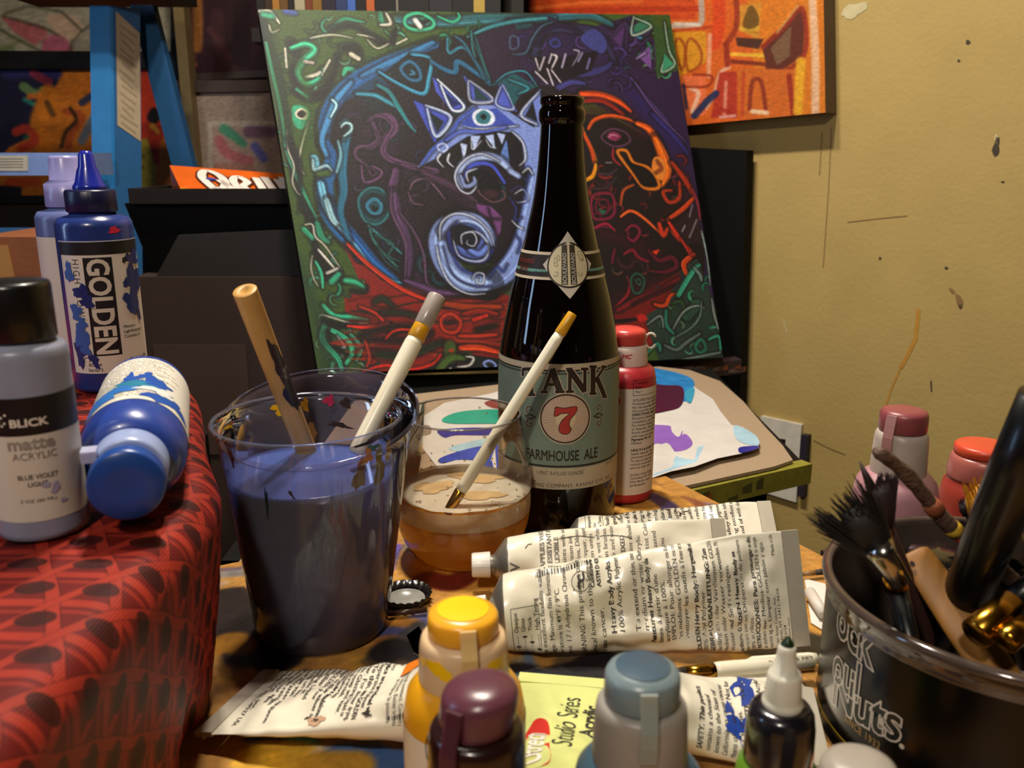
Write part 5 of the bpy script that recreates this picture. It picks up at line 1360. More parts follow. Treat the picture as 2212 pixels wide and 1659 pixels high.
# green dropper bottle with a black collar and white nozzle
db = at_h(1700, 1405, .087)
t = Thing('dropper_bottle', 'small green dropper bottle with a black collar and white nozzle', 'paint bottle', (db.x, db.y, T), face(db.x, db.y))
t.part('body', MB().lathe([(0, 0), (.013, 0), (.0142, .002), (.0145, .005), (.0145, .036), (.0138, .041), (.012, .0435), (.009, .0445)], 48), M('leaf_green_body', '5a8420', .35, sss=.2))
t.part('collar', MB().lathe([(.0116, .0425), (.0122, .0435), (.0119, .058), (.0112, .0628), (.0098, .0652), (.0068, .0656)], 48), M('black_collar', '17141a', .22, coat=.4))
def rib(r, z, a): return r * (1 + .016 * (math.sin(a * 34) > 0)) if .0685 < z < .0775 else r
t.part('nozzle', MB().lathe([(.0066, .0652), (.0071, .0657), (.0071, .0676), (.0064, .0684), (.0063, .0690), (.0058, .0770), (.0053, .0786), (.0040, .0793), (.0032, .0868), (.0030, .0884), (.0024, .0892), (.0013, .0894)], 68, rfun=rib), M('white_nozzle', 'd4d0c0', .35, sss=.4))
t.part('paint_tip', MB().lathe([(.0025, .0890), (.0022, .0898), (.0014, .0912), (.0004, .0925), (0, .0926)], 16), M('dark_green_paint', '1c2a12', .3))

# ------------------------------------------------------------------ on the red block
zR = T + HR + .0006
# matte acrylic bottle
bx_, by_ = -.1800, .315
t = Thing('paint_bottle', 'lavender grey paint bottle with a broad black cap standing at the far left', 'paint bottle', (bx_, by_, zR), face(bx_, by_) + .0)
rB = .0158
hB_ = lambda y: hfun(y, .315) - HR
body_c = M('lavender_body', '868a9e', .35, sss=.2)
t.part('body', MB().lathe([(0, 0), (rB * .9, 0), (rB * .99, .001), (rB, .003), (rB, .068), (rB * .985, .0705), (rB * .93, .0722), (rB * .78, .073), (rB * .75, .0745), (.004, .0745)], 64), body_c)
t.part('cap', MB().lathe([(0, .0742), (rB * .80, .0742), (rB * .82, .075), (rB * .81, .0935), (rB * .78, .0948), (rB * .7, .0953), (0, .0956)], 64), M('black_cap', '121010', .3, coat=.2))
lb = t.part('label', MB().lathe([(rB + .00015, .0085), (rB + .00015, .0555)], 72), M('label_grey_cream', 'c6bfb0', .5, var=.02))
it = [(rect2(-.03, .0415, .03, .0555, 40, 1), 0)]
a_ = .004
it += [(shift(fit(glyphs('BLICK', .01, .028, cut=.004), .0125, .0030), a_ * .0 - .0015, .0463), 1, .0002), (shift(fit(glyphs('matte', .01, .03, cut=.004), .0155, .0042), -.0018, .0382), 2), (shift(fit(glyphs('ACRYLIC', .01, -.005, cut=.004), .0145, .0027), -.0012, .0338), 3),
       (shift(fit(glyphs('BLUE VIOLET', .01, .02, cut=.004), .0134, .0019), -.0010, .0258), 0), (shift(fit(glyphs('LIGHT', .01, .02, cut=.004), .0066, .0018), -.0014, .0230), 0), (shift(fit(glyphs('2 OZ (60 ML)', .01, .012, cut=.004), .0120, .0016), -.0020, .0165), 0)]
for (dx, dy) in [(-.0105, .0485), (-.0090, .0495), (-.0115, .0470), (-.0095, .0465), (-.0105, .0455)]: it.append((disc2(dx, dy, .00045, 10, 1), 1, .0002))
it += [((blob(.0040, .0205, .0013, .0024, seed=4, rot=-.4), [tuple(range(22))]), 4), ((blob(.0010, .0222, .0016, .0010, seed=6), [tuple(range(22))]), 4), ((blob(.0062, .0150, .0012, .0008, seed=7), [tuple(range(22))]), 4)]
add_text(t, lb, 'label_print', it, [M('print_black', '151314', .45), M('print_white', 'dcd4c4', .5), M('print_grey', '8c857a', .5), M('print_midgrey', '6a645c', .5), M('lavender_smudge', '9894ac', .4)], rB, .06, .00022)
# tall blue bottle with a nozzle
def tall_bottle(name, label, x, y, body, ringc, nozc, zz, s=1.0, cap=False, rot=0.0):
    t = Thing(name, label, 'paint bottle', (x, y, zz), face(x, y) + rot); r = .0216 * s
    t.part('body', MB().lathe([(0, 0), (r * .93, 0), (r, .003), (r, .0985 * s), (r * .985, .1005 * s), (r * .9, .1035 * s), (r * .62, .1050 * s), (r * .55, .1075 * s), (r * .3, .1075 * s)], 64), body)
    if not cap:
        t.part('collar', MB().lathe([(.0136, .1065), (.0141, .1072), (.0141, .1185), (.0134, .1195), (.0088, .1197)], 90, rfun=lambda rr, z, a: rr * (1 + .010 * (math.sin(a * 45) > 0)) if .1068 < z < .119 else rr), ringc)
        t.part('nozzle', MB().lathe([(.0090, .1196), (.0094, .1206), (.0088, .1222), (.0078, .1236), (.0060, .1305), (.0050, .1325), (.0041, .1395), (.0032, .1412), (.0018, .1418), (0, .1418)], 40), nozc)
    else:
        t.part('cap', MB().lathe([(.0138, .1065), (.0142, .1075), (.0138, .121), (.0100, .1235), (.0092, .137), (.0080, .139), (0, .139)], 48), nozc)
    return t, r
gx, gy = -.2500, .533
m_bb = M('blue_violet_body', '2a3c80', .25, sss=.2, coat=.3, var=.15, vscale=30)
t, rG = tall_bottle('paint_bottle', 'tall blue paint bottle with a pointed blue nozzle on the red block', gx, gy, m_bb, M('navy_ring', '14163a', .35), M('blue_nozzle', '1f2a98', .25, coat=.3), zR, rot=.0)
lb = t.part('label', MB().lathe([(rG + .00018, .0125), (rG + .00018, .0865)], 80, a0=-1.08, a1=1.5), M('label_bone', 'cbc3b4', .5, var=.02))
it = [(rect2(-.0265, .0830, .036, .0905, 40, 1), 1), (rect2(-.0265, .0905, .036, .0911, 40, 1), 5),
      (rect2(-.0105, .0232, .0052, .0815, 8, 1), 1),
      (shift(vert(fit(glyphs('GOLDEN', .01, .03), .0565, .0125)), -.0026, .0525), 0, .0004),
      (shift(vert(fit(glyphs('HIGH FLOW ACRYLIC', .01, -.004, spacing=1.3), .061, .0040)), -.0150, .0500), 2),
      (shift(glyphs('Mixture', .0026, .01, 'LEFT'), .0075, .0395), 2), (shift(glyphs('Lightfastness I', .0026, .01, 'LEFT', cut=.004), .0075, .0365), 2), (shift(glyphs('Contains A', .0026, .01, 'LEFT', cut=.004), .0075, .0335), 2),
      (shift(glyphs('Made in USA', .0028, .012, 'LEFT', cut=.004), .0095, .0195), 2), (shift(glyphs('4 fl. oz. / 118 ml', .0028, .012, 'LEFT', cut=.004), .0095, .0163), 2), (shift(glyphs('8526-4', .0027, .01), -.0105, .0178), 2), (shift(glyphs('Series 3', .0027, .01), -.0105, .0146), 2),
      (line2([(.0120, .0775), (.0165, .0825)], .0022), 1), (line2([(.0118, .0800), (.0160, .0785)], .0016), 1)]
it += [(PB(.0200, .0660, .0075, .0095, 21), 3, .0006), (PB(.0150, .0540, .0050, .0070, 22), 3, .0006), (PB(.0195, .0500, .0022, .0080, 23, .2), 3, .0006), (PB(.0215, .0800, .0060, .0045, 24), 3, .0006), (PB(.0135, .0655, .0035, .0025, 25), 3, .0006),
       (PB(-.0135, .0615, .0048, .0042, 26), 3, .0006), (PB(-.0105, .0560, .0036, .0040, 27), 3, .0006), (PB(-.0185, .0500, .0035, .0050, 28), 4, .0006), (PB(-.0150, .0430, .0030, .0030, 29), 4, .0006), (PB(-.0165, .0360, .0045, .0090, 30), 4, .0006), (PB(-.0190, .0250, .0035, .0085, 31), 3, .0006), (PB(-.0105, .0205, .0022, .0050, 32, .4), 3, .0006), (PB(-.0150, .0280, .0030, .0045, 33), 4, .0006), (PB(-.0200, .0730, .0030, .0060, 34), 4, .0006), (PB(.0055, .0145, .0014, .0022, 35), 6, .0006)]
add_text(t, lb, 'label_print', it, [M('print_bone', 'c8c0ae', .5), M('print_black', '', .45), M('print_dim', '3a342e', .5), M('splash_navy', '1e2c66', .35), M('splash_blue', '34589a', .35), M('seam_white', 'b8b8cc', .4), M('print_lav', '8a8aa8', .5)], rG, .10, .00025)
mb = MB(); mb.map2(wrapready(PB(.0085, .0968, .0032, .0020, 41)), cyl(rG, .10, .0004), 0); t.part('red_dab', mb, M('pink_red_dab', 'd02848', .35))
gx2, gy2 = -.2925, .592
t2, _ = tall_bottle('paint_bottle', 'pale lavender paint bottle with a clear cap half hidden behind the tall blue bottle', gx2, gy2, M('lavender_clear_body', '5f6a9c', .3, sss=.3, var=.15, vscale=20), None, M('clear_lavender_cap', '8f8cc0', .3, sss=.5), zR, s=1.0, cap=True)
t2.part('label', MB().lathe([(.0218, .012), (.0218, .088)], 64), M('label_bone', '', .5))
# blue bottle lying on its side
cE = V3((-.1395, .297, zR + .0209)); bE = V3((-.1865, .4330, zR + .0209)); ax = (cE - bE); Lb = ax.length; ax.normalize()
xl = V3((0, 0, 1)).cross(ax).normalized(); yl = ax.cross(xl)                                   # local z runs base to cap, local -y up
mat = Matrix(((xl.x, yl.x, ax.x, bE.x), (xl.y, yl.y, ax.y, bE.y), (xl.z, yl.z, ax.z, bE.z), (0, 0, 0, 1)))
mat = mat @ Matrix.Rotation(PI, 4, 'Z')
if (mat.to_3x3() @ V3((0, -1, 0))).z < 0: mat = mat @ Matrix.Rotation(PI, 4, 'Z')
t = Thing('paint_bottle', 'blue paint bottle lying on its side with its blue cap toward the front', 'paint bottle', bE, mat=mat)
rL = .0208; m_lb = M('ultramarine_body', '2b4496', .3, sss=.2, coat=.2)
t.part('body', MB().lathe([(0, 0), (rL * .9, 0), (rL * .98, .0015), (rL, .005), (rL, .094), (rL * .985, .099), (rL * .93, .1035), (rL * .84, .107), (rL * .70, .1095), (.008, .110)], 64), m_lb)
t.part('collar', MB().lathe([(.0140, .1085), (.0143, .110), (.0140, .1195), (.0134, .1215), (.0128, .122), (.0095, .1222)], 48), M('pale_blue_collar', '93a2cc', .3, sss=.5))
t.part('cap', MB().lathe([(.0112, .1222), (.0118, .123), (.0118, .1295), (.0134, .1300), (.0138, .1310), (.0137, .1355), (.0128, .1368), (.006, .1365), (0, .1362)], 56), M('deep_blue_cap', '1f4590', .3, sss=.2, var=.12, vscale=40))
mb = MB(); mb.box((.0105, -.0105, .1160), (.0160, -.0060, .1235), 0); t.part('latch', mb, M('clear_blue_tab', 'a8acc8', .35, sss=.4))
lb = t.part('label', MB().lathe([(rL + .0002, .0095), (rL + .0002, .0885)], 80), M('label_white2', 'd8d2c4', .5, var=.02))
rnd = random.Random(5); it = []
for k, s in enumerate(['HEALTH & SAFETY: This product'] + lines_of_text(22, 34, rnd, WORDS)):
    vf = glyphs(s, .0026, .02 if k == 9 else .004, 'LEFT', cut=.004); vf = ([(-x, -y) for x, y in vf[0]], vf[1]); it.append((shift(vf, .0165, .0135 + k * .0031), 0))
for cx, cy, rx, ry, sd, mt in [(-.012, .060, .010, .009, 51, 1), (-.004, .064, .010, .006, 52, 2), (.006, .072, .012, .009, 53, 3), (-.020, .078, .010, .009, 54, 1), (.018, .078, .010, .010, 55, 3), (-.003, .052, .003, .009, 56, 1), (-.010, .048, .004, .006, 57, 1), (.022, .083, .008, .007, 58, 1), (-.016, .070, .008, .005, 59, 4), (0.028, .080, .004, .010, 60, 2)]: it.append((PB(cx, cy, rx, ry, sd, jag=.55), mt, .0004))
add_text(t, lb, 'label_print', it, [INK, M('splash_cobalt', '1f4fa8', .35), M('splash_teal', '2a80a0', .35), M('splash_azure', '2f78c8', .35), M('splash_white', 'dcdcd8', .4)], rL, .25, .00026)

# ================================================================== beer bottle
D0 = .585; BXc = (1205 - 1106) / FPX * .612
prof_px = [(1141, None, .0385), (1120, None, .0408), (1090, None, .0413), (1000, None, .0413), (900, None, .0413), (800, None, .0411), (760, None, .0405), (720, None, .0388), (680, None, .0362), (640, None, .0336), (600, None, .0304), (560, None, .0272), (520, None, .0241), (480, None, .0213), (440, None, .0187), (400, None, .0168), (360, None, .0154), (320, None, .0144), (285, None, .0137), (270, None, .0135)]
hs_ = [hfun(y, D0) for y, _, _ in prof_px]
bp_ = [(r, h) for (y, _, r), h in zip(prof_px, hs_)]
rows = catmull([(r, h) for r, h in bp_[2:]], 5)
prof = [(0, .003), (.030, .002), (.034, .0), (.0375, .0006), (.0402, .004), (.0411, .0085), (.0413, .014)] + [tuple(q) for q in rows if q[1] > .016]
ht = prof[-1][1]
lip = [(.0137, ht + .001), (.0145, ht + .002), (.0150, ht + .0045), (.0150, ht + .0075), (.0145, ht + .0095), (.0134, ht + .0105), (.0132, ht + .0120), (.0140, ht + .0130), (.0142, ht + .0150), (.0138, ht + .0168), (.0120, ht + .0175), (.0095, ht + .0168), (.0090, ht + .010), (.0090, ht - .01)]
hh = np.array([q[1] for q in prof]); rr_ = np.array([q[0] for q in prof])
def rB_(h): return float(np.interp(h, hh[4:], rr_[4:]))
t = Thing('beer_bottle', 'tall dark brown beer bottle with a grey green ale label and diamond neck label', 'bottle', (BXc, D0, T), face(BXc, D0))
t.part('glass', MB().lathe(prof + lip, 96), M('dark_brown_glass', '080403', .04, coat=.15, var=.0, spec=.45))
def onb(a0, lift): return lambda x, y: ((rB_(y) + lift) * math.sin(a0 + x / .0413), -(rB_(y) + lift) * math.cos(a0 + x / .0413), y)
A0 = .12
RN = .0285
def onk(a0, lift): return lambda x, y: ((rB_(y) + lift) * math.sin(a0 + x / RN), -(rB_(y) + lift) * math.cos(a0 + x / RN), y)
L0, L1 = hfun(1058, D0 - .0415), hfun(787, D0 - .0415)
lbm = M('ale_label_green', '6f7f72', .45, var=.05, vscale=90)
lb = t.part('label', MB().map2(rect2(-.066, L0, .066, L1, 90, 8), onb(A0, .0002), 0), lbm)
CR = 1; BL = 0; RD = 2
def H(y): return hfun(y, D0 - .0415)
pxw = .0413 * 2 / 258                                           # metres per photo pixel across the label
def LX(px): return math.asin(max(-1, min(1, (px - 1217) * pxw / .0413))) * .0413
it = []
def bar(y0, y1, m, x0=-.066, x1=.066, lift=0.0): it.append((rect2(x0, H(y1), x1, H(y0), 90, 1), m, lift))
bar(788, 800, 3); bar(800, 803, 0); bar(807, 809, 0); bar(1006, 1010, 0); bar(1012, 1057, 3); bar(1036, 1037.5, 0)
for x in (-.0655, .0645): it.append((rect2(x, L0, x + .0012, L1, 1, 8), 0))
# mottled pale patches and flourishes of the label
for k in range(34):
    r_ = random.Random(100 + k); cx, cy = r_.uniform(-.04, .045), r_.uniform(H(1000), H(815)); it.append((line2(spiral2(cx, cy, r_.uniform(.0015, .004), .8, r_.uniform(0, 6), 12), .0003), 4))
tank = []
def arch(vf, amt=.0035, wide=.03): return [(x, y + amt * (1 - (x / wide) ** 2)) for x, y in vf[0]], vf[1]
def serif_letter(pl, cx, w, h):                                # slab-serif capitals built from strokes
    out = []
    for P in pl: out.append(line2([(cx + (x - .5) * w, (y - .5) * h) for x, y in P[0]], P[1] * w))
    return out
def letters(k):
    Tt = [([(.5, .02), (.5, .98)], .28), ([(.0, .93), (1, .93)], .15), ([(.03, .7), (.03, .97)], .13), ([(.97, .7), (.97, .97)], .13), ([(.25, .03), (.75, .03)], .12)]
    Aa = [([(.1, .0), (.48, 1)], .15), ([(.46, 1.0), (.86, .0)], .27), ([(.25, .34), (.72, .34)], .12), ([(-.06, .03), (.3, .03)], .11), ([(.62, .03), (1.06, .03)], .11)]
    Nn = [([(.14, .0), (.14, 1)], .15), ([(.1, .97), (.86, .03)], .25), ([(.86, .0), (.86, 1)], .15), ([(-.04, .03), (.34, .03)], .11), ([(-.04, .97), (.25, .97)], .11), ([(.66, .97), (1.04, .97)], .11)]
    Kk = [([(.18, .0), (.18, 1)], .25), ([(.25, .45), (.9, 1)], .12), ([(.42, .55), (.95, -.1)], .25), ([(-.02, .03), (.4, .03)], .11), ([(-.02, .97), (.4, .97)], .11), ([(.68, .97), (1.06, .97)], .11), ([(.75, -.08), (1.1, -.08)], .11)]
    return {'T': Tt, 'A': Aa, 'N': Nn, 'K': Kk}[k]
def dens(vf, n=5):                                              # split long quads so they follow the curve
    V, F = vf; vs = []; fs = []
    for i in range(0, len(V) - 2, 2):
        a, b, c, d = V[i], V[i + 1], V[i + 2], V[i + 3]; o = len(vs)
        for k in range(n + 1):
            s_ = k / n; vs += [(a[0] + (c[0] - a[0]) * s_, a[1] + (c[1] - a[1]) * s_), (b[0] + (d[0] - b[0]) * s_, b[1] + (d[1] - b[1]) * s_)]
        fs += [(o + 2 * k, o + 2 * k + 2, o + 2 * k + 3, o + 2 * k + 1) for k in range(n)]
    return vs, fs
ty, th = H(832), .0170
for ch, px_, w_ in [('T', 1148, .0130), ('A', 1190, .0140), ('N', 1240, .0140), ('K', 1285, .0138)]:
    hh_ = th * (1.12 if ch in 'TK' else .92)
    for g, wd in letters(ch):
        P = [(LX(px_) + (x - .5) * w_, (y - .5) * hh_) for x, y in g]
        for m, ex, lf in ((1, .0011, .0002), (0, 0, .0004)):
            d_ = Vector(P[-1]) - Vector(P[0]); d_.normalize(); Q = [tuple(Vector(P[0]) - d_ * ex * .5), tuple(Vector(P[-1]) + d_ * ex * .5)]
            it.append((shift(arch(dens(line2(Q, wd * w_ * 1.12 + ex)), .003), 0, ty), m, lf))
cx7, cy7 = LX(1217), H(905); R7 = .0166
it += [(disc2(cx7, cy7, R7 + .0007, 56, 6), 1, .0001), (disc2(cx7, cy7, R7, 56, 6), 0, .0003), (disc2(cx7, cy7, R7 - .0010, 56, 6), 5, .0005)]
for k in range(40):
    a = 2 * PI * k / 40; it.append((line2([(cx7 + .0035 * math.cos(a), cy7 + .0035 * math.sin(a)), (cx7 + (R7 - .0022) * math.cos(a), cy7 + (R7 - .0022) * math.sin(a))], .00035), 6, .0008))
it.append((disc2(cx7, cy7, .0065, 30, 3), 6, .0007))
seven = [(cx7 - .0068, cy7 + .0052), (cx7 - .0062, cy7 + .0078), (cx7 - .0015, cy7 + .0070), (cx7 + .0068, cy7 + .0078), (cx7 + .0062, cy7 + .0040), (cx7 + .0028, cy7 - .0004), (cx7 + .0022, cy7 - .0045), (cx7 + .0035, cy7 - .0072), (cx7 + .0012, cy7 - .0100), (cx7 - .0030, cy7 - .0092), (cx7 - .0040, cy7 - .0055), (cx7 - .0018, cy7 - .0006), (cx7 + .0026, cy7 + .0036), (cx7 - .0030, cy7 + .0038), (cx7 - .0052, cy7 + .0024), (cx7 - .0072, cy7 + .0022)]
def poly2(pts):
    bm = bmesh.new(); f = bm.faces.new([bm.verts.new((x, y, 0)) for x, y in pts]); bmesh.ops.triangulate(bm, faces=[f]); bm.verts.index_update()
    r = ([(v.co.x, v.co.y) for v in bm.verts], [tuple(v.index for v in f.verts) for f in bm.faces]); bm.free(); return r
def grow(pts, d):
    c = np.array(pts); out = []
    n = len(c)
    for i in range(n):
        e1 = c[i] - c[i - 1]; e2 = c[(i + 1) % n] - c[i]; nn = np.array([e1[1], -e1[0]]) / (np.linalg.norm(e1) + 1e-9) + np.array([e2[1], -e2[0]]) / (np.linalg.norm(e2) + 1e-9); nn /= np.linalg.norm(nn) + 1e-9; out.append(tuple(c[i] - nn * d))
    return out
s7 = [tuple(q) for q in catmull(seven, 3, True)]
area = sum(s7[i][0] * s7[(i + 1) % len(s7)][1] - s7[(i + 1) % len(s7)][0] * s7[i][1] for i in range(len(s7)))
it += [(poly2(grow(s7, -.0005 if area > 0 else .0005)), 0, .0009), (poly2(s7), 2, .0011)]
for sgn in (-1, 1):                                            # scroll ornaments beside the roundel
    ox = cx7 + sgn * .0236
    for dy, dn in ((.0048, 1), (-.0048, -1)):
        P = spiral2(ox, cy7 + dy, .0034, 1.2, -dn * PI / 2, 20, sgn * dn)
        it.append((line2(P, .0012), 1, .0002)); it.append((line2(P, .0007), 0, .0004))
    P = [(ox, cy7 + .0015), (ox - sgn * .004, cy7), (ox, cy7 - .0015)]; it.append((line2(P, .0012), 0, .0004))
    P = [(ox + sgn * .001, cy7 + .001), (ox + sgn * .004, cy7), (ox + sgn * .001, cy7 - .001)]; it.append((line2(P, .0008), 0, .0004))
it.append((shift(fit(glyphs('FARMHOUSE  ALE', .01, .018, cut=.0025), .0500, .0074), LX(1212), H(985)), 0, .0004))
it += [(shift(fit(glyphs('1 PINT. 9.4 FLUID OUNCES', .01, .0, cut=.0025), .0310, .0026), LX(1208), H(1023)), 0, .0002), (shift(fit(glyphs('BOULEVARD BREWING COMPANY. KANSAS CITY, MO', .01, .0, cut=.0025, spacing=1.1), .0880, .0030), LX(1196), H(1050)), 0, .0002), (shift(glyphs('Smokestack Series', .0024, .01), LX(1136), H(1042)), 0, .0002), (shift(glyphs('8.5% ALC', .0024, .0), LX(1316), H(1017)), 0, .0002)]
mb = MB()
for q in it: mb.map2(wrapready(q[0]), onb(A0, .00026 + .20 * (q[2] if len(q) > 2 else 0)), q[1])
t.part('label_print', mb, [M('print_umber', '241a12', .5), M('print_buff', 'b8a892', .5), M('print_red', 'a8302c', .45), M('print_cream', 'b4a48a', .5), M('print_sage', '87928a', .5), M('print_pink_buff', 'b49a88', .5), M('print_pale_gold', 'd2bc98', .5)], parent=lb)
# neck band and medallion
n0, n1 = hfun(606, D0 - .031), hfun(547, D0 - .031); nc = hfun(574, D0 - .031)
mn = M('band_cream', 'c8baa0', .5); 
nk = t.part('neck_label', MB().map2(rect2(-.08, n0, .08, n1, 80, 4), onk(.20, .0002), 0), mn)
it = [(rect2(-.08, n0 + .0018, .08, n1 - .0018, 80, 3), 0), (rect2(-.08, n0 + .0030, .08, n1 - .0030, 80, 3), 1)]
dh = .0207
dm = [(0, nc + dh), (-.0172, nc), (0, nc - dh), (.0172, nc)]
dv = []; df = []
for i in range(4):
    a, b = dm[i], dm[(i + 1) % 4]; o = len(dv); dv += [(0, nc), a, ((a[0] + b[0]) / 2, (a[1] + b[1]) / 2), b]; df += [(o, o + 1, o + 2), (o, o + 2, o + 3)]
it += [((dv, df), 2, .0006), (disc2(0, nc, .0142, 44, 5), 0, .0009), (disc2(0, nc, .0131, 44, 5), 3, .0012)]
for dx in (-.0028, .0028): it += [(rect2(dx - .0020, nc - .0120, dx + .0020, nc + .0125, 3, 4), 4, .0016), (shift(riseup(fit(glyphs('BOULEVARD', .01, .01), .0190, .0026)), dx, nc - .002), 2, .002)]
for k in range(9):
    r_ = random.Random(k); s_ = -1 if k % 2 else 1; it.append((line2(spiral2(s_ * r_.uniform(.007, .0105), nc + r_.uniform(-.007, .007), .0022, .9, r_.uniform(0, 6), 14), .0004), 5, .0016))
it += [(shift(fit(glyphs('Smokestack', .01, .015, shear=.3, cut=.003), .0190, .0042), -.0330, nc + .0022), 6, .0006), (shift(fit(glyphs('Series', .01, .015, shear=.3, cut=.003), .0105, .0038), -.0335, nc - .0028), 6, .0006)]
mb = MB()
for q in it: mb.map2(wrapready(q[0]), onk(.20, .00026 + .20 * (q[2] if len(q) > 2 else 0)), q[1])
t.part('neck_print', mb, [M('print_umber', '', .5), M('band_teal', '5e8a7c', .45), M('band_silver', 'c4bcae', .4), M('medal_cream', 'cfc3a0', .5), M('stack_dark', '3a3222', .5), M('cloud_line', '8a8060', .5), M('series_red', '6a2a24', .5)], parent=nk)

# crown cap with its stick in front
cc = at_h(877, 1292, .002)
t = Thing('crown_cap', 'black crown bottle cap lying liner-up beside the big cup', 'bottle cap', (cc.x, cc.y, T))
cr = lambda r, z, a: r * (1 + (.045 * math.sin(21 * a)) * min(1, z / .004)) if r > .0105 else r
t.part('shell', MB().lathe([(0, 0), (.0105, 0), (.0122, .0006), (.0130, .002), (.0150, .0062), (.0146, .0064), (.0122, .0024), (.0110, .0012), (0, .0010)], 126, rfun=cr), M('cap_black', '14110f', .25, coat=.4))
t.part('liner', MB().lathe([(0, .0012), (.0098, .0012), (.0104, .0022), (.0110, .0024), (.0112, .0014)], 48), M('cap_liner_grey', '8e8c86', .3))
p0, p1 = at_h(838, 1326, .003), at_h(922, 1317, .003)
single('thin_stick', MB().sweep([p0, p1], [.0016, .0016], 10), M('dark_stick', '3a2418', .25), 'thin dark stick lying just in front of the crown cap', 'stick', loc=(p0.x, p0.y, T))
sc_ = MB(); sc_.add([at_h(x, y, .0012) for x, y in [(878, 1372), (905, 1352), (925, 1392), (915, 1422), (893, 1408)]], [(0, 1, 2, 3, 4)], 0, False)
sc_.prism([at_h(x, y, .0012) for x, y in [(878, 1372), (905, 1352), (925, 1392), (915, 1422), (893, 1408)]], (0, 0, -.0009), 0)
single('plastic_scrap', sc_, M('grey_scrap', '8a8478', .4), 'small grey plastic scrap between the big cup and the yellow bottle', 'scrap')

# ================================================================== plastic cups of water
CX, CY_ = -.1065, .439
t = Thing('plastic_cup', 'clear plastic cup of murky blue paint water with brushes in it', 'cup', (CX, CY_, T), face(CX, CY_))
pc = [(0, .0012), (.0320, .0012), (.0338, .0016), (.0345, .004), (.0358, .018), (.0452, .110), (.0462, .1175), (.0472, .1185), (.0486, .1190), (.0492, .1202), (.0486, .1214), (.0474, .1214), (.0466, .1204)]
t.part('wall', MB().lathe(pc, 96), Mthin('cup_plastic', 'd8d4dc', .13, 'a0a2b8', .06, smear=.09, smearcol='565468', sscale=30))
rc_ = lambda z: float(np.interp(z, [.0016, .004, .018, .110, .1175], [.0338, .0345, .0358, .0452, .0462]))
cups = t
mw = M('murky_water', '5068b0', .12, var=.10, vscale=24, sss=.0)
zw = .092
t.part('water', MB().lathe([(0, .0022), (.0325, .0022), (rc_(.006) - .0006, .006), (rc_(.018) - .0006, .018), (rc_(zw) - .0006, zw), (rc_(zw) - .003, zw - .0004), (0, zw - .0004)], 80), mw)
def smear(a, z, ra, rz, sd, m, inside, rot=0.0):
    P = blob(0, 0, ra, rz, 24, .45, sd, rot); mb = MB(); off = -.0007 if inside else .0004
    V = P + [(0, 0)]
    mb.map2((V, [(i, (i + 1) % 24, 24) for i in range(24)]), lambda x, y: ((rc_(z + y) + off) * math.sin(a + x / .045), -(rc_(z + y) + off) * math.cos(a + x / .045), z + y), 0); return mb
ym = M('yellow_smear', 'd8a810', .4); dk = M('dark_smear', '2a1c1c', .4)
for k, (a, z, ra, rz, sd, m, ins, rot) in enumerate([(PI + .20, .108, .0035, .011, 1, ym, 1, .1), (PI + .30, .114, .006, .0035, 2, ym, 1, 0), (PI + .02, .115, .002, .004, 4, ym, 1, 0), (PI - .28, .117, .003, .003, 3, M('magenta_smear', 'a82048', .4), 1, 0), (PI - .42, .103, .007, .0014, 5, dk, 1, .15), (PI - .05, .107, .0015, .003, 6, dk, 1, .6), (PI - .5, .116, .003, .003, 7, dk, 1, 0), (PI - .02, .096, .004, .008, 8, M('ochre_smear', 'b08a40', .5), 1, 0),
     (.86, .1000, .0040, .0110, 9, M('olive_smear', '8a8a3a', .5), 0, .1), (1.05, .106, .003, .006, 10, ym, 0, .2), (.55, .100, .0035, .0080, 11, M('rust_smear', '9a5a3a', .5), 0, -.2), (.66, .109, .003, .004, 12, M('orange_smear2', 'c07838', .5), 0, 0), (.72, .1125, .0045, .0018, 13, M('teal_smear', '2a6a70', .4), 0, .1), (-.52, .0905, .0008, .0075, 14, M('black_green_smear', '10201c', .4), 0, -.06), (-.22, .0950, .0007, .0028, 15, dk, 0, .5), (-1.25, .1165, .0025, .0025, 16, M('navy_smear', '2a2440', .4), 0, 0), (.8, .117, .014, .0016, 17, M('blue_rim_smear', '4a4880', .3), 0, .05), (-.95, .111, .002, .005, 18, dk, 0, .2), (PI - .9, .104, .002, .007, 19, M('sage_smear', '8a8458', .5), 1, 0)]):
    t.part('paint_smear', smear(a, z, ra, rz, sd, m, ins, rot), m)
# second cup nested outside, one side of its rim standing higher
t2 = Thing('plastic_cup', 'outer clear plastic cup nested round the murky water cup, its back rim higher', 'cup', (CX + .001, CY_ + .0015, T), face(CX, CY_))
def tilt(v, k=.014):
    out = []
    for x, y, z in v:
        f = min(1, z / .11); out.append((x + .004 * f + .0025 * math.sin(z * 60) * f * (x > 0), y + .004 * f, z + k * f * (y / .05) * .8 + .004 * f * (x / .05)))
    return out
mb = MB().lathe([(0, .0003), (.0345, .0003), (.0364, .003), (.0378, .018), (.0478, .110), (.0488, .1175), (.0500, .1185), (.0512, .1190), (.0516, .1200), (.0510, .1212), (.0498, .1212)], 96); mb.v = tilt(mb.v)
t2.part('wall', mb, Mthin('cup_plastic_outer', 'e8e0e4', .05, 'b0a4b4', .06, smear=.25, smearcol='7a6c80', sscale=26))

def brush_line(P0, P1, f0, f1): return P0 + (P1 - P0) * f0, P0 + (P1 - P0) * f1
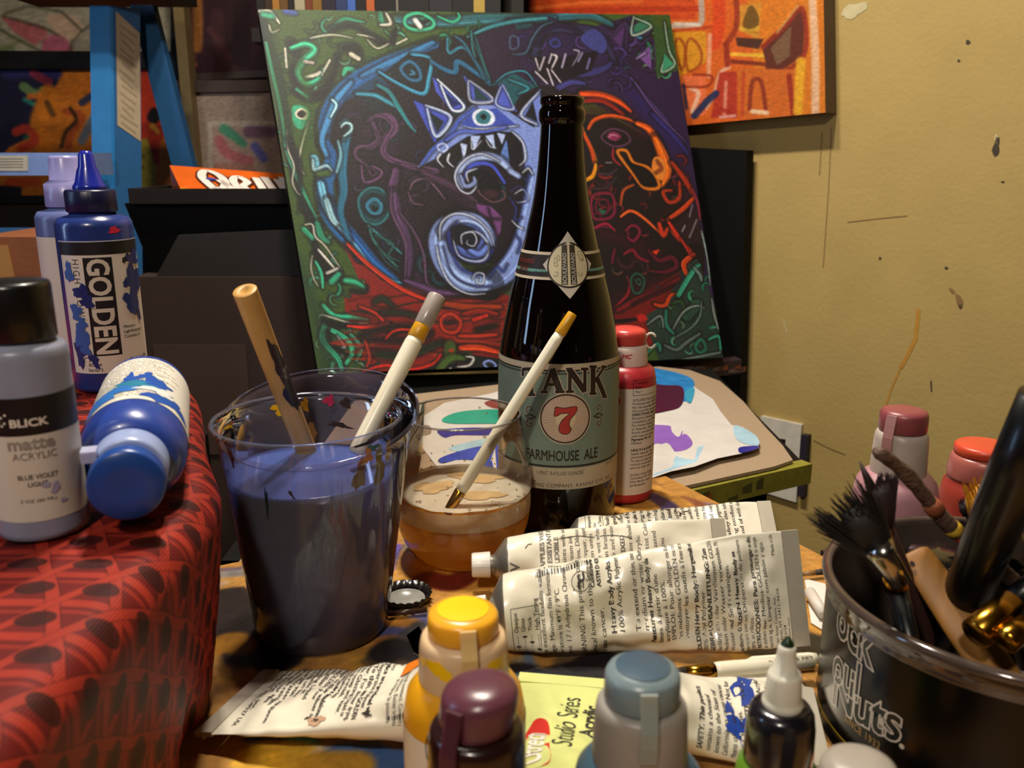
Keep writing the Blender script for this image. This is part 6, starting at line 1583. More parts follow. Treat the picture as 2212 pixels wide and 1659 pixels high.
# bamboo stick in the cup
P1 = at_y(529, 628, .425); R_1 = at_y(614, 850, .452); P0 = P1 + (R_1 - P1) * 1.75
t = Thing('bamboo_stick', 'hollow bamboo stick smeared with dark paint leaning in the cup of murky water', 'stick', P0)
m_bam = M('bamboo', 'c0924e', .45, var=.08, vscale=60)
d_ = (P1 - P0).normalized(); u_ = V3((1, 0, 0)).cross(d_).normalized(); w_ = d_.cross(u_); mb = MB()
mb.sweep([P0, P0 + (P1 - P0) * .4, P0 + (P1 - P0) * .75, P1], [.0056, .0057, .0059, .0060], 28, 0, caps=False)
n_ = 28; vs = []
for r_, dz in ((.0060, 0), (.0056, .0004), (.0025, .0004), (.0023, -.010)):
    for k in range(n_): a = 2 * PI * k / n_; vs.append(P1 + d_ * dz + u_ * (math.cos(a) * r_) + w_ * (math.sin(a) * r_ * (1 if r_ > .004 else .6)))
mb.add(vs, [(j * n_ + k, j * n_ + (k + 1) % n_, (j + 1) * n_ + (k + 1) % n_, (j + 1) * n_ + k) for j in range(3) for k in range(n_)] + [tuple(range(3 * n_, 4 * n_))], 0)
t.part('cane', mb, m_bam, world=True)
def stick_blob(a_c, f_c, ra, rf, sd, m, name):
    P = blob(0, 0, ra, rf, 30, .35, sd); mb = MB(); L = (P1 - P0).length
    def fn(x, y):
        q = P0 + (P1 - P0) * (f_c + y); a = a_c + x; return q + (u_ * math.cos(a) + w_ * math.sin(a)) * .0062
    V = [(0, 0)] + [(x * .5, y * .5) for x, y in P] + P; n = len(P)
    mb.map2((V, [(0, 1 + i, 1 + (i + 1) % n) for i in range(n)] + [(1 + i, 1 + n + i, 1 + n + (i + 1) % n, 1 + (i + 1) % n) for i in range(n)]), fn, 0); t.part(name, mb, m, world=True)
cu = (CAM - P1); ca = math.atan2(cu.dot(w_), cu.dot(u_)); sg = 1 if (u_ * math.cos(ca + .5) + w_ * math.sin(ca + .5)).x > 0 else -1
stick_blob(ca + sg * .55, .63, .55, .12, 3, M('dark_plum_paint', '2a1218', .3), 'dark_paint'); stick_blob(ca + sg * .75, .46, .7, .12, 5, M('black_plum_paint', '1c1014', .3), 'dark_paint'); stick_blob(ca + sg * .7, .56, .3, .03, 6, M('grey_paint', '8a8070', .4), 'grey_paint')
# white brush standing in the cup
def handled_brush(name, label, P0, P1, r, tipf, parts):
    t = Thing(name, label, 'brush', P0); 
    for nm, f0, f1, r0, r1, m in parts:
        a, b = brush_line(P0, P1, f0, f1); t.part(nm, MB().sweep([a, a + (b - a) * .04, a + (b - a) * .96, b], [r0 * .9, r0, r1, r1 * .9], 20), m, world=True)
    return t
P1 = at_y(945, 640, .490); R_1 = at_y(830, 862, .457); P0 = P1 + (R_1 - P1) * 1.50
m_wh = M('brush_white', 'ddd6c0', .3, var=.02); m_ye = M('brush_ochre', 'c8921c', .35); m_clr = M('sleeve_translucent', 'b8aca4', .25, trans=.35, sss=.2)
handled_brush('paint_brush', 'white brush with an ochre end and clear sleeve leaning in the murky water cup', P0, P1, .004, 0, [('handle', 0, .715, .0046, .0050, m_wh), ('ochre_band', .715, .86 - .02, .0050, .0046, m_ye), ('sleeve', .80, 1, .0050, .0053, m_clr)])

# ================================================================== tumbler of beer
GX, GY = -.0315, .532
t = Thing('beer_glass', 'stemless glass of foamy amber beer standing in front of the beer bottle', 'glass', (GX, GY, T), face(GX, GY))
gp = [(0, .0016), (.024, .0012), (.0275, .0004), (.0300, .0012), (.0350, .0060), (.0400, .0150), (.0432, .0265), (.0444, .0370), (.0442, .0450), (.0430, .0560), (.0410, .0690), (.0391, .0810), (.0376, .0905), (.0370, .0945), (.0368, .0953), (.0363, .0953)]
gp = [(0, .0016), (.024, .0012)] + [tuple(q) for q in catmull(gp[2:14], 4)] + gp[14:]
t.part('glass_wall', MB().lathe(gp, 96), Mthin('tumbler_glass', 'f4f0ea', .02, 'd8d0c4', .03, refl=1.1))
mb = MB(); mb.lathe([(.0366 + .0007 * math.cos(a), .0955 + .0007 * math.sin(a)) for a in np.linspace(0, 2 * PI, 9)], 96); t.part('rim', mb, Mthin('tumbler_rim', 'd8d4d0', .18, 'd0c8c0', .03, refl=1.6), label='glossy glass rim')
zg = np.array([q[1] for q in gp[2:]]); rg = np.array([q[0] for q in gp[2:]])
rgl = lambda z: float(np.interp(z, zg, rg)) - .0009
zb, zf = .0325, .0445
zs = np.linspace(.0030, zb, 14)
m_beer = bpy.data.materials.new('amber_beer'); m_beer.use_nodes = True; nt = m_beer.node_tree; b = nt.nodes['Principled BSDF']
nt.nodes.remove(b); b_t = nt.nodes.new('ShaderNodeBsdfTransparent'); b_t.inputs[0].default_value = (*lin('fcdc98'), 1); b_l = nt.nodes.new('ShaderNodeBsdfTranslucent'); b_l.inputs[0].default_value = (*lin('fcc860'), 1); b_d = nt.nodes.new('ShaderNodeBsdfDiffuse'); b_d.inputs[0].default_value = (*lin('f8c058'), 1)
bm1 = nt.nodes.new('ShaderNodeMixShader'); bm1.inputs[0].default_value = .45; nt.links.new(b_l.outputs[0], bm1.inputs[1]); nt.links.new(b_d.outputs[0], bm1.inputs[2])
bm2 = nt.nodes.new('ShaderNodeMixShader'); bm2.inputs[0].default_value = .62; nt.links.new(b_t.outputs[0], bm2.inputs[1]); nt.links.new(bm1.outputs[0], bm2.inputs[2]); nt.links.new(bm2.outputs[0], nt.nodes['Material Output'].inputs[0])
t.part('beer', MB().lathe([(0, .0030)] + [(rgl(z), z) for z in zs] + [(0, zb)], 80), m_beer)
m_foam = M('beer_foam', 'f0e6cc', .6, var=.05, vscale=160, sss=.5, bump=.4, bscale=900);
mf = m_foam.node_tree; fo_ = mf.nodes['Material Output']; ft = mf.nodes.new('ShaderNodeBsdfTransparent'); ft.inputs[0].default_value = (*lin('fff0d4'), 1); ftl = mf.nodes.new('ShaderNodeBsdfTranslucent'); ftl.inputs[0].default_value = (*lin('f0e0be'), 1)
fm1 = mf.nodes.new('ShaderNodeMixShader'); fm1.inputs[0].default_value = .3; mf.links.new(mf.nodes['Principled BSDF'].outputs[0], fm1.inputs[1]); mf.links.new(ftl.outputs[0], fm1.inputs[2])
fm2 = mf.nodes.new('ShaderNodeMixShader'); fm2.inputs[0].default_value = .28; mf.links.new(fm1.outputs[0], fm2.inputs[1]); mf.links.new(ft.outputs[0], fm2.inputs[2]); mf.links.new(fm2.outputs[0], fo_.inputs[0])
zs = np.linspace(zb + .0002, zf, 8)
def foamtop(u, v):
    r = rgl(zf) * (1 - u) if u > 0 else rgl(zf); a = 2 * PI * v; x, y = r * math.sin(a), -r * math.cos(a)
    return (x, y, zf + (.0012 * mnoise.noise(V3((x * 70, y * 70, 1))) + .0016 * math.exp(-((rgl(zf) - r) / .004) ** 2)) * (1 if u > .0 else 1))
mb = MB().lathe([(rgl(z), z) for z in zs], 80); mb.patch(foamtop, 20, 80, 0, wrap=True); fo = t.part('foam', mb, m_foam)
for cx_, cy_, rx, ry, sd, ro in [(-.019, .004, .013, .010, 1, .4), (.010, .018, .016, .007, 2, -.15), (.012, -.012, .014, .0075, 3, .1), (-.004, .028, .008, .004, 4, 0)]:
    P = blob(cx_, cy_, rx, ry, 30, .3, sd, ro); V = [(cx_, cy_)] + [((x + cx_) / 2, (y + cy_) / 2) for x, y in P] + P; n = len(P); mb = MB()
    def fz(x, y):
        r = math.hypot(x, y); r2 = min(r, rgl(zf) - .0015); k = r2 / max(r, 1e-6); x, y = x * k, y * k
        return (x, y, zf + .0012 * mnoise.noise(V3((x * 70, y * 70, 1))) + .0016 * math.exp(-((rgl(zf) - r2) / .004) ** 2) + .0004)
    mb.map2((V, [(0, 1 + i, 1 + (i + 1) % n) for i in range(n)] + [(1 + i, 1 + n + i, 1 + n + (i + 1) % n, 1 + (i + 1) % n) for i in range(n)]), fz, 0); t.part('foam_gap', mb, M('foam_brown', 'b89868', .5, var=.08, vscale=120, sss=.3), parent=fo)
mb = MB(); rnd = random.Random(8)
for k in range(70):
    a = rnd.uniform(0, 2 * PI); z = rnd.choice([rnd.uniform(.046, .060), rnd.uniform(.046, .052), rnd.uniform(.06, .094)]); r = rgl(z) + .0004; s = rnd.uniform(.0004, .0011)
    c_ = (r * math.sin(a), -r * math.cos(a), z); mb.lathe([(s * math.sin(q), -s * math.cos(q)) for q in np.linspace(0, PI, 6)], 8, c=c_)
o = t.part('bubbles', mb, Mthin('bubble_film', 'fff8ec', .25, 'e8dcc4', .05, refl=1.5)); o['kind'] = 'stuff'
Pb0 = at_y(987, 1074, GY - .028); Pb1 = at_y(1237, 677, .532)
Pz = Pb0 - (Pb1 - Pb0).normalized() * .012
handled_brush('paint_brush', 'thin white brush with an ochre tip standing in the beer glass', Pz, Pb1, .003, 0, [('ferrule', .0, .115, .0030, .0037, M('gold_ferrule', 'b8862c', .2, metal=1)), ('handle', .115, .895, .0039, .0036, m_wh), ('ochre_tip', .895, 1.0, .0036, .0031, m_ye)])
# ================================================================== paint tubes
m_tube = M('tube_white', 'dcd6c4', .32, var=.03, vscale=40, bump=.2, bscale=70, coat=.25); m_sil = M('tube_aluminium', 'a8a49a', .35, metal=.85); m_capw = M('tube_cap_white', 'e4e0d8', .35)
m_crimp = M('crimp_metal', 'bdb5a4', .4, metal=.35)
class Tube:
    """soft metal tube: round at the shoulder, flattened to a folded crimp. front side = N, lettering reads along Wd"""
    def __init__(s, name, label, c0, c1, Wdir, r, mats=None, capr=.009, capl=.012, seed=0, dent=1.0, flatp=.75, rest=None, cap=True, capmat=None, curl=0.0, fat=1.0, crimpm=None):
        A = (c1 - c0); s.L = A.length; A.normalize(); W = (Wdir - A * Wdir.dot(A)).normalized(); N = W.cross(-A)
        s.A, s.W, s.N, s.c0, s.r, s.hw, s.seed, s.dent, s.flatp, s.fat = A, W, N, c0.copy(), r, r * PI / 2 * .97, seed, dent, flatp, fat; s.curl = curl
        nu, na = 60, 72; mb = MB()
        mb.patch(lambda u, v: s.P(u, 2 * PI * v), nu, na, 0, wrap=True)
        # folded crimp
        e = c1 + A * .0002; h = s.hw
        cr = MB(); M4 = None
        pts = [e - W * h - N * .0011 + s.off(1), e + W * h - N * .0011 + s.off(1), e + W * h + N * .0012 + s.off(1), e - W * h + N * .0012 + s.off(1)]
        cr.prism(pts, A * .0085, 0); ln = s.c0 + A * (s.L + .002)
        # shoulder and neck
        sh = MB(); n = 48; prof = [(r * .985, .0002), (r * .97, -.0012), (r * .45, -.0075), (.0058, -.0085), (.0058, -.0125)]; vs = []
        for q, z in prof:
            for k in range(n): a = 2 * PI * k / n; vs.append(c0 + W * (q * math.cos(a)) + N * (q * math.sin(a)) + A * z)
        sh.add(vs, [(i * n + k, i * n + (k + 1) % n, (i + 1) * n + (k + 1) % n, (i + 1) * n + k) for i in range(len(prof) - 1) for k in range(n)], 0)
        cp = MB(); n = 72; prof = [(.0, -.0102), (capr * .97, -.0102), (capr, -.0106), (capr * .93, -.0102 - capl * .92), (capr * .88, -.0102 - capl), (0, -.0102 - capl)]; vs = []
        for q, z in prof:
            for k in range(n): a = 2 * PI * k / n; qq = q * (1 + .02 * (math.sin(a * 24) > 0)); vs.append(c0 + W * (qq * math.cos(a)) + N * (qq * math.sin(a)) + A * z)
        cp.add(vs, [(i * n + k, i * n + (k + 1) % n, (i + 1) * n + (k + 1) % n, (i + 1) * n + k) for i in range(len(prof) - 1) for k in range(n)], 0)
        allb = [mb, cr, sh] + ([cp] if cap else [])
        lo = min(b.minz() for b in allb); s.dz = V3((0, 0, (T + .0004 if rest is None else rest) - lo))
        for b in allb: b.v = [tuple(V3(p) + s.dz) for p in b.v]
        loc = c0 + A * s.L * .5; s.t = Thing(name, label, 'paint tube', (loc.x, loc.y, (T if rest is None else rest)))
        s.body = s.t.part('body', mb, mats or m_tube, world=True); s.t.part('crimp', cr, crimpm or m_crimp, world=True); s.t.part('shoulder', sh, m_sil, world=True)
        if cap: s.t.part('cap', cp, capmat or m_capw, world=True)
    def off(s, u): return s.N * (s.curl * math.sin(PI * u))
    def P(s, u, a, lift=0.0):
        k = u ** s.flatp; wd = s.r + (s.hw - s.r) * min(1, k * 1.15); th = (s.r * s.fat * (1 - k) + .0012) if u > 0 else s.r
        if u < .06: th = s.r + (th - s.r) * (u / .06)
        ca, sa = math.cos(a), math.sin(a); d = 0.0
        if s.dent and .0 < u < 1:
            q = s.c0 + s.A * (u * s.L) + s.W * (wd * ca); f = min(1, 8 * u * (1 - u) * 1.2)
            d = f * s.dent * (.0022 * mnoise.noise(q * 38 + V3((s.seed, 0, sa * 1.5))) + .0013 * mnoise.noise(q * 95 + V3((0, s.seed, sa))) - .0010 * abs(mnoise.noise(q * 60 + V3((2.2, 0, s.seed)))))
        thx = max(th + d, .0010) if sa > 0 else max(th + d * .4, .001)
        return s.c0 + s.A * (u * s.L) + s.W * ((wd + d * .35 + lift) * ca) + s.N * ((thx + lift) * sa) + s.off(u)
    def S(s, x, y, lift=.0003):
        """lettering frame: x along Wd from the middle, y = distance from the shoulder"""
        v = x / s.hw; return s.P(min(max(y / s.L, .001), .995), PI / 2 * (1 - max(-1.0, min(1.0, v))), lift) + s.dz
    def text(s, items, mats):
        mb = MB()
        for it in items:
            vf, m = it[0], it[1]; mb.map2(vf, lambda x, y: s.S(x, y, .00020 + .00006 * m), m)
        return s.t.part('print', mb, mats, parent=s.body, world=True)
    def para(s, lines, y0, dy, size, x0, bold=.008, m=0, align='LEFT'):
        """lines stacked away from the shoulder, starting at x0 on the reading axis"""
        out = []
        for k, ln in enumerate(lines):
            if not ln: continue
            b = .03 if ln[0] == '*' else bold; ln = ln.lstrip('*'); vf = glyphs(ln, size, b, align, cut=.003)
            out.append((([(x0 + x, y0 + k * dy - y) for x, y in vf[0]], vf[1]), m))
        return out
def barcode(x0, x1, y0, y1, sd):
    rnd = random.Random(sd); out = []; y = y0
    while y < y1:
        w_ = rnd.choice([.0003, .0006, .0009]); out.append((rect2(x0, y, x1, y + w_, 4, 1), 0)); y += w_ + rnd.choice([.0004, .0007])
    return out
def box_lines(x0, y0, x1, y1, w=.0003):
    return [(rect2(x0, y0, x1, y0 + w, 8, 1), 0), (rect2(x0, y1, x1, y1 + w, 8, 1), 0), (rect2(x0, y0, x0 + w, y1, 1, 8), 0), (rect2(x1, y0, x1 + w, y1, 1, 8), 0)]
# big white tube in the middle, face turned to the viewer
tb = Tube('paint_tube', 'large white barcode paint tube lying across the middle of the table', V3((-.003, .418, T + .02)), V3((.1435, .418, T + .0335)), V3((0, .32, .95)), .0196, seed=1.0, dent=2.8, capr=.0095)
hw = tb.hw; it = []
it += box_lines(-.026, .0030, .004, .0170)
for k, s_ in enumerate(['Opaque', 'Gloss', 'Thick', 'High Tinting']):
    it += tb.para([s_], .0053 + k * .0035, 0, .0030, -.0075, .008); it += [(rect2(-.022, .0055 + k * .0035, -.0095, .0057 + k * .0035, 4, 1), 0), (rect2(-.017 + .003 * ((k * 2) % 3), .0045 + k * .0035, -.0160 + .003 * ((k * 2) % 3), .0067 + k * .0035), 0)]
it += tb.para(['film has excellent flexibility, water and', 'coverage. Minimum film formation', 'temperature is 49\u00b0F / 9\u00b0C.', 'Pigment 17 / Anhydrous Chromium'], .0190, .0042, .0035, -.027, .004)
it += tb.para(['WARNING: This product contains', 'chemical known to the State of', 'to cause cancer.'], .0390, .0052, .0038, -.025, .004)
it += [(ring2(.012, .0400, .0045, .0048, 36), 0), (line2(catmull([(.0085, .0390), (.0115, .0390), (.0125, .0415), (.0158, .0415)], 6), .0012), 0), (line2(catmull([(.0088, .0410), (.0115, .0410), (.0120, .0393), (.0155, .0393)], 6), .0006), 0)]
it += tb.para(['*Conforms to', '*ASTM D 4236'], .0460, .0034, .0030, .0085)
it += tb.para(['*Heavy Body Acrylics.', '100% Acrylic Polymer', '', 'To extend or thin, use', 'medium or water. Clean with'], .0550, .0042, .0037, -.010, .006)
it += tb.para(['*Peintures Heavy Body de', 'faites \u00e0 partir d\'une', 'acrylique \u00e0 100%.', 'EMPLOI: Pour allonger ou diluer,', 'les m\u00e9diums GOLDEN ou de l\'eau.', 'Nettoyer les outils \u00e0 l\'eau et au savon.'], .0750, .0036, .0034, -.016, .004)
it += tb.para(['*GOLDEN Heavy Body: Hergestellt mit', '100% Acryl Polymer', '*GEBRAUCHSANLEITUNG: Zum', 'Verl\u00e4ngern oder Verd\u00fcnnen GOLDEN-', 'Medien oder Wasser verwenden. Mit', 'Wasser und Seife reinigen.'], .0985, .0035, .0032, -.024, .004)
it += tb.para(['*acr\u00edlicos GOLDEN Heavy Body se', 'fabrican con un Dispersi\u00f3n de pol\u00edmeros', '100% acr\u00edlicos.', '*INSTRUCCIONES: Para prolongar o diluir,', 'se deben usar Medios GOLDEN o simple-', 'mente agua. Limpiar con jab\u00f3n y agua.'], .1205, .0031, .0029, -.025, .004)
it += tb.para(['Golden Artist Colors, Inc.', 'New Berlin, NY 13411-9616', '607-847-6154', 'goldenpaints.com'], .1395, .0022, .0022, -.025, .002); it += tb.para(['Made in USA'], .1415, 0, .0024, .012)
it += barcode(.0195, .0245, .017, .046, 3); vf = glyphs('7 38797 10605 1', .0030, .008); it.append((([(.0268 - y * 1, .0315 + x) for x, y in vf[0]], vf[1]), 0))
it += [(([(x, y) for x, y in blob(.0085, .036, .0004, .0004, 8, 0)], [tuple(range(8))]), 0), (([(x, y) for x, y in blob(-.018, .0565, .0004, .0004, 8, 0)], [tuple(range(8))]), 0)]
tb.text(it, [M('tube_ink', '2a2622', .5)])
# second white tube behind it, small white cap to the left
tb2 = Tube('paint_tube', 'white paint tube with a small white cap lying just behind the large barcode tube', V3((-.0025, .4755, T + .0165)), V3((.120, .4800, T + .018)), V3((0, .55, .80)), .0155, seed=4.0, dent=2.0, capr=.0075, capl=.011)
it = tb2.para(['*APPLIES WATER', '*RESISTANT AND', '*FLEXIBLE', 'paints with soap and', 'stream ink', 'Thins, Dilutes', 'to repair, appetite', 'when unites', 'Use wet white', 'clean brushes.', 'soap and water'], .020, .0042, .0038, -.004, .004)
it += tb2.para(['*MIXED', 'paint should', 'Acrylic', 'Artist Colors', 'situated', 'If you', 'find'], .068, .0048, .0038, .000, .004); it += tb2.para(['*NV'], .004, 0, .0075, -.012, .02)
for a, b, c, d in [(.006, .010, .0085, .014), (.010, .030, .012, .052), (.012, .055, .009, .074)]: it.append((line2(catmull([(a, b), ((a + c) / 2 + .001, (b + d) / 2), (c, d)], 5), .0004), 1))
tb2.text(it, [M('tube_ink_grey', '6a6660', .5), M('tube_crack', '3a3630', .6)])
# third tube, farthest back
tb3 = Tube('paint_tube', 'white paint tube with a bare silver shoulder closest to the beer bottle', V3((.0425, .5115, T + .017)), V3((.156, .506, T + .024)), V3((0, .75, .62)), .0158, seed=9.0, dent=1.8, cap=False)
it = box_lines(-.002, .004, .0165, .015); it += tb3.para(['Transparent', 'Matte', 'Low Tinting'], .0065, .0034, .0028, -.001, .006)
rnd = random.Random(2); it += tb3.para(lines_of_text(20, 24, rnd, WORDS), .018, .0044, .0036, -.006, .006)
for k in range(26):
    a = rnd.uniform(-.006, .02); b = rnd.uniform(.018, .07); it.append((line2([(a, b), (a + rnd.uniform(.001, .005), b + rnd.uniform(-.003, .004))], rnd.uniform(.0003, .0012)), 1))
tb3.text(it, [M('tube_ink', '', .5), M('dried_brown_paint', '2e2620', .5)])
# front left tube
tb4 = Tube('paint_tube', 'white paint tube with an orange hazard square beside the red block', V3((-.0335, .340, T + .0185)), V3((-.1235, .3610, T + .004)), V3((-.18, -.95, .10)), .0195, seed=14.0, dent=2.0, capr=.009, capl=.011, fat=.9)
it = [(rect2(-.026, .004, .001, .0145, 12, 2), 1)]
def diam(cx, cy, s): return ([(cx - s, cy), (cx, cy - s), (cx + s, cy), (cx, cy + s)], [(0, 1, 2, 3)])
it += [(rect2(-.026, .0142, .001, .0147, 12, 1), 0), (rect2(.0008, .004, .0013, .0147, 1, 2), 0), (diam(-.019, .0095, .003), 2), (diam(-.004, .0095, .003), 2)]
it += tb4.para(['Harmful, Nocif', 'Sch\u00e4dlich, Nocivo'], .0170, .0028, .0030, -.024, .004)
it += tb4.para(['Avoid contact. Contient pigments', 'Cadmium. Eviter le contact', 'et respirer la poussi\u00e8re'], .0085, .0028, .0026, .003, .004)
it += tb4.para(['*GOLDEN Acrylics are produced with', '100% Acrylic Dispersion Polymer.', '*DIRECTIONS: To thin, use GOLDEN', 'Mediums or water. For slower drying,', 'GOLDEN Acrylic Glazing Liquid or', 'Clean tools with soap and water.', 'Seal before using varnish.', 'GOLDEN sont \u00e9labor\u00e9es', '*100% r\u00e9sine polym\u00e8re \u00e9mulsionnant', 'Pour allonger ou diluer utiliser de', 'm\u00e9diums GOLDEN. Pour', 'de s\u00e9chage, utiliser', 'Acrylique Glazing Liquid', 'Nettoyer les outils et', 'conserver dans un lieu', '*Acryl-Dispersion von', 'GOLDEN Mit Wasser verd\u00fcnnen', 'Wasser und Seife reinigen', 'para prolongar usar agua', 'mente agua y jab\u00f3n', 'Golden Artist Colors, Inc.', 'New Berlin NY 13411-9527 USA'], .0228, .00305, .0031, -.0245, .012)
it += barcode(.0235, .0262, .004, .014, 9)
for a, b, r_ in [(.017, .052, .0008), (.0195, .047, .0016), (.021, .045, .0012), (.0205, .0235, .0012), (.022, .0215, .0006)]: it.append((([(x, y) for x, y in blob(a, b, r_, r_ * 1.4, 14, .5, int(a * 1e4))], [tuple(range(14))]), 3))
it.append((([(x, y) for x, y in blob(.0205, .0465, .0035, .0040, 18, .4, 3)], [tuple(range(18))]), 4))
tb4.text(it, [M('tube_ink', '', .5), M('hazard_orange', 'e07818', .45), M('hazard_black', '1a1614', .5), M('dried_brown_paint', '', .5), M('tan_stain', 'b89478', .5)])
# yellow green tube with red logo
m_lime = M('lime_label', 'ccd284', .35, var=.04, vscale=40, bump=.12)
tb5 = Tube('paint_tube', 'pale yellow green paint tube with a red logo between the maroon and slate blue bottles', V3((.0125, .2640, T + .0135)), V3((.0270, .3665, T + .006)), V3((-.9, .15, .0)), .0162, mats=m_lime, crimpm=m_lime, seed=21.0, dent=1.6, capr=.0085, capl=.012, fat=.85)
if tb5.N.z < 0: pass
def along(vf, x0, y0):                                            # lettering that runs from shoulder to crimp
    return [(x0 + y, y0 + x) for x, y in vf[0]], vf[1]
it = []
red = catmull([(q[0] - .004, q[1] + .022) for q in [(.006, .004), (.0165, .002), (.0185, .016), (.0155, .024), (.0160, .030), (.0125, .042), (.0080, .040), (.0065, .020)]], 5, True)
it.append((([(x, y) for x, y in red], [tuple(range(len(red)))]), 1))
it.append((along(fit(glyphs('Utrecht', .01, .02, shear=.35, cut=.003), .031, .0075), .0078, .0430), 2))
it.append((along(fit(glyphs('Studio Series', .01, .0, cut=.003), .050, .0062), -.0010, .068), 0)); it.append((along(fit(glyphs('Acrylic', .01, .03, cut=.003), .030, .0066), -.0085, .071), 0)); it.append((along(fit(glyphs('Color', .01, .01, cut=.003), .020, .0056), -.0160, .066), 0))
tb5.text(it, [M('tube_ink', '', .5), M('logo_red', 'c8281c', .4), M('logo_white', 'f0e8dc', .45)])
# right front tube with blue smears
tb6 = Tube('paint_tube', 'white paint tube smeared with blue lying under the white brush at right', V3((.0665, .337, T + .015)), V3((.1270, .3335, T + .006)), V3((-.1, .93, .3)), .0158, seed=33.0, dent=1.5, capr=.007, capl=.007, fat=.95)
it = tb6.para(['*SAFETY. This product', 'contains a chemical', 'known to the State of', 'California to cause cancer', 'Means of inhalation. Not for', 'Use by Children.', '*Conforms to ASTM D 4236', '', 'GOLDEN Heavy Body Acrylics', 'extend and thin use water', 'agua y jab\u00f3n GOLDEN', '*Acrylicos Heavy Body'], .0135, .0036, .0032, -.022, .010)
for q in [(.012, .036, .010, .0045, 1, .3), (-.008, .032, .006, .007, 2, .2), (.018, .038, .005, .003, 3, .8), (.0, .027, .003, .002, 4, 0)]: it.append(((lambda P: (P + [(q[0], q[1])], [(i, (i + 1) % len(P), len(P)) for i in range(len(P))]))(blob(q[0], q[1], q[2], q[3], 24, .45, q[4], q[5])), 1))
tb6.text(it, [M('tube_ink', '', .5), M('tube_blue_smear', '1f3f96', .35)])
# squeezed flat tube under the brush
tb7 = Tube('paint_tube', 'squeezed flat blank white tube lying under the large barcode tube', V3((.0790, .3735, T + .004)), V3((.1290, .3790, T + .004)), V3((0, 1, .05)), .0072, seed=41.0, dent=.35, capr=.004, capl=.008, fat=.38, cap=False)
# small orange and black tube by the tub
tb8 = Tube('paint_tube', 'small black and orange paint tube beside the brush tub', V3((.1225, .3015, T + .008)), V3((.1435, .2760, T + .008)), V3((.6, .5, .5)), .0075, mats=M('tube_black_label', '1a1618', .35), seed=50.0, dent=.3, capr=.006, capl=.008)
it = [(rect2(-.011, .012, .011, .020, 8, 3), 0), (rect2(-.011, .002, .0, .0055, 6, 2), 1), (along(fit(glyphs('Gold', .01, .03), .012, .005), .004, .008), 2)]
tb8.text(it, [M('band_orange', 'd87a1c', .4), M('band_coral', 'c8503c', .4), M('print_white', '', .5)])

# ------------------------------------------------------------------ brushes lying at the right
a, b = V3((.0885, .3740, T + .0123)), V3((.1480, .3865, T + .0100)); d_ = (b - a).normalized()
t = Thing('paint_brush', 'white-handled brush with a gold ferrule lying in front of the large barcode tube', 'brush', a)
t.part('ferrule', MB().sweep([a - d_ * .006, a, a + d_ * .0015, a + d_ * .003, a + d_ * .0045, a + d_ * .006, a + d_ * .009], [.0034, .0036, .0040, .0037, .0041, .0037, .0040], 20), M('gold_ferrule', '', .2, metal=1), world=True)
t.part('handle', MB().sweep([a + d_ * .009, a + d_ * .012, a + d_ * .03, b], [.0038, .0042, .0041, .0034], 20), m_wh, world=True)
t.part('bristles', MB().sweep([a - d_ * .014, a - d_ * .012, a - d_ * .006], [.0012, .0028, .0033], 16), M('dark_bristle', '2a2220', .6), world=True)
mb = MB(); side = V3((-d_.y, d_.x, 0)); upv = d_.cross(side); upv = upv if upv.z > 0 else -upv
vf = fit(glyphs('K PAINT & ART', .01, .01, 'LEFT'), .024, .0020); c_ = a + (b - a) * .80
mb.map2(vf, lambda x, y: c_ + d_ * x - side * (.0012) + upv * (.00375) + side * y * .8, 0)
t.part('print', mb, M('tube_ink', '', .5), world=True)
a, b = V3((.1180, .3935, T + .0046)), V3((.1550, .3985, T + .0046))
t = Thing('paint_brush', 'thin white brush handle under the crimp of the large barcode tube', 'brush', a)
t.part('handle', MB().sweep([a, a + (b - a) * .1, a + (b - a) * .9, b], [.0022, .0036, .0034, .0028], 18), m_wh, world=True)
t.part('tip', MB().sweep([a - (b - a) * .18, a], [.0008, .0020], 12), M('dark_bristle', '', .6), world=True)
# loose white papers beyond the tubes
pz = T + .0006
pp = [at_h(x, y, .001) for x, y in [(1738, 1250), (1812, 1268), (1815, 1350), (1795, 1372), (1752, 1345)]]
single('paper_sheet', MB().prism([V3((p.x, p.y, pz)) for p in pp], (0, 0, .0005), 0), M('paper_white', 'd8d4cc', .6), 'loose white paper sheet behind the crimp of the large tube', 'paper')
pp = [at_h(x, y, .002) for x, y in [(1748, 1290), (1768, 1296), (1785, 1320), (1778, 1338), (1752, 1342)]]
mb = MB().sweep([V3((p.x, p.y, pz + .0045)) for p in (pp[0], pp[3])], [.0035, .0030], 12, 0); single('rolled_tube_end', mb, M('crumpled_white', 'd0cac0', .5), 'small crumpled white roll on the loose paper sheet', 'roll')
pa, pb = at_h(1735, 1240, .004), at_h(1786, 1234, .004)
t = Thing('paint_brush', 'thin brush with a dark tip lying on the table behind the loose white paper', 'brush', pa)
t.part('handle', MB().sweep([pa, pa + (pb - pa) * .5], [.0014, .0016], 10), M('tan_wood', '8a6a40', .5), world=True); t.part('bristles', MB().sweep([pa + (pb - pa) * .5, pa + (pb - pa) * .8, pb], [.0016, .0020, .0006], 10), M('dark_bristle', '', .6), world=True)
single('cap_disc', MB().lathe([(0, 0), (.0062, 0), (.0066, .001), (.0066, .005), (.006, .006), (0, .006)], 32), M('tube_cap_white', '', .4), 'small white tube cap lying at the left end of the white capped tube', 'cap', loc=(.012, .4955, T + .0003))

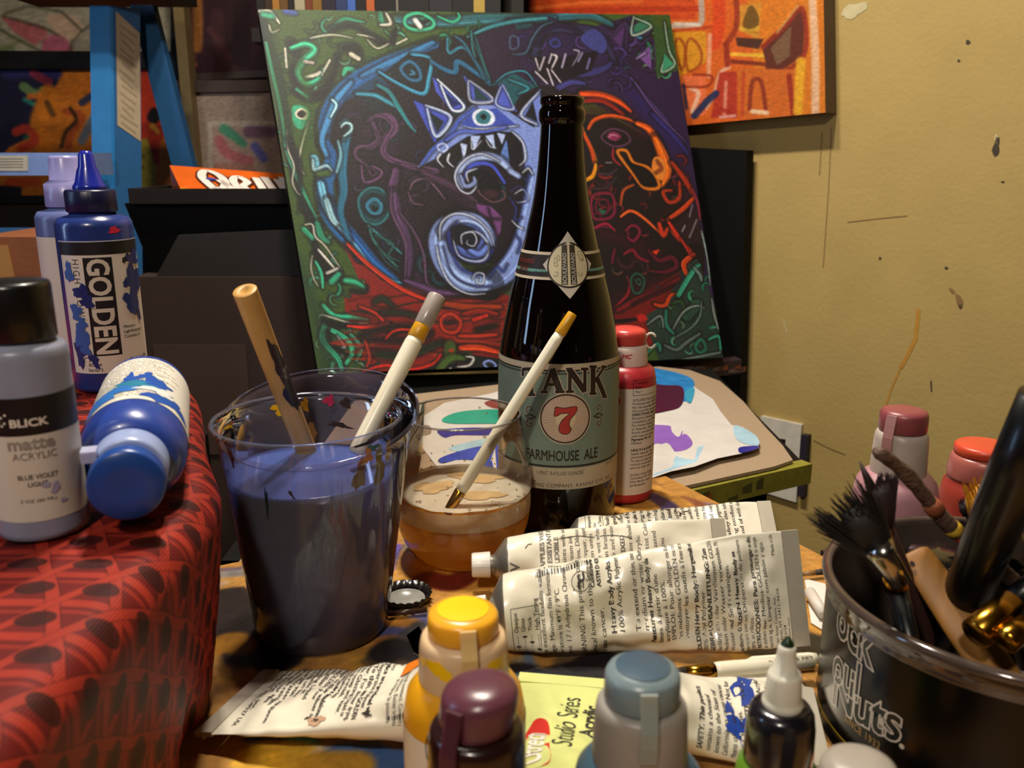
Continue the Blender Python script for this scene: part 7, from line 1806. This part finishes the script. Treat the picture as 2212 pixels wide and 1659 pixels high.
# ================================================================== black tub of brushes
UX, UY, UR, UH = .2150, .343, .0750, .0740
t = Thing('brush_tub', 'large clear-rimmed black nut tub full of brushes at the right edge', 'tub', (UX, UY, T), face(UX, UY))
t.part('wall', MB().lathe([(0, .0006), (UR * .93, .0006), (UR * .97, .003), (UR - .0004, .008), (UR, .012), (UR, UH - .010)], 120), M('tub_black', '080707', .22, var=.0, spec=.35))
t.part('liner', MB().lathe([(0, .002), (UR * .92, .002), (UR - .0022, .010), (UR - .0022, UH - .003)], 96), M('liner_brown', '54463e', .6, var=.12, vscale=25, col2='2c2420'))
t.part('rim', MB().lathe([(UR + .0002, UH - .0115), (UR + .0006, UH - .0100), (UR + .0004, UH - .0048), (UR + .0022, UH - .0040), (UR + .0028, UH - .0020), (UR + .0020, UH - .0002), (UR - .0006, UH), (UR - .0018, UH - .0010), (UR - .0020, UH - .0060)], 120), M('rim_smoked', '5a4c44', .12, coat=.4, var=.12, vscale=35, col2='2a2220'), label='smoked clear plastic rim')
uf = face(UX, UY)
def tub_a(px, py):
    q = at_cyl(px, py, UX, UY, UR); a = math.atan2(q.x - UX, -(q.y - UY)) - uf
    while a < -PI: a += 2 * PI
    while a > PI: a -= 2 * PI
    return a, q.z - T
def tubmap(vf, px0, py0, px1, py1, h):
    """lettering fitted between two photographed points of its mid line on the tub wall"""
    (a0, z0), (a1, z1) = tub_a(px0, py0), tub_a(px1, py1); w_ = (a1 - a0) * UR; v = fit(vf, w_, h)
    return [(x + (a0 + a1) / 2 * UR, y + (z0 + z1) / 2 + (z1 - z0) * x / w_) for x, y in v[0]], v[1]
it = []
for s_, q, h_ in [('ock', (1812, 1322, 1893, 1405), .0195), ('oul', (1803, 1425, 1858, 1478), .0185), ('Nuts', (1803, 1482, 1950, 1566), .0175)]:
    vf = tubmap(glyphs(s_, .01, .03, cut=.0006, spacing=.92), *q, h_); it.append((vf, 1, .0001)); it += [(e_, 0, .0006) for e_ in [edge_outline(vf, .00075)]]
it.append((tubmap(glyphs('SINCE 1932', .01, .02, cut=.0006, spacing=1.15), 1826, 1548, 1902, 1612, .0036), 2, .0001))
(ad, zd) = tub_a(1948, 1612); it.append((disc2(ad * UR, zd, .0011, 16, 1), 0))
zy = tub_a(1850, 1600)[1]
it.append((rect2(-UR * 1.9, .0100, UR * 1.2, .0106, 120, 1), 3)); it.append((rect2(-UR * 1.9, .0030, UR * 1.2, .0085, 120, 1), 4))
for px, py, s_ in [(1842, 1375, .0010), (1906, 1558, .0014), (1820, 1345, .0007)]:
    a_, z_ = tub_a(px, py); it.append((([(a_ * UR + x, z_ + y) for x, y in [(-s_, 0), (0, -s_ * 1.8), (s_, 0), (0, s_ * 1.6)]], [(0, 1, 2, 3)]), 0, .0012))
add_text(t, t.o.children[0] if t.o.children else None, 'print', it, [M('tub_outline_white', 'd0c6bc', .4), M('tub_dark_green', '121a14', .25, var=.3, vscale=200), M('tub_gold_print', '9a7c48', .4), M('tub_gold_line', 'b89a20', .4), M('tub_black', '', .2)], UR, 0, .00015)

def tw(px, py, y): return at_y(px, py, y)
m_blkw = M('black_lacquer', '0a090a', .3, coat=.1); m_br = M('black_hair', '15100f', .6); m_gold = M('gold_ferrule', '', .2, metal=1); m_silv = M('silver_ferrule', 'b0aca4', .2, metal=1)
floorz = T + .0045
def bury(P0, P1, r):
    """continue a stick from P1 (upper) through P0 (lower) down to the floor of the tub, staying inside its wall"""
    d = (P0 - P1).normalized(); e = P0
    for k in range(120):
        q = e + d * .001
        if q.z - r < floorz or math.hypot(q.x - UX, q.y - UY) > UR - .004 - r: break
        e = q
    return e
def hair(root, tip, width, n, seed, curl, m, t, name='bristles', thick=.0006, flatdir=None, spread=1.6, jitter=.18):
    rnd = random.Random(seed); d = tip - root; L = d.length; d.normalize(); s1 = (flatdir if flatdir is not None else V3((1, 0, 0))); s1 = (s1 - d * s1.dot(d)).normalized(); s2 = d.cross(s1); mb = MB()
    mb.sweep([root, root + d * L * .35, root + d * L * .66, root + d * L * .86], [width * .5, width * .62, width * .58, width * .26], 12, 0, flat=.55, side=s1)
    for k in range(n):
        f = rnd.uniform(-1, 1); g = rnd.uniform(-.5, .5); l = L * rnd.uniform(1 - jitter * 1.6, 1.05); p = root + s1 * (f * width * .5) + s2 * (g * width * .3)
        e = root + d * l + s1 * (f * width * .5 * spread + rnd.uniform(-.1, .1) * width) + s2 * (g * width * .3 * spread) + curl * (l / L) ** 2 * rnd.uniform(.5, 1.3)
        m1 = p + (e - p) * .5 - curl * .12; mb.sweep([p, m1, e], [thick, thick * .8, .00012], 4, 0, caps=False)
    return t.part(name, mb, m, world=True)
# fan of black hair
R1 = tw(1895, 1178, .318); F1 = tw(1948, 1262, .312); F0 = bury(F1, R1, .004)
t = Thing('paint_brush', 'splayed black-haired brush with a silver ferrule leaning over the left rim of the tub', 'brush', F0)
t.part('ferrule', MB().sweep([R1, R1 + (F1 - R1) * .3, F1], [.0062, .0050, .0042], 20), m_silv, world=True); t.part('handle', MB().sweep([F1, F0], [.0040, .0034], 16), m_blkw, world=True)
hair(R1, tw(1822, 1092, .322), .0125, 220, 3, V3((-.004, 0, .003)), m_br, t, flatdir=V3((.6, 0, .8)), spread=2.2, thick=.0005, jitter=.2)
# oval dark brush
R1 = tw(1905, 1140, .330); F1 = tw(1938, 1275, .322); F0 = bury(F1, R1, .004)
t = Thing('paint_brush', 'dark oval-haired brush with a gold ferrule beside the splayed black one', 'brush', F0)
t.part('ferrule', MB().sweep([R1, R1 + (F1 - R1) * .5, R1 + (F1 - R1) * .74, R1 + (F1 - R1) * .78, F1], [.0030, .0036, .0038, .0046, .0046], 20), m_gold, world=True); t.part('handle', MB().sweep([F1, F0], [.0042, .0036], 16), m_blkw, world=True)
hair(R1, tw(1913, 1026, .332), .0085, 150, 7, V3((.001, 0, 0)), M('plum_hair', '241418', .6), t, flatdir=V3((1, 0, 0)), spread=.9, jitter=.12)
# pointed brush
R1 = tw(1888, 1066, .338); F1 = tw(1950, 1225, .335); F0 = bury(F1, R1, .003)
t = Thing('paint_brush', 'thin pointed dark brush rising between the black-haired brushes', 'brush', F0)
t.part('bristles', MB().sweep([tw(1857, 997, .342), tw(1870, 1026, .340), R1], [.0003, .0014, .0024], 12), M('plum_hair', '', .6), world=True); t.part('handle', MB().sweep([R1, F1, F0], [.0024, .003, .003], 14), M('dark_brown_wood', '3a2420', .4), world=True)
# paint-crusted stick
P0 = tw(2108, 1178, .352); P1 = tw(1890, 973, .338); Pf = bury(P0, P1, .004)
t = Thing('stick', 'paint-crusted brown stick slanting up and left out of the brush tub', 'stick', Pf)
rnd = random.Random(4); n = 26; pts = [P1 + (P0 - P1) * (k / (n - 1)) + V3((0, 0, .0022 * math.sin(k / 4.0))) for k in range(n)]
mb = MB().sweep(pts + [Pf], [.0016] + [.0026 + .0008 * rnd.random() + .0006 * k / n for k in range(n - 2)] + [.0036, .0034], 14)
t.part('shaft', mb, M('crusted_stick', '6a5040', .55, var=.2, vscale=120, bump=.8, bscale=400, col2='3a2624'), world=True)
for f0, f1, c, nm in [(.72, .80, 'c09a30', 'yellow_paint'), (.80, .97, '8a3434', 'red_paint'), (.55, .60, '8a4a30', 'rust_paint')]:
    mb = MB().sweep([pts[int(f0 * (n - 1))], pts[int((f0 + f1) / 2 * (n - 1))], pts[min(n - 1, int(f1 * (n - 1)))]], [.0034, .0040, .0038], 14); t.part(nm, mb, M(nm, c, .45, bump=.5), world=True)
# flat wooden handle
P1 = tw(1975, 1195, .340); P0 = tw(2078, 1345, .318); Pf = bury(P0, P1, .006)
t = Thing('wooden_stick', 'broad flat tan wooden handle with a small hole inside the brush tub', 'stick', Pf)
d_ = (P0 - P1).normalized(); sd_ = V3((1, 0, .35)); sd_ = (sd_ - d_ * sd_.dot(d_)).normalized()
t.part('blade', MB().sweep([P1 - d_ * .001, P1, P1 + d_ * .004, P0, Pf], [.0040, .0062, .0070, .0082, .008], 20, flat=.28, side=sd_), M('tan_flat_wood', '96662a', .5, var=.12, vscale=30), world=True)
hp = P1 + d_ * .004 - sd_ * .004; nn = d_.cross(sd_); nn = nn if nn.y < 0 else -nn
mb = MB(); mb.add([hp + nn * .0030 + sd_ * .0009 * math.cos(q) + d_ * .0013 * math.sin(q) for q in np.linspace(0, 2 * PI, 12, endpoint=False)], [tuple(range(12))]); t.part('hole', mb, M('dark_hole', '14100c', .8), world=True)
# yellow flat brush
R1 = tw(2152, 1122, .386); F1 = tw(2185, 1230, .382); F0 = bury(F1, R1, .005)
t = Thing('paint_brush', 'flat brush with mustard yellow bristles standing at the back of the tub', 'brush', F0)
t.part('ferrule', MB().sweep([R1, F1], [.0105, .0095], 20, flat=.35, side=V3((1, 0, 0))), m_silv, world=True); t.part('handle', MB().sweep([F1, F0], [.0060, .0050], 16), m_blkw, world=True)
hair(R1, tw(2130, 1032, .388), .020, 120, 11, V3((0, 0, 0)), M('mustard_bristle', 'c8881c', .55, var=.15, vscale=200), t, flatdir=V3((1, 0, .1)), spread=1.1, jitter=.06, thick=.0007)
t.part('white_dab', MB().lathe([(.0012 * math.sin(q) * 1.6, -.006 * math.cos(q)) for q in np.linspace(0, PI, 9)], 12, c=tuple(tw(2158, 1010, .384) - V3(F0))), M('white_dab', 'd0ccc8', .5))
# small dark brush behind
R1 = tw(2108, 1108, .393); F1 = tw(2122, 1150, .392); F0 = bury(F1, R1, .004)
t = Thing('paint_brush', 'short dark round brush behind the crusted stick at the back of the tub', 'brush', F0)
t.part('handle', MB().sweep([R1, F1, F0], [.005, .0045, .0040], 14), M('dark_brown_wood', '', .4), world=True); hair(R1, tw(2094, 1070, .395), .0115, 60, 15, V3((0, 0, 0)), M('plum_hair', '', .6), t, spread=1.1, jitter=.15)
# thick black handle
P1 = tw(2262, 860, .300); P0 = tw(2112, 1225, .322); Pf = bury(P0, P1, .010)
t = Thing('paint_brush', 'thick black lacquered brush handle slanting across the right edge of the tub', 'brush', Pf)
t.part('handle', MB().sweep([P1, P1 + (P0 - P1) * .4, P0, Pf], [.0095, .0100, .0092, .0085], 24), m_blkw, world=True)
# gold ferrules low in the tub
for (a0, a1, ya, yb, r_, lab_) in [((2105, 1372), (2185, 1302), .296, .306, .0060, 'gold-ferruled brush lying low in the front of the tub'), ((2168, 1388), (2215, 1352), .289, .295, .0048, 'second gold-ferruled brush low in the tub at the right frame edge')]:
    A_, B_ = tw(*a0, ya), tw(*a1, yb); d_ = (B_ - A_).normalized(); t = Thing('paint_brush', lab_, 'brush', A_)
    t.part('ferrule', MB().sweep([A_, A_ + d_ * .001, A_ + (B_ - A_) * .5, B_], [r_ * .8, r_, r_ * .98, r_ * .9], 24), m_gold, world=True)
    t.part('handle', MB().sweep([B_, B_ + d_ * .03], [r_ * .85, r_ * .6], 16), m_blkw, world=True)
# black jar inside the tub
jx, jy = at_y(2035, 1200, .378).x, .378
t = Thing('black_jar', 'glossy black jar standing inside the brush tub', 'jar', (jx, jy, floorz))
t.part('body', MB().lathe([(0, 0), (.016, 0), (.0165, .002), (.0165, .050), (.014, .054), (.014, .056)], 48), M('black_jar_gloss', '100e10', .12, coat=.4)); t.part('lid', MB().lathe([(.0150, .056), (.0155, .057), (.0155, .0665), (.014, .068), (0, .068)], 90, rfun=lambda r, z, a: r * (1 + .012 * math.sin(a * 40))), M('black_jar_gloss', '', .1))
# bottles with pink and red caps behind the tub
flip_bottle('paint_bottle', 'dusty pink bottle with a maroon flip lid behind the brush tub', .2080, .4475, (.080, .008, .0225, .0115), (.0218, .0136, .0122), M('dusty_pink_body', 'b08088', .4, sss=.2), M('dirty_white_collar', 'b8aaa0', .4, sss=.4, var=.1, vscale=80), M('maroon_pink_lid', '8a4448', .35, sss=.2), skew=(0, 0), dome=.0006, tabcol=M('pink_tab', 'a0706c', .35), rot=-.45)
flip_bottle('paint_bottle', 'low red bottle with a flat coral red flip lid behind the yellow brush', .2660, .4700, (.070, .007, .012, .0060), (.0205, .0172, .0158), M('red_clay_body', '98382c', .4, sss=.2), M('red_clear_collar', 'a86058', .3, sss=.4), M('coral_lid', 'c84a30', .35, sss=.3), skew=(0, 0), dome=.0004, tab=False, z=T + .0003)
